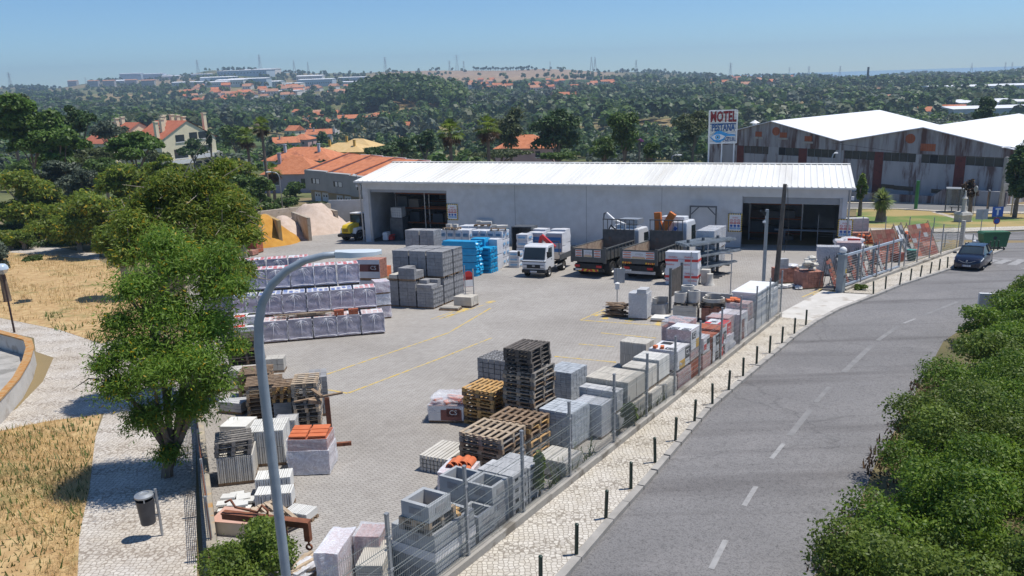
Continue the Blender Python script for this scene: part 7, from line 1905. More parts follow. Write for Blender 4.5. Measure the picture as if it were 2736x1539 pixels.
b = MB(); lump(b, 2.2, 1.3, 1.1, 0, 9, .2, 77, round_=.5); b.build('bag', M_FILMW, t, smooth='auto')
t = thing('red_board', 'bright red plastic board propped near the warehouse corner', 'board', 25.9, 57.9, R(-30))
b = MB(); b.box((0, 0, .75), (.9, .05, 1.3), rx=.35); b.build('panel', M_CSR, t)
# ---- street corner things
t = thing('waste_container', 'green wheeled waste container with lid at the street corner', 'waste container', 37.1, 59.0, R(-8))
M_BINS = mat('container_green', (.03, .12, .05), (.04, .14, .06), 2, .5)
b = MB(); b.prism([(-.85, .25), (.75, .25), (.95, 1.25), (-.95, 1.25)], -.5, .5, 'Y'); b.build('body', M_BINS, t, bevel=.03)
b = MB(); b.prism([(-1.02, 1.251), (1.02, 1.251), (.9, 1.42), (-.9, 1.42)], -.56, .56, 'Y'); b.build('lid', M_BINS, t, bevel=.02)
b = MB(); b.lathe([(.0, -.006), (.14, -.006), (.14, 0)], (-.1, -.501, .95), 14, 0, 'Y'); b.build('emblem', M_BLACK, t)
for sx in (-.7, .6):
 for sy in (-.4, .4):
  b = MB(); b.lathe([(0.001, -.03), (.1, -.03), (.1, .03), (.001, .03)], (sx, sy, .1), 10, 0, 'Y'); b.bb((sx - .02, sy - .03, .1), (sx + .02, sy + .03, .27)); b.build('castor', M_BLACK, t)
for k in range(3):
 pp = (36.0 + .38 * k, 57.6 + .12 * k)
 o = b0.copy(); COL.objects.link(o); o.matrix_world = Matrix.Translation((pp[0], pp[1], gz(*pp) + .1))
 tag(o, 'thin dark green post in front of the waste container, %s from the left' % ORD[k], 'bollard', 'posts by the waste container')
t = thing('rubbish_bag', 'white rubbish bag left of the waste container', 'bag', 35.95, 59.3)
b = MB(); lump(b, .5, .45, .75, 0, 6, .07, 5, round_=.7); b.build('bag', M_WHF, t, smooth='auto')
t = pole('traffic_sign', 'blue dead end sign with white T above a round no stopping sign', 'road sign', 38.22, 60.79, 3.0)
b = MB(); b.box((0, -.05, 2.75), (.86, .02, .78), 0); b.box((0, -.062, 2.70), (.14, .004, .46), 1); b.box((0, -.0625, 2.98), (.42, .005, .14), 1); b.build('dead_end_panel', [M_BLUE, M_WHITE], t)
b = MB(); b.lathe([(.0, -.02), (.27, -.02), (.27, 0)], (0, -.05, 2.02), 18, 0, 'Y'); b.build('no_stopping_panel', M_RED, t)
b = MB(); b.lathe([(.0, -.01), (.21, -.01), (.21, 0)], (0, -.0705, 2.02), 18, 0, 'Y'); b.box((0, -.086, 2.02), (.05, .006, .44), 0, ry=R(45)); b.box((0, -.087, 2.02), (.05, .006, .44), 0, ry=R(-45)); b.build('blue_face', [M_BLUE, M_RED], t)
t = pole('traffic_sign', 'pair of grey sign backs on a pole left of the dead end sign', 'road sign', 36.9, 60.49, 3.0)
b = MB(); b.box((-.24, .04, 2.6), (.46, .02, .8), rz=-.25); b.box((.26, .04, 2.6), (.46, .02, .8), rz=.25); b.build('sign_back', M_STEEL, t)
pole('steel_post', 'short grey steel post on the street corner pavement', 'post', 36.2, 60.2, 1.1, .05)
pole('steel_post', 'second short grey post on the inner side of the corner pavement', 'post', 34.6, 61.2, 1.1, .05)
M_STONE = mat('monument_stone', (.40, .39, .36), (.50, .49, .46), 3, .9, .2, bscale=20)
t = thing('stone_monument', 'small grey stone pillar monument on the lawn', 'monument', 45.5, 77.8, R(10), tilt=False)
b = MB(); b.box((0, 0, .3), (1.1, 1.1, .9)); b.box((0, 0, .87), (1.25, 1.25, .26), taper=.8); b.build('plinth', M_STONE, t)
b = MB(); b.lathe([(.3, 1.0), (.22, 1.15), (.19, 2.3), (.26, 2.36), (.18, 2.5), (.09, 2.6), (.08, 3.1), (.001, 3.15)], (0, 0, 0), 10); b.build('pillar', M_STONE, t, smooth='auto')
pole('green_post', 'thick bright green post at the edge of the lawn', 'post', 47.7, 91.3, 3.4, .2, mat('bright_green', (.03, .18, .05), None, 2, .5))
M_SHG = filmmat('shelter_glass', .18, (.4, .5, .5))
BX, BY = 50.9, 86.9
t = thing('bus_shelter', 'glass bus shelter with dark frame and advertising panel beyond the lawn', 'bus shelter', BX, BY, R(-28), tilt=False)
for sx in (-1.9, -.6, .6):
 for sy in (-.6, .6):
  b = MB(); b.bb((sx - .05, sy - .05, -.3), (sx + .05, sy + .05, 2.6)); b.build('frame_post', M_STEELD, t)
b = MB(); b.bb((-2.0, -.7, 2.601), (.7, .7, 2.68)); b.build('roof', M_STEEL, t)
b = MB(); b.bb((-1.85, .58, .2), (.55, .60, 2.5)); b.bb((-1.91, -.55, .2), (-1.89, .55, 2.5)); b.build('glass', M_SHG, t)
b = MB(); b.box((2.2, -.1, 1.25), (.16, 1.5, 2.6)); ad = b.build('advert_case', M_STEELD, t)
b = MB(); b.box((2.115, -.1, 1.45), (.006, 1.2, 1.8)); b.build('poster', mat('poster_print', (.55, .30, .06), (.25, .07, .03), 2.5, .4, c3=(.6, .5, .25), s3=3), ad)
b = MB(); b.bb((-1.5, .2, .45), (.2, .5, .5)); b.bb((-1.3, .3, -.2), (-1.2, .4, .449)); b.bb((-.1, .3, -.2), (0, .4, .449)); b.build('bench', M_STEELD, t)
t = pole('traffic_sign', 'small sign seen edge-on beside the dead brown shrub', 'road sign', 49.3, 82.5, 3.3)
b = MB(); b.lathe([(.0, -.02), (.35, -.02), (.35, .02)], (0, 0, 2.9), 14, 0, 'X'); b.build('panel', M_STEEL, t)
t = thing('concrete_pole', 'tall dark concrete pole with notice before the grey factory', 'pole', 53.3, 84.3, R(20), tilt=False)
b = MB(); b.box((0, 0, 2.8), (.42, .32, 6.6), taper=.75); b.build('pole', M_CONC, t)
b = MB(); b.box((.4, -.3, 3.0), (1.5, .06, .7), ry=-.12); b.build('notice', M_STONE, t)
pw2 = Vector((53.3, 84.3, gz(53.3, 84.3) + 5.9))
pole('traffic_sign', 'thin sign frame standing by the road at the right edge', 'road sign', 54.6, 83.6, 2.9, .04)
t = thing('roadside_wall', 'white wall top showing above the bushes at the right edge', 'wall', *at(2540, 745, 37).xy, R(-14), tilt=False)
pwl = at(2490, 741, 37)
b = MB(); b.bb((-1.35, -.1, -.5), (4, .1, pwl.z - t.location.z)); b.build('wall', M_WWALL, t)
t = thing('overhead_cable', 'thin overhead cable from the dark concrete pole towards the right edge', 'cable', pw2.x, pw2.y, 0, z=pw2.z, tilt=False)
b = MB(); b.tube([(-14, 12, 1.2), (-7, 6, .2), (0, 0, 0), (4, -4, .25), (9, -9, 1.4)], .02, 4); b.build('cable', M_BLACK, t)
# ---- park on the left
t = thing('globe_lamp', 'park lamp with white and blue globe on a thin dark pole', 'park lamp', -26.9, 40.6, 0, tilt=False)
b = MB(); b.tube([(0, 0, -.2), (0, 0, 3.0)], [.055, .045], 8); b.tube([(0, 0, 3.0), (0, 0, 3.25)], [.07, .09], 8); b.build('pole', mat('lamp_brown', (.06, .035, .035), None, 2, .5), t)
b = MB(); b.lathe([(.1, 3.25), (.26, 3.38), (.31, 3.52)], (0, 0, 0), 16); b.build('globe_bowl', filmmat('clear_bowl', .5, (.7, .7, .68)), t, smooth='auto')
b = MB(); b.lathe([(.33, 3.521), (.30, 3.66), (.2, 3.78), (.001, 3.83)], (0, 0, 0), 16); b.build('globe_cap', mat('globe_blue', (.42, .52, .60), (.6, .64, .68), 2, .3), t, smooth='auto')
t = thing('litter_bin', 'dark grey cylindrical litter bin on a slanted post under the tree', 'litter bin', -8.81, 17.26, R(200), tilt=False)
b = MB(); b.tube([(0, 0, -.2), (0, 0, 1.28)], .032, 10); b.build('post', M_STEEL, t, smooth='auto')
b = MB(); b.lathe([(.001, .42), (.17, .42), (.21, 1.02), (.215, 1.06), (.2, 1.06), (.19, .95)], (.26, 0, 0), 18); b.build('bin_body', mat('bin_grey', (.055, .055, .06), (.08, .08, .085), 4, .45), t, smooth='auto')
b = MB(); b.lathe([(.225, 1.14), (.225, 1.18), (.12, 1.22), (.11, 1.2), (.001, 1.19)], (.26, 0, 0), 18)
for a_ in (1.6, 3.1, 4.7): b.box((.26 + .2 * math.cos(a_), .2 * math.sin(a_), 1.10), (.03, .03, .1))
b.build('lid', M_STEEL, t, smooth='auto')
b = MB(); b.bb((.03, -.03, .9), (.06, .03, .96)); b.bb((.03, -.03, .55), (.09, .03, .6)); b.build('bracket', M_STEEL, t)
cw_ = [W(x, y, .85) for x, y in ((-420, 780), (-200, 800), (-60, 818), (0, 831), (40, 841), (78, 852), (84, 872), (74, 905), (48, 950), (0, 1003), (-80, 1060), (-260, 1130))]
t = thing('curved_wall', 'curved pale concrete wall with orange lichen coping round a sunken court', 'wall', cw_[5].x, cw_[5].y, 0, tilt=False)
b = MB(); c2 = MB(); o_ = Vector((cw_[5].x, cw_[5].y, gz(cw_[5].x, cw_[5].y)))
cen = Vector((cw_[5].x - 8, cw_[5].y - 4))
for i in range(len(cw_) - 1):
 a, c = cw_[i].xy, cw_[i + 1].xy
 ia, ic = a + (cen - a).normalized() * .28, c + (cen - c).normalized() * .28
 def z_(p, h): return -9.3 - SLOPE * p[1] + h
 vs = [(*a, z_(a, -.4)), (*c, z_(c, -.4)), (*ic, z_(ic, -.4)), (*ia, z_(ia, -.4)), (*a, z_(a, .78)), (*c, z_(c, .78)), (*ic, z_(ic, .78)), (*ia, z_(ia, .78))]
 b.put([Vector(v) - o_ for v in vs], [(0, 1, 5, 4), (2, 3, 7, 6), (0, 4, 7, 3), (1, 2, 6, 5)])
 n_ = Vector((*((a + c) / 2 - cen).normalized() * .03, 0))
 vs = [(*a, z_(a, .781)), (*c, z_(c, .781)), (*ic, z_(ic, .781)), (*ia, z_(ia, .781)), (*a, z_(a, .85)), (*c, z_(c, .85)), (*ic, z_(ic, .85)), (*ia, z_(ia, .85))]
 c2.put([Vector(v) - o_ + (n_ if q in (0, 1, 4, 5) else -n_) for q, v in enumerate(vs)], [(0, 1, 5, 4), (2, 3, 7, 6), (4, 5, 6, 7), (0, 3, 2, 1)])
b.build('wall', M_CONCW, t)
c2.build('coping', mat('lichen_coping', (.42, .19, .05), (.44, .29, .14), 4, .95, .4, detail=8, lo=.4, hi=.62), t)
sheet('court_floor', [p.xy + (cen - p.xy).normalized() * .3 for p in cw_], .02, M_CONC)
WP = [(-5.2, 11.6), (-7.05, 15.95), (-10.55, 24.3), (-14.2, 32.6), (-22.4, 52.6), (-30.6, 79)]
t = thing('low_wall', 'low lichen spotted wall along the park side of the yard', 'wall', WP[1][0], WP[1][1], 0, tilt=False)
b = MB(); o_ = Vector((WP[1][0], WP[1][1], gz(*WP[1])))
for i in range(len(WP) - 1):
 a, c = Vector(WP[i]), Vector(WP[i + 1]); d_ = (c - a).normalized(); n_ = Vector((-d_.y, d_.x)) * .11
 q = [a - n_, c - n_, c + n_, a + n_]
 vs = [(p.x, p.y, -9.3 - SLOPE * p.y - .3) for p in q] + [(p.x, p.y, -9.3 - SLOPE * p.y + .55) for p in q]
 b.put([Vector(v) - o_ for v in vs], [(0, 1, 5, 4), (1, 2, 6, 5), (2, 3, 7, 6), (3, 0, 4, 7), (4, 5, 6, 7)])
b.build('wall', mat('lichen_wall', (.30, .27, .22), (.42, .36, .26), 3, .95, .4, detail=8, c3=(.42, .22, .06), s3=1.5, t3=(.56, .68)), t)
t = thing('rusty_fence', 'rusty brown mesh fence with pipe posts on the park side wall', 'fence', WP[1][0], WP[1][1], 0, tilt=False)
a, c = Vector(WP[1]), Vector(WP[3]); d_ = (c - a); Lw = d_.length; d_ = d_ / Lw
def onw(f, h):
 p = a + d_ * f
 return Vector((p.x, p.y, -9.3 - SLOPE * p.y + h)) - o_
b = MB()
for k_ in range(int(Lw / .12)):
 b.tube([onw(k_ * .12, .551), onw(k_ * .12, 1.5)], .010, 3, caps=False)
for k_ in range(9): b.tube([onw(0, .6 + k_ * .11), onw(Lw, .6 + k_ * .11)], .010, 3, caps=False)
b.build('mesh_panel', M_RUST, t)
for k_ in range(8):
 b = MB(); f = k_ * 2.4 + .1; b.tube([onw(f, .551), onw(f, 1.62)], .035, 8); b.build('fence_post', M_POST, t)
M_BAY = mat('bay_concrete', (.36, .30, .23), (.46, .40, .32), 1.5, .95, .4, detail=8, c3=(.24, .20, .15), s3=.9)
M_BAYO = mat('ochre_stained_concrete', (.42, .27, .09), (.38, .30, .18), 1.0, .95, .4, detail=8, c3=(.22, .18, .12), s3=.8)
def wallseg(name, label, a, c, h, th=.35, m=M_BAY):
 a, c = Vector(a), Vector(c); L_ = (c - a).length; an = math.atan2(c.y - a.y, c.x - a.x)
 t = thing(name, label, 'wall', a.x, a.y, an, z=0, tilt=False)
 z0, z1 = gz(a.x, a.y), gz(c.x, c.y)
 b = MB(); b.put([(0, -th / 2, z0 - .5), (L_, -th / 2, z1 - .5), (L_, th / 2, z1 - .5), (0, th / 2, z0 - .5), (0, -th / 2, z0 + h), (L_, -th / 2, z1 + h), (L_, th / 2, z1 + h), (0, th / 2, z0 + h)], [(3, 2, 1, 0), (4, 5, 6, 7), (0, 1, 5, 4), (1, 2, 6, 5), (2, 3, 7, 6), (3, 0, 4, 7)])
 b.build('wall', m, t, bevel=.02)
b1, b2, b3 = (-22.5, 75.9), (-21.0 + .6, 79.0), (-19.5, 87.9)
dirb = Vector((-.42, .9))
wallseg('bay_wall', 'ochre stained concrete bay wall between orange sand and pink gravel', b1, Vector(b1) + dirb * 9.5, 2.5, m=M_BAYO)
wallseg('bay_wall', 'concrete bay wall between the two pink gravel heaps', b2, Vector(b2) + dirb * 9, 2.4)
wallseg('bay_wall', 'concrete bay wall at the right end of the gravel bays', b3, Vector(b3) + dirb * 8, 2.3)
wallseg('bay_wall', 'long concrete back wall of the gravel bays', Vector(b1) + dirb * 9.8 + Vector((-3, -.5)), Vector(b3) + dirb * 8.3 + Vector((1, .5)), 2.6)
wallseg('panel_fence', 'pale corrugated fence behind the wheel loader', (-22.5, 97.5), (-9, 94), 2.9, .12, M_WWALL)
def heap(name, label, cx, cy, rx, ry, h, m, seed, rz=0, flat=.15):
 n = 26; vs = []; r_ = random.Random(seed); ph = [r_.uniform(0, 6) for _ in range(6)]
 for i in range(n + 1):
  for j in range(n + 1):
   u, v = i / n * 2 - 1, j / n * 2 - 1
   d_ = math.sqrt(u * u + v * v)
   z = h * max(-.2, min(1 - flat, 1 - d_) / (1 - flat)) if d_ < 1.2 else -.2
   z += (.06 * math.sin(u * 9 + ph[0]) * math.sin(v * 8 + ph[1]) + .03 * math.sin(u * 21 + ph[2] + v * 17)) * h * .5 * (1 if z > 0 else 0)
   vs.append((u * rx, v * ry, z - .02))
 fs = [(i * (n + 1) + j, (i + 1) * (n + 1) + j, (i + 1) * (n + 1) + j + 1, i * (n + 1) + j + 1) for i in range(n) for j in range(n)]
 b = MB(); b.put(vs, fs); o = b.build(name, m, smooth=True)
 o.matrix_world = Matrix.Translation((cx, cy, gz(cx, cy))) @ TILT @ Matrix.Rotation(rz, 4, 'Z')
 tag(o, label, 'gravel heap')
M_SAND = mat('orange_sand', (.42, .20, .03), (.52, .27, .05), 1.2, .95, .4, detail=9, bscale=12)
M_GRAV = mat('pink_gravel', (.50, .39, .31), (.58, .47, .39), 2, .95, .4, detail=9, bscale=30)
heap('sand_heap', 'heap of bright orange sand against the stained bay wall', -24.9, 78.2, 3.6, 4.4, 2.9, M_SAND, 1)
heap('gravel_heap', 'smaller heap of pink gravel in the left bay', -24.3, 83.3, 3.0, 4.0, 2.3, M_GRAV, 2, R(20))
heap('gravel_heap', 'wide heap of pink gravel in the right bay', -22.3, 88.6, 4.4, 5.0, 3.1, M_GRAV, 3, R(20), .25)
heap('gravel_heap', 'low spread of spilled gravel beside the wheel loader', -18.0, 89.5, 3.5, 3.0, .9, M_GRAV, 4)
p = BR - BU * 3.3 + BV * .45
t = thing('board_pile', 'loose thin boards lying on the front brick row behind the lamp post', 'boards', p.x, p.y, BA, dz=1.11)
b = MB(); r_ = random.Random(9)
for k_ in range(14): b.box((r_.uniform(-.9, .6), r_.uniform(-.1, .3), .02 + .015 * k_), (r_.uniform(1.2, 2.4), .09, .02), rz=r_.uniform(-.06, .06))
b.build('boards', wood('tan'), t)
for k_, f in enumerate((1.45, 2.15)):
 p = BR - BU * f + BV * .3
 t = thing('loose_brick', 'small bundle of red hollow bricks on the front brick row, %s one' % ('right', 'left')[k_], 'bricks', p.x, p.y, BA, dz=1.112)
 unitpack(3, 2, 2, .48, .3, .26, .01, .005, k_).build('bricks', M_BRKR, t)
for k_ in range(2):
 p = BR - BU * (6.6 + .0 * k_) + BV * (-.7 * (1 - k_))
 pack('bagged_pallet', 'messy red and white bagged pallet at the left end of the brick rows, %s' % ('front', 'rear')[k_], 'bagged goods', (p.x - .6, p.y), BA, 1.15, 1.0, 1.0 + .35 * k_, (2, 2, 5), M_CARD, seed=210 + k_, jit=.04, film=M_FILM, top_missing=.3, sheets=(cs_sheet('t', 0, 1, 0, 1, ((.05, .5, .1, .6, 2, None), (.6, .9, .4, .9, 1, None))), cs_sheet('r', 0, 1, 0, .9, ((.1, .9, .1, .5, 2, None),)),))
# -- vegetation
LM = dict(
 tip=leafmat('tipuana_leaves', (.10, .20, .022), (.24, .36, .05), .5, (.62, .42, .02), .028),
 tip2=leafmat('tipuana_far_leaves', (.10, .165, .022), (.25, .31, .04), .5, (.5, .38, .03), .06),
 shrub=leafmat('glossy_leaves', (.06, .14, .014), (.22, .32, .035), .42),
 bush=leafmat('bush_leaves', (.09, .15, .022), (.21, .28, .045), .42),
 pine=leafmat('pine_needles', (.06, .125, .02), (.15, .24, .045), .38),
 dark=leafmat('dark_leaves', (.032, .07, .02), (.085, .14, .038), .3),
 mid=leafmat('mid_green_leaves', (.055, .11, .022), (.14, .21, .045), .38),
 euc=leafmat('olive_green_leaves', (.06, .085, .03), (.13, .155, .06), .35),
 olive=leafmat('olive_grey_leaves', (.07, .095, .06), (.14, .17, .115), .3),
 dead=leafmat('dead_brown_leaves', (.06, .035, .018), (.12, .07, .035), .2),
 straw=leafmat('straw', (.48, .34, .15), (.72, .56, .28), .45),
 weed=leafmat('weed_leaves', (.06, .10, .02), (.14, .18, .05), .3),
 yuc=leafmat('yucca_leaves', (.20, .27, .06), (.34, .40, .14), .45),
 mauve=leafmat('mauve_blossom', (.22, .04, .22), (.32, .08, .30), .3))
M_BARK = mat('bark', (.13, .10, .075), (.22, .18, .14), 6, .95, .5, detail=7, stretch=(1, 1, .3))
M_BARKL = mat('pale_bark', (.26, .22, .17), (.36, .31, .25), 6, .95, .4, detail=7, stretch=(1, 1, .3))
def leaves(rs, cl, n, size, elong=1.8, up=.35, droop=0.0, shell=.55):
 cl = np.array(cl, float)
 w = cl[:, 3] * cl[:, 4] + cl[:, 4] * cl[:, 5]; w = w / w.sum()
 ci = rs.choice(len(cl), n, p=w)
 d = rs.normal(size=(n, 3)); d /= np.linalg.norm(d, axis=1)[:, None]
 d[:, 2] = np.where(d[:, 2] < -.35, -d[:, 2] * .8, d[:, 2])
 r = (shell + (1 - shell) * rs.rand(n) ** .7) * (1 + (.16 + .5 * (shell < .25)) * rs.normal(size=n) * .6)
 P = cl[ci, :3] + d * r[:, None] * cl[ci, 3:6]
 nr = d * .7 + rs.normal(size=(n, 3)) * .55 + np.array([0, 0, up])
 nr /= np.linalg.norm(nr, axis=1)[:, None]
 a = rs.normal(size=(n, 3)) + d * .8 - np.array([0, 0, droop])
 a -= nr * (a * nr).sum(1)[:, None]; a /= np.linalg.norm(a, axis=1)[:, None] + 1e-9
 b = np.cross(nr, a)
 s = size * (.65 + .7 * rs.rand(n))
 A = a * (s * elong * .5)[:, None]; B = b * (s * .5)[:, None]
 V = np.stack([P - A, P + B * .9 - A * .1, P + A, P - B * .9 - A * .1], 1).reshape(-1, 3)
 return V, np.arange(4 * n).reshape(n, 4)
def clusters(rs, c, R3, k, fill=.62, flat=1.0):
 out = []
 for i in range(k):
  d = rs.normal(size=3); d /= np.linalg.norm(d)
  r = fill * rs.rand() ** .45
  q = np.array(c) + d * r * np.array(R3)
  rr = (.30 + .22 * rs.rand()) * (8 / k) ** .2
  out.append((*q, R3[0] * rr, R3[1] * rr, R3[2] * rr * flat))
 return out
def tree(name, label, cat, base, cl, n, size, m, trunk_r=.15, group=None, bark=None, elong=1.8, droop=0.0, seed=1, limbs=7, shell=.55, twigs=0):
 rs = np.random.RandomState(seed)
 t = thing(name, label, cat, base[0], base[1], 0, z=base[2], tilt=False, group=group)
 B3 = np.array(base)
 V, F = leaves(rs, cl, n, size, elong, .35, droop, shell)
 npmesh('crown', V - B3, F, m, t)
 if trunk_r:
  b = MB(); C = np.array(cl)[:, :3] - B3; top = C.mean(0); zmin = max(.3, C[:, 2].min() * .75)
  fork = Vector((top[0] * .35, top[1] * .35, zmin))
  b.tube([(0, 0, -.4), (fork.x * .4, fork.y * .4, zmin * .5), fork], [trunk_r * 1.15, trunk_r, trunk_r * .85], 8)
  for i in rs.permutation(len(C))[:limbs]:
   p = Vector(C[i]); mid_ = fork.lerp(p, .5) + Vector((rs.normal() * .15, rs.normal() * .15, .12 * (p - fork).length))
   b.tube([fork, mid_, p], [trunk_r * .6, trunk_r * .38, trunk_r * .12], 6)
   for _ in range(twigs):
    e = p + Vector(rs.normal(size=3) * cl[i][3] * .8); b.tube([mid_.lerp(p, .6), p.lerp(e, .5), e], [trunk_r * .16, trunk_r * .1, trunk_r * .04], 4)
  b.build('trunk', bark or M_BARK, t, smooth='auto')
 return t
def tree_px(name, label, cat, cx, cy, rx, ry, Yd, kind, n=2500, size=.28, k=10, trunk=.2, group=None, seed=1, depth=1.0, flat=1.0, elong=1.6, bark=None, limbs=6, droop=0, shell=.55, fill=.62, twigs=0):
 c = at(cx, cy, Yd); ppm = FPX * .94152 / (c @ fwd)
 R3 = (rx / ppm, rx / ppm * depth, ry / ppm)
 rs = np.random.RandomState(seed + 77)
 cl = clusters(rs, c, R3, k, fill, flat)
 return tree(name, label, cat, (c.x, c.y, gz(c.x, c.y)), cl, n, size, LM[kind], trunk, group, bark, elong, droop, seed, limbs, shell, twigs)
def pxcl(L):
 out = []
 for x, y, r, Yd in L:
  p = at(x, y, Yd); out.append((p.x, p.y, p.z, r, r, r * .9))
 return out
cl = pxcl([(425, 1150, .45, 20.5), (370, 1060, .65, 20), (300, 985, .62, 20), (485, 1030, .75, 20.6), (335, 890, .8, 20.5), (440, 915, .9, 21.5), (540, 975, .62, 20.4), (415, 800, .9, 21.2), (530, 835, .85, 21.4), (345, 735, .7, 21), (548, 735, .8, 21.8), (455, 680, .85, 21.8), (598, 730, .42, 21), (265, 925, .42, 20), (500, 925, .8, 20.2), (590, 880, .4, 20.8), (300, 820, .5, 20.5), (390, 950, .7, 19.8), (560, 655, .6, 22), (410, 620, .6, 22)])
tree('flowering_tree', 'light green tree with drooping fronds and yellow flowers beside the yard wall, nearest the camera', 'tree', (-10.3, 20.85, gz(-10.3, 20.85)), cl, 95000, .036, LM['tip'], .17, elong=3.6, droop=.8, seed=3, limbs=12, shell=.2, bark=M_BARK, twigs=4)
cl = pxcl([(400, 610, 1.0, 28), (470, 545, 1.1, 29), (560, 600, 1.1, 28.5), (600, 690, .7, 28), (430, 480, .9, 29), (520, 470, .9, 29.5), (585, 530, .9, 29), (340, 575, .9, 28), (625, 600, .6, 28.5), (500, 650, 1.1, 28), (370, 520, .8, 29), (560, 430, .6, 30), (620, 560, .6, 30), (330, 650, .8, 27.5)])
tree('flowering_tree', 'taller thin crowned flowering tree with bare twigs behind the nearest tree', 'tree', (-14.6, 29.6, gz(-14.6, 29.6)), cl, 55000, .052, LM['tip2'], .2, elong=3.2, droop=.6, seed=4, limbs=14, shell=.3, bark=M_BARKL, twigs=9)
TL = [(250, 545, 95, 85, 72, 'tip2', 12000, .17, 'broad yellow flowered tree left of the nearest tree'), (330, 465, 80, 60, 82, 'tip2', 8000, .2, 'dense flowering tree below the cream apartment block'), (70, 510, 105, 85, 84, 'tip2', 12000, .2, 'wide yellow green tree at the left edge of the park'), (300, 610, 75, 65, 50, 'tip2', 9000, .14, 'low yellow flowered tree beside the dry meadow'), (600, 520, 45, 42, 62, 'mid', 5000, .18, 'green tree in front of the orange sand bay'), (20, 600, 60, 30, 80, 'tip2', 3000, .18, 'small bright tree at the far left of the track'), (160, 545, 60, 60, 86, 'tip2', 6000, .2, 'yellow green tree between the two wide flowered trees'), (420, 430, 60, 45, 78, 'tip2', 5000, .19, 'flowering tree behind the bare twigs of the thin tree'),
  (190, 570, 120, 60, 77, 'tip2', 14000, .17, 'broad shady flowered tree over the park track'), (70, 575, 100, 40, 86, 'mid', 8000, .2, 'green undergrowth at the left end of the park track'), (170, 605, 120, 20, 84, 'dark', 4500, .2, 'dark shade loving shrubs behind the park track'), (260, 430, 60, 38, 112, 'mid', 3500, .27, 'mid green tree left of the bushy pine'), (215, 395, 70, 35, 125, 'euc', 3500, .3, 'dull green scrub trees behind the olives'), (270, 330, 50, 32, 160, 'olive', 2500, .38, 'pale scrub left of the apartment block'), (90, 420, 90, 30, 105, 'mid', 3500, .28, 'green trees below the large pine'), (395, 395, 38, 22, 150, 'euc', 1500, .35, 'brownish scrub right of the bushy pine'), (590, 440, 60, 40, 105, 'tip2', 4000, .24, 'yellow green trees below the low balconies'), (560, 500, 55, 45, 70, 'tip2', 5000, .18, 'flowered tree crown right of the thin tree')]
for i, q in enumerate(TL):
 tree_px('flowering_tree' if q[5] == 'tip2' else 'tree', q[8], 'tree', *q[:6], q[6], q[7], 20, .25, seed=20 + i, elong=2.2, bark=M_BARKL, droop=.3, fill=.78)
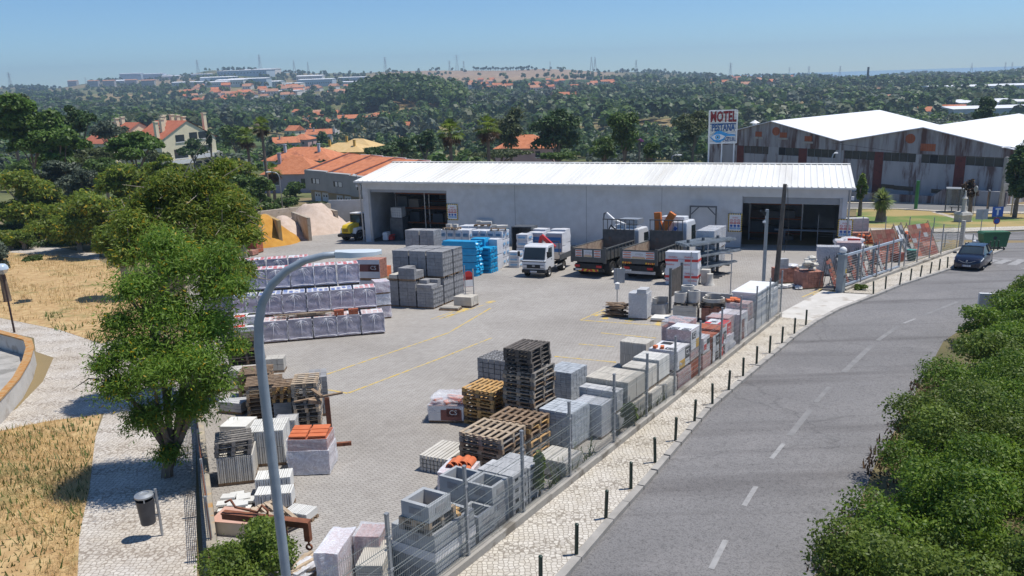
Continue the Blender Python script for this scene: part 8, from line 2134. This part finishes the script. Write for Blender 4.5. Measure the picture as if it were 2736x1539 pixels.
ML = [('pine_tree', 'large light green pine at the left edge, nearest of the pines', 70, 320, 105, 95, 100, 'pine', 13000, .36), ('pine_tree', 'pine with spreading dark branches right of the large pine', 150, 365, 75, 60, 98, 'pine', 8000, .33), ('pine_tree', 'dark rounded pine standing behind the large pine', 195, 305, 45, 52, 125, 'dark', 5000, .38),
  ('pine_tree', 'bushy pine in front of the apartment block', 340, 375, 75, 45, 105, 'pine', 6500, .36), ('olive_tree', 'grey green olive between the pines and flowering trees', 125, 440, 70, 40, 90, 'olive', 5000, .24), ('olive_tree', 'silvery olive left of the flowering trees', 205, 470, 55, 60, 82, 'olive', 4500, .2),
  ('olive_tree', 'grey olive bush by the park lamp at the left edge', -2, 648, 34, 58, 50, 'olive', 3000, .14), ('tree', 'dark wood edge tree at the far left skyline', 20, 260, 60, 30, 150, 'euc', 3000, .5),
  ('tree', 'dark tree beneath the apartment block balconies', 485, 378, 48, 25, 190, 'dark', 2200, .5), ('cypress', 'narrow dark cypress at the apartment facade', 527, 350, 8, 28, 205, 'dark', 700, .5), ('tree', 'round dark green tree right of the apartment block', 590, 350, 38, 35, 230, 'mid', 2000, .6),
  ('tree', 'dark green hedge trees behind the gravel bays', 640, 470, 60, 40, 100, 'mid', 4500, .3), ('tree', 'leafy trees left of the slim street lamp', 660, 520, 40, 30, 108, 'mid', 3000, .28), ('shrub', 'dense hedge below the lilac house', 742, 478, 32, 24, 155, 'mid', 2200, .38), ('shrub', 'low shrubs before the garage doors', 800, 518, 45, 12, 118, 'euc', 1800, .26),
  ('shrub', 'green shrubs at the foot of the slim street lamp', 720, 512, 35, 16, 122, 'mid', 1800, .28), ('pine_tree', 'dark umbrella pine left of the palms', 1010, 360, 45, 30, 175, 'dark', 2600, .5), ('pine_tree', 'dark green umbrella pine touching the left palm', 1068, 355, 38, 38, 165, 'dark', 2600, .45), ('tree', 'dark conical tree before the white church house', 812, 362, 20, 26, 300, 'dark', 900, .7),
  ('tree', 'dark pine mass above the terrace roofs', 960, 385, 50, 18, 160, 'dark', 2000, .45), ('tree', 'grey green eucalyptus right of the palms', 1285, 325, 48, 58, 150, 'euc', 4200, .4), ('tree', 'broad dark tree left of the pink bungalow', 1400, 335, 78, 62, 145, 'dark', 5200, .42), ('tree', 'tall light green poplar behind the warehouse roof', 1572, 330, 45, 68, 128, 'mid', 4500, .34), ('tree', 'bushy tree at the foot of the tall poplar', 1520, 375, 45, 30, 132, 'mid', 2600, .34),
  ('tree', 'dark tree left of the motel sign', 1745, 325, 58, 48, 170, 'euc', 3600, .45), ('shrub', 'small round tree in the meadow left of the motel sign', 1636, 378, 22, 22, 128, 'mid', 1500, .3), ('shrub', 'purple blossoming bush at the meadow edge', 1608, 353, 9, 8, 190, 'mauve', 400, .4), ('shrub', 'band of pale shrubs right of the palms', 1255, 388, 90, 14, 140, 'euc', 2600, .32), ('shrub', 'green shrubs below the pink bungalow', 1400, 392, 70, 14, 135, 'mid', 2200, .32),
  ('shrub', 'bright green shrub at the right warehouse corner', 2168, 475, 17, 36, 86, 'bush', 2600, .17), ('conifer', 'dark conical conifer beside the red roofed house at right', 2483, 272, 38, 36, 190, 'dark', 2600, .5), ('tree', 'big dark evergreen at the right edge before the grey factory', 2566, 440, 42, 82, 80, 'dark', 6000, .26), ('shrub', 'dead brown shrub beside the bus shelter', 2447, 478, 24, 32, 84.2, 'dead', 1500, .16),
  ('tree', 'young yellow green tree at the left park track', 55, 590, 38, 30, 79, 'bush', 1800, .16), ('shrub', 'green reed tuft in the dry meadow', 82, 650, 30, 8, 50, 'weed', 900, .16)]
for i, q in enumerate(ML):
 con = q[0] in ('cypress',)
 tree_px(q[0], q[1], 'shrub' if q[0] == 'shrub' else 'tree', *q[2:8], q[8], q[9], 20 if q[8] > 3000 else 12, 0 if q[7] == 'weed' else .22 if q[6] < 120 else .3, seed=50 + i, fill=.74, flat=.8 if 'pine' in q[0] else 1.0, elong=1.5, depth=1.0 if q[4] < 60 else .6, bark=M_BARK)
rr = [Vector(p) for p in RR]
def along(f):
 L_ = [(rr[i + 1] - rr[i]).length for i in range(len(rr) - 1)]
 for i, l in enumerate(L_):
  if f <= l or i == len(L_) - 1:
   d_ = (rr[i + 1] - rr[i]).normalized(); return rr[i] + d_ * f, Vector((d_.y, -d_.x))
  f -= l
spots = [(-1.5, 1.9, 1.9, 2.3), (1.0, 2.1, 1.8, 2.5), (3.4, 2.3, 2.0, 2.6), (5.9, 2.2, 2.0, 2.8), (8.3, 2.5, 2.1, 2.7), (11.2, 2.6, 2.2, 2.7), (14.2, 2.9, 2.3, 2.6), (17.4, 3.2, 2.4, 2.4), (20.4, 3.6, 2.4, 2.1), (.2, 5.2, 2.2, 3.4), (3.8, 5.4, 2.3, 3.6), (7.4, 5.8, 2.4, 3.5), (11.2, 6.2, 2.5, 3.2), (15.4, 6.6, 2.6, 3.0), (19, 7.2, 2.6, 2.6), (23, 5.0, 2.4, 2.0), (22.6, 2.2, 1.9, 2.0), (25, 3.0, 2.0, 2.3), (27.5, 2.6, 2.0, 2.4)]
for i, (f, o_, r, h) in enumerate(spots):
 p, nrm = along(max(0, f))
 if f < 0: p = p + (rr[0] - rr[1]).normalized() * -f
 c = p + nrm * o_; z = gz(c.x, c.y)
 rs = np.random.RandomState(300 + i)
 cl = clusters(rs, (c.x, c.y, z + h * .5), (r, r, h * .55), 26, .80)
 far = p.y > 26
 tree('roadside_shrub', 'dense green shrub on the right road verge, %s from the camera in the %s row' % (ORD[i if i < 9 else i - 9 if i < 16 else i - 7], 'kerb' if i < 9 or i > 15 else 'back'), 'shrub', (c.x, c.y, z), cl, 24000 if not far else 13000, .048 if not far else .075, LM['shrub'] if i % 3 else LM['bush'], .08, 'roadside shrubs opposite the yard', seed=300 + i, limbs=8, elong=1.7, shell=.5)
cl = clusters(np.random.RandomState(9), (-6.0, 14.9, gz(-6.15, 14.75) + .7), (1.25, 1.3, 1.0), 18, .75)
tree('bush', 'rounded bush at the bottom edge between park path and lamp post', 'shrub', (-6.15, 14.75, gz(-6.15, 14.75)), cl, 16000, .045, LM['bush'], .05, seed=9, elong=1.8)
def palm(label, cx, cy, rx, Yd, basez=None, yucca=False, seed=1):
 c = at(cx, cy, Yd); ppm = FPX * .94152 / (c @ fwd); r = rx / ppm
 rs = np.random.RandomState(seed); g = gz(c.x, c.y); H_ = c.z - g
 t = thing('palm_tree' if not yucca else 'yucca', label, 'palm' if not yucca else 'plant', c.x, c.y, 0, z=g, tilt=False)
 b = MB(); tr = .28 if not yucca else .5
 b.tube([(0, 0, -.5), (.05, 0, H_ * .5), (0, 0, H_ - .2)], [tr * 1.2, tr * .85, tr * .8], 9); b.build('trunk', M_BARK, t, smooth='auto')
 V, F, mi = [], [], []
 nf = 60 if not yucca else 420
 for i in range(nf):
  az = rs.rand() * 6.28; el = math.radians(rs.uniform(-75, 85) if not yucca else rs.uniform(-60, 88))
  L_ = r * rs.uniform(.75, 1.05)
  d = np.array([math.cos(az) * math.cos(el), math.sin(az) * math.cos(el), math.sin(el)])
  side = np.array([-math.sin(az), math.cos(az), 0.0]); dead_ = el < -.35
  st = d * L_ * (.5 if not yucca else .05)
  if yucca:
   a = st; e = d * L_ + np.array([0, 0, -.25 * L_ * math.cos(el)]); w_ = .075
   o = len(V); V += [a - side * w_, a + side * w_, (a + e) / 2 + side * w_ + d * .1, e]; F.append((o, o + 1, o + 2, o + 3)); mi.append(0)
   continue
  for k_ in range(11):                         # fan of segments at the end of the stalk
   a = (k_ - 5) * .26
   dd = d * math.cos(a) + side * math.sin(a); tip = st + dd * L_ * .55 + np.array([0, 0, -.16 * L_])
   w_ = .075 * r
   o = len(V); V += [st, st + dd * L_ * .3 + side * w_ * .5, tip, st + dd * L_ * .3 - side * w_ * .5 + np.array([0, 0, .02])]; F.append((o, o + 1, o + 2, o + 3)); mi.append(1 if dead_ else 0)
  o = len(V); w_ = .025; V += [side * w_ * 2, -side * w_ * 2, st - side * w_, st + side * w_]; F.append((o, o + 1, o + 2, o + 3)); mi.append(1 if dead_ else 0)
 V = np.array(V) + np.array([0, 0, H_])
 npmesh('fronds', V, np.array(F), [LM['bush'] if not yucca else LM['yuc'], LM['dead']], t, np.array(mi))
palm('tall fan palm behind the warehouse roof, left one of the pair', 1131, 332, 42, 105, seed=1)
palm('tall fan palm behind the warehouse roof, right one of the pair', 1226, 322, 42, 108, seed=2)
palm('tallest palm on the left with long bare trunk beside the houses', 657, 318, 30, 125, seed=3)
palm('palm left of the tallest palm with shaggy crown', 620, 345, 32, 130, seed=4)
palm('low fan palm at the corner of the lilac house', 684, 432, 30, 135, seed=5)
palm('spiky yucca like palm with thick trunk on the lawn', 2219, 503, 36, 80, yucca=True, seed=6)
def tufts(name, poly, n, h, m, seed, lab=None, dz=.0, dens=None, wd=.02):
 rs = np.random.RandomState(seed); P = np.array(poly); lo, hi = P.min(0), P.max(0); lo = np.maximum(lo, [-60, 8]); hi = np.minimum(hi, [60, 100])
 q = lo + rs.rand(n * 3, 2) * (hi - lo)
 def inside(q):
  c = np.zeros(len(q), bool); j = len(P) - 1
  for i in range(len(P)):
   a, b_ = P[i], P[j]; j = i
   with np.errstate(divide='ignore', invalid='ignore'):
    m_ = ((a[1] > q[:, 1]) != (b_[1] > q[:, 1])) & (q[:, 0] < (b_[0] - a[0]) * (q[:, 1] - a[1]) / (b_[1] - a[1]) + a[0])
   c ^= m_
  return c
 q = q[inside(q)]
 f = np.sin(q[:, 0] * 1.3 + seed) * np.sin(q[:, 1] * .9) + np.sin(q[:, 0] * .5 + q[:, 1] * .7)
 q = q[(f + rs.normal(size=len(q)) * .6) > -.3][:n]
 n = len(q); z = zT(q[:, 0], q[:, 1]) + dz
 az = rs.rand(n) * 6.28; hh = h * (.4 + rs.rand(n)); ln = hh * rs.uniform(.2, .9, n)
 b0_ = np.stack([q[:, 0], q[:, 1], z], 1); s = np.stack([-np.sin(az), np.cos(az), 0 * az], 1) * (wd * (.6 + rs.rand(n)))[:, None]
 tp = b0_ + np.stack([np.cos(az) * ln, np.sin(az) * ln, hh], 1)
 V = np.stack([b0_ - s, b0_ + s, tp + s * .25, tp - s * .25], 1).reshape(-1, 3)
 o = npmesh(name, V, np.arange(4 * n).reshape(n, 4), m); o['kind'] = 'stuff'; return o
mead = D((-160, 620), (100, 640), (250, 655), (340, 700), (420, 870), (300, 850), (255, 865), (150, 830), (0, 800), (-160, 770))
verge = D((-200, 1500), (130, 1700), (195, 1449), (200, 1345), (225, 1230), (240, 1100), (255, 1042), (240, 1045), (120, 1060), (0, 1085), (-120, 1150))
tufts('dry_grass', mead, 15000, .22, LM['straw'], 1, wd=.02)
tufts('dry_verge_grass', verge, 15000, .13, LM['straw'], 2, wd=.008)
tufts('green_weeds', verge, 2600, .16, LM['weed'], 5, wd=.02)
tufts('meadow_weeds', D((100, 780), (420, 860), (410, 875), (260, 868), (140, 832)), 2600, .22, LM['weed'], 6, wd=.03)
tufts('wall_weeds', [ST(4, .16), ST(12, .16), ST(12, .5), ST(4, .5)], 1500, .5, LM['weed'], 7, wd=.02)
tufts('kerb_weeds', [ST(-1, -.45), ST(26, -.45), ST(26, -.1), ST(-1, -.1)], 1200, .12, LM['straw'], 8, .11, wd=.012)
tufts('roadside_litter', [tuple(p + along(1)[1] * -.3) for p in rr[:5]] + [tuple(p + along(1)[1] * 2) for p in rr[:5]][::-1], 5000, .14, LM['dead'], 9, wd=.03)
cl = clusters(np.random.RandomState(4), (*ST(8.9, .25), gz(*ST(8.9, .25)) + .6), (.5, .22, .7), 8)
tree('weed_plant', 'leafy weed climbing the mesh fence beside the grey pavers', 'plant', (*ST(8.9, .25), gz(*ST(8.9, .25))), cl, 900, .07, LM['weed'], .02, seed=3, limbs=5)
cl = clusters(np.random.RandomState(5), (*ST(3.2, .12), gz(*ST(3.2, .12)) + .75), (.28, .2, .75), 7)
tree('weed_plant', 'tall bright green weed at the fence beside the hollow blocks', 'plant', (*ST(3.2, .12), gz(*ST(3.2, .12))), cl, 1100, .07, LM['bush'], .02, seed=4, limbs=5)
cl = clusters(np.random.RandomState(6), (20.4, 44.4, gz(20.4, 44.4) + .3), (.45, .4, .3), 6)
tree('weed_plant', 'small green bush on the pavement by the gate post', 'plant', (20.4, 44.4, gz(20.4, 44.4)), cl, 900, .07, LM['bush'], .02, seed=5)
# -- woods, villages and pylons on the hills
def woods(name, n, u0, u1, y0, y1, dens, hgt, nq, qs, m, seed):
 rs = np.random.RandomState(seed)
 Y = np.sqrt(rs.uniform(y0 ** 2, y1 ** 2, n * 4)); U = rs.uniform(u0, u1, n * 4)
 k = rs.rand(n * 4) < dens(U, Y); Y, U = Y[k][:n], U[k][:n]; X = U * Y; n = len(X)
 Z = zT(X, Y); H_ = hgt * (.6 + .7 * rs.rand(n)); rr_ = H_ * rs.uniform(.28, .5, n)
 d = rs.normal(size=(n, nq, 3)); d /= np.linalg.norm(d, axis=2)[..., None]; d[..., 2] = np.abs(d[..., 2]) * 1.3 - .35
 r = .55 + .45 * rs.rand(n, nq, 1)
 P = np.stack([X, Y, Z + H_ * .58], 1)[:, None] + d * r * np.stack([rr_, rr_, H_ * .45], 1)[:, None]
 nr = d + rs.normal(size=d.shape) * .4 + np.array([0, 0, .3]); nr /= np.linalg.norm(nr, axis=2)[..., None]
 a = rs.normal(size=d.shape); a -= nr * (a * nr).sum(2)[..., None]; a /= np.linalg.norm(a, axis=2)[..., None]; b = np.cross(nr, a)
 s = (qs * (.6 + .8 * rs.rand(n, nq, 1)))
 V = np.stack([P - a * s, P - b * s, P + a * s, P + b * s], 2).reshape(-1, 3)
 tn = .5 + .5 * np.sin(X * .019 + Y * .011 + 1) * np.sin(X * .008 - Y * .017) + rs.normal(size=n) * .16
 tone = np.repeat(np.clip((tn * len(m)).astype(int), 0, len(m) - 1), nq)
 o = npmesh(name, V, np.arange(len(V)).reshape(-1, 4), m, None, tone); o['kind'] = 'stuff'
WM = [LM['dark'], LM['dark'], LM['mid'], LM['dark'], LM['euc'], LM['pine'], LM['olive']]
def g2(x, c, w): return np.exp(-((x - c) / w) ** 2)
def noise(U, Y):
 X = U * Y
 return .5 + .25 * np.sin(X * .035 + Y * .021) + .25 * np.sin(X * .017 - Y * .043 + 1.3)
def dn(U, Y):
 vil = g2(U, -.235, .085) * (Y > 300) * (Y < 720)
 fld = g2(U, -.13, .035) * g2(Y, 690, 60) + .9 * g2(U, -.10, .09) * g2(Y, 480, 70)
 d = np.clip((noise(U, Y) - .27) * 2.1, .10, 1)
 d = d * np.where(U < -.32, 1.15, 1.0) * np.where((U > .12), 1.1, 1.0)
 return np.clip(d * (1 - .85 * vil) * (1 - .9 * np.clip(fld, 0, 1)), 0, 1)
woods('near_woods', 2600, -1.0, 1.0, 175, 420, lambda U, Y: dn(U, Y) * np.where((U > -.5) & (U < -.3) & (Y < 260), .35, 1) * np.where((U > .1) & (U < .75) & (Y < 210), .12, 1), 6.5, 60, .75, WM, 1)
woods('valley_woods', 6200, -.95, .95, 420, 950, dn, 10.5, 38, 1.7, WM, 2)
woods('hill_woods', 1500, -.19, -.055, 640, 900, lambda U, Y: 1 - .9 * g2(U, -.128, .018) * (Y < 780), 16, 44, 1.7, [LM['dark'], LM['dark'], LM['mid']], 3)
woods('ridge_woods', 2600, -.9, .9, 950, 1500, lambda U, Y: np.clip((noise(U, Y) - .25) * 1.5, 0, 1) * (1 - .8 * g2(U, -.25, .13)) * (1 - .7 * g2(U, .03, .06) * (Y < 1250)) * (1 - .97 * g2(U, -.01, .17) * (Y > 1230)), 10, 20, 2.2, WM, 4)
woods('far_scrub', 2600, -.8, .8, 1500, 2250, lambda U, Y: np.clip((noise(U, Y) - .35), 0, 1) * (1 - .97 * g2(U, -.01, .16)), 8, 14, 2.6, WM, 5)
woods('olive_scrub', 1500, .1, .5, 230, 430, lambda U, Y: .8 + 0 * U, 3.2, 22, .55, [LM['olive'], LM['mid']], 6)
woods('slope_bushes', 900, -.3, .1, 300, 620, lambda U, Y: .6 + 0 * U, 3.0, 20, .6, [LM['mid'], LM['olive'], LM['dark']], 7)
VH = [(955, 300, 9, 8, 3.5, 'white', 'faded', 'house with dull hipped roof at the upper left of the valley village', 'hip'), (1120, 262, 8, 7, 3, 'cream', 'faded', 'low house behind the hipped one in the valley', 'gable'), (1330, 300, 8, 8, 5, 'white', 'tile', 'narrow white house with sunlit orange gable roof', 'gable'),
  (1530, 290, 15, 8, 3.5, 'sand', 'faded', 'long brownish roofed house left of the red walled hall', 'gable'), (1760, 340, 22, 9, 5, 'red', 'tile', 'long red walled hall with bright orange roof', 'gable'), (1965, 320, 8, 9, 5, 'white', 'tile', 'white house at the right end of the red hall', 'gable'),
  (1480, 350, 9, 8, 4, 'white', 'tile', 'pale house with peach coloured roof below the red hall', 'gable'), (2080, 470, 14, 9, 7.5, 'blue', 'tile', 'pale blue house with green side and orange roof', 'gable'), (1640, 455, 13, 9, 5, 'sand', 'faded', 'olive brown house with worn roof in the village middle', 'gable'),
  (1070, 470, 9, 8, 4.5, 'pink', 'tile', 'pink house with small orange roof at the village left', 'gable'), (1340, 510, 11, 9, 6.5, 'ochre', 'faded', 'ochre house above the cream garage', 'gable'), (1450, 510, 8, 6, 3, 'white', 'tile', 'small low house beside the ochre one', 'gable'),
  (1760, 550, 8, 7, 7.5, 'red', 'tile', 'bright red house with two white framed windows', 'gable'), (1200, 520, 7, 7, 4, 'white', 'faded', 'small grey house at a garden terrace', 'gable'), (1290, 680, 7, 7, 7, 'cream', 'tile', 'tall cream house end at the vineyard', 'gable'), (1660, 680, 12, 9, 5, 'white', 'tile', 'white house with steep white gable above the villas', 'gable'),
  (1400, 740, 10, 9, 4, 'pink', 'tile', 'pink roofed house cluster above the wide house', 'hip'), (1150, 790, 11, 9, 3.8, 'grey', 'tile', 'grey house with orange roof at the slope foot', 'gable'), (1870, 590, 4, 4, 9, 'white', 'tile', 'small white church tower above the villas', 'hip'), (1500, 650, 8, 7, 4, 'white', 'tile', 'orange roofed house left of the white gable', 'gable')]
RM = dict(tile=M_TILE, faded=M_TILEP)
for i, (x, y, w_, d_, h_, wc, rm_, lab, kd) in enumerate(VH):
 p = hit(*px('P', x, y), 150)
 house('valley_house', lab, p.x, p.y, R((-15, 20, -30, 10)[i % 4]), w_, d_, h_, 2.3, wc, RM[rm_], kd, z=p.z, win=2 if w_ < 12 else 4, floors=2 if h_ > 5 else 1, chim=i % 2)
for x, y, w_, d_, h_, wc, lab in ((952, 330, 13, 9, 10, 'cream', 'four storey cream house with hipped orange roof right of the village'), (1010, 318, 9, 8, 5, 'cream', 'villa with steep orange roof at the slope right of the village'), (1022, 328, 8, 6, 3, 'white', 'low annex below the steep roofed villa'), (1420, 252, 26, 9, 6, 'red', 'dark red flat block in the green valley at centre'), (2390, 300, 14, 10, 6, 'grey', 'house with ridged red roof behind the grey factory'), (2330, 298, 13, 9, 4.5, 'white', 'white house with pink roof left of the conifer')):
 p = hit(x, y, 150)
 house('valley_house', lab, p.x, p.y, R(-20), w_, d_, h_, 2.4, wc, M_TILE, 'hip' if 'hip' in lab else 'gable', z=p.z, win=3, floors=3 if h_ > 7 else 1)
FP = []
for k, (wc, rm_, w_, d_, h_, rh) in enumerate((('white', M_TILEP, 10, 8, 5, 2.6), ('cream', M_TILE, 12, 9, 4, 2.4), ('white', M_TILEP, 14, 8, 6, 2.2), ('pink', M_TILE, 9, 9, 6, 2.5), ('white', M_ROOFW, 34, 16, 7, 1.2), ('blue', M_ROOFW, 46, 18, 9, 1.0), ('grey', M_TILEP, 22, 10, 12, 1.5))):
 b = roof_mb(w_, d_, h_, rh, 'gable', .4); b.m = [1] * len(b.f); b.bb((-w_ / 2, -d_ / 2, -6), (w_ / 2, d_ / 2, h_), 0); b.prism([(-d_ / 2, h_), (d_ / 2, h_), (0, h_ + rh - .1)], -w_ / 2, w_ / 2, 'X', 0)
 for q in range(int(w_ / 3)):
  for s in (-1,): b.bb((-w_ / 2 + 1 + q * 3, -d_ / 2 - .06, h_ * .4), (-w_ / 2 + 2.2 + q * 3, -d_ / 2 - .01, h_ * .4 + 1.5), 2)
 FP.append([wallm(wc), rm_, M_GLASSD, b, None])
def far(i, x, y, lab, group, rz, sc=1.0, name='distant_house', cat='house', y0=400):
 p = hit(x, y, y0); f = FP[i]
 if f[4] is None: f[4] = f[3].build(name, f[:3]); o = f[4]
 else: o = f[4].copy(); COL.objects.link(o); o.name = name
 o.matrix_world = Matrix.Translation((p.x, p.y, p.z - .3)) @ Matrix.Rotation(rz, 4, 'Z') @ Matrix.Diagonal((sc, sc, sc if sc < 1.5 else sc * .5, 1))
 tag(o, lab, cat, group)
r_ = random.Random(11)
for k in range(46): far(r_.choice((0, 0, 1, 2, 3)), r_.uniform(460, 900), r_.uniform(222, 250), 'small white or orange roofed house in the distant town at left', 'distant town at left', r_.uniform(-.6, .6), r_.uniform(.9, 1.4))
for k in range(16): far(r_.choice((0, 1, 3)), r_.uniform(470, 610), r_.uniform(238, 268), 'orange roofed house among trees above the apartment block', 'houses above the apartment block', r_.uniform(-.8, .8), 1.0)
for k in range(40): far(r_.choice((0, 1, 1, 3)), r_.uniform(1180, 1560), r_.uniform(206, 228) + (4 if k % 3 == 0 else 0), 'orange roofed house of the distant village right of the wooded hill', 'distant village right of the wooded hill', r_.uniform(-.5, .5), r_.uniform(.9, 1.2))
for k in range(22): far(r_.choice((0, 1, 3)), r_.uniform(1790, 2010), r_.uniform(198, 224), 'orange roofed house on the distant right hillside', 'distant houses on the right hillside', r_.uniform(-.6, .6), 1.1)
for k in range(16): far(r_.choice((0, 1, 2)), r_.uniform(2180, 2560), r_.uniform(238, 295), 'house among trees beyond the grey factory', 'houses beyond the grey factory', r_.uniform(-.6, .6), 1.0)
for k in range(22): far(r_.choice((4, 4, 5)), r_.uniform(280, 900), r_.uniform(193, 224), 'long pale industrial hall below the left skyline', 'industrial halls below the left skyline', r_.uniform(-.35, .2), r_.uniform(.9, 1.5), 'distant_hall', 'hall')
for k in range(5): far(6, 180 + 48 * k + r_.uniform(-10, 10), 217 + r_.uniform(-3, 3), 'pinkish apartment row on the far left skyline', 'apartment rows on the far left skyline', r_.uniform(-.2, .2), 1.1, 'distant_block', 'apartment block')
for x, y, i, s, lab in ((620, 190, 5, 2.6, 'long deep blue hall on the left skyline'), (660, 183, 4, 2.6, 'long yellowish hall above the blue hall on the skyline'), (2480, 243, 5, 2.2, 'long pale blue hall at the far right'), (2545, 283, 4, 2.2, 'white roofed hall right of the conifer'), (2560, 302, 5, 1.8, 'grey roofed hall at the right edge behind the factory'), (712, 238, 4, 1.5, 'bright white roofed hall in the middle of the left town')):
 far(i, x, y, lab, None, R(-8), s, 'distant_hall', 'hall')
def pylon_mb(h):
 b = MB(); w = h * .11
 for sx in (-1, 1):
  for sy in (-1, 1): b.tube([(sx * w, sy * w, -2), (sx * w * .25, sy * w * .25, h * .7), (sx * w * .2, sy * w * .2, h)], .22, 4)
 for k in range(7):
  z0, z1 = h * k / 8, h * (k + 1) / 8; f0, f1 = 1 - .75 * k / 7, 1 - .75 * (k + 1) / 7
  for sg in (-1, 1):
   b.tube([(-w * f0, sg * w * f0, z0), (w * f1, sg * w * f1, z1)], .12, 3); b.tube([(w * f0, sg * w * f0, z0), (-w * f1, sg * w * f1, z1)], .12, 3)
 for z in (.72, .84, .95): b.tube([(-h * .2 * (1.3 - z * .4), 0, h * z), (h * .2 * (1.3 - z * .4), 0, h * z)], .18, 4)
 return b
M_PYL = mat('pylon_grey', (.30, .31, .33), None, 2, .6)
po = None
for k, (x, yb, yt) in enumerate(((27, 216, 184), (217, 214, 196), (498, 178, 153), (655, 176, 140), (741, 182, 154), (776, 182, 158), (970, 178, 146), (1131, 176, 154), (1150, 176, 140), (1167, 176, 155), (1384, 174, 156), (1488, 178, 146), (1497, 178, 146), (1600, 182, 153), (1837, 190, 160), (1985, 192, 170), (2034, 190, 168), (2112, 196, 168), (2443, 184, 160), (2528, 176, 158), (2545, 176, 158))):
 p = hit(x, yb, 500); p = p if p.y < 2200 else at(x, yb, 2150)
 H_ = (yb - yt) / (FPX * .94152 / p.y); z = gz(p.x, p.y)
 if po is None: po = pylon_mb(30).build('electricity_pylon', M_PYL); o = po
 else: o = po.copy(); COL.objects.link(o)
 s = (H_ + max(0, p.z - z)) / 30
 o.matrix_world = Matrix.Translation((p.x, p.y, z)) @ Matrix.Rotation(.4 * k, 4, 'Z') @ Matrix.Scale(s, 4)
 tag(o, 'grey lattice pylon on the skyline, %s from the left' % ORD[k], 'pylon', 'pylons along the skyline')
p = hit(2180, 228, 500)
t = thing('chimney_stack', 'tall dark chimney stack on the right hillside', 'chimney', p.x, p.y, 0, z=p.z, tilt=False)
b = MB(); hh = 56 / (FPX * .94152 / p.y); b.tube([(0, 0, -2), (0, 0, hh)], [hh * .055, hh * .045], 10); b.build('stack', M_STEELD, t)
for k in range(24):
 x = 1190 + k * 6.4 + r_.uniform(-2, 2); Yd = 2120; p = at(x, 176, Yd); g = gz(p.x, p.y)
 rs = np.random.RandomState(k); h_ = r_.uniform(9, 13)
 tree('skyline_tree', 'small dark tree in the row on the brown skyline field', 'tree', (p.x, p.y, g), clusters(rs, (p.x, p.y, g + h_ * .65), (4.5, 4.5, h_ * .38), 5), 90, 2.2, LM['dark'], .5, 'trees on the brown skyline field', seed=k, limbs=2)
# -- air
HAZE = 0.00026
b = MB(); b.bb((-3200, -60, -66), (3200, 3400, 110))
hz = b.build('haze', [])
hm = bpy.data.materials.new('haze_air'); hm.use_nodes = True
hm.node_tree.nodes.remove(hm.node_tree.nodes['Principled BSDF'])
pv = hm.node_tree.nodes.new('ShaderNodeVolumePrincipled')
pv.inputs['Color'].default_value = (.62, .80, 1.0, 1)
pv.inputs['Density'].default_value = HAZE
pv.inputs['Anisotropy'].default_value = .3
hm.node_tree.links.new(pv.outputs[0], hm.node_tree.nodes['Material Output'].inputs['Volume'])
hz.data.materials.append(hm)
hz['kind'] = 'stuff'
SC.cycles.use_denoising = True
SC.cycles.max_bounces = 6
SC.cycles.diffuse_bounces = 3
SC.cycles.transparent_max_bounces = 16
SC.cycles.volume_bounces = 0
SC.cycles.use_fast_gi = False
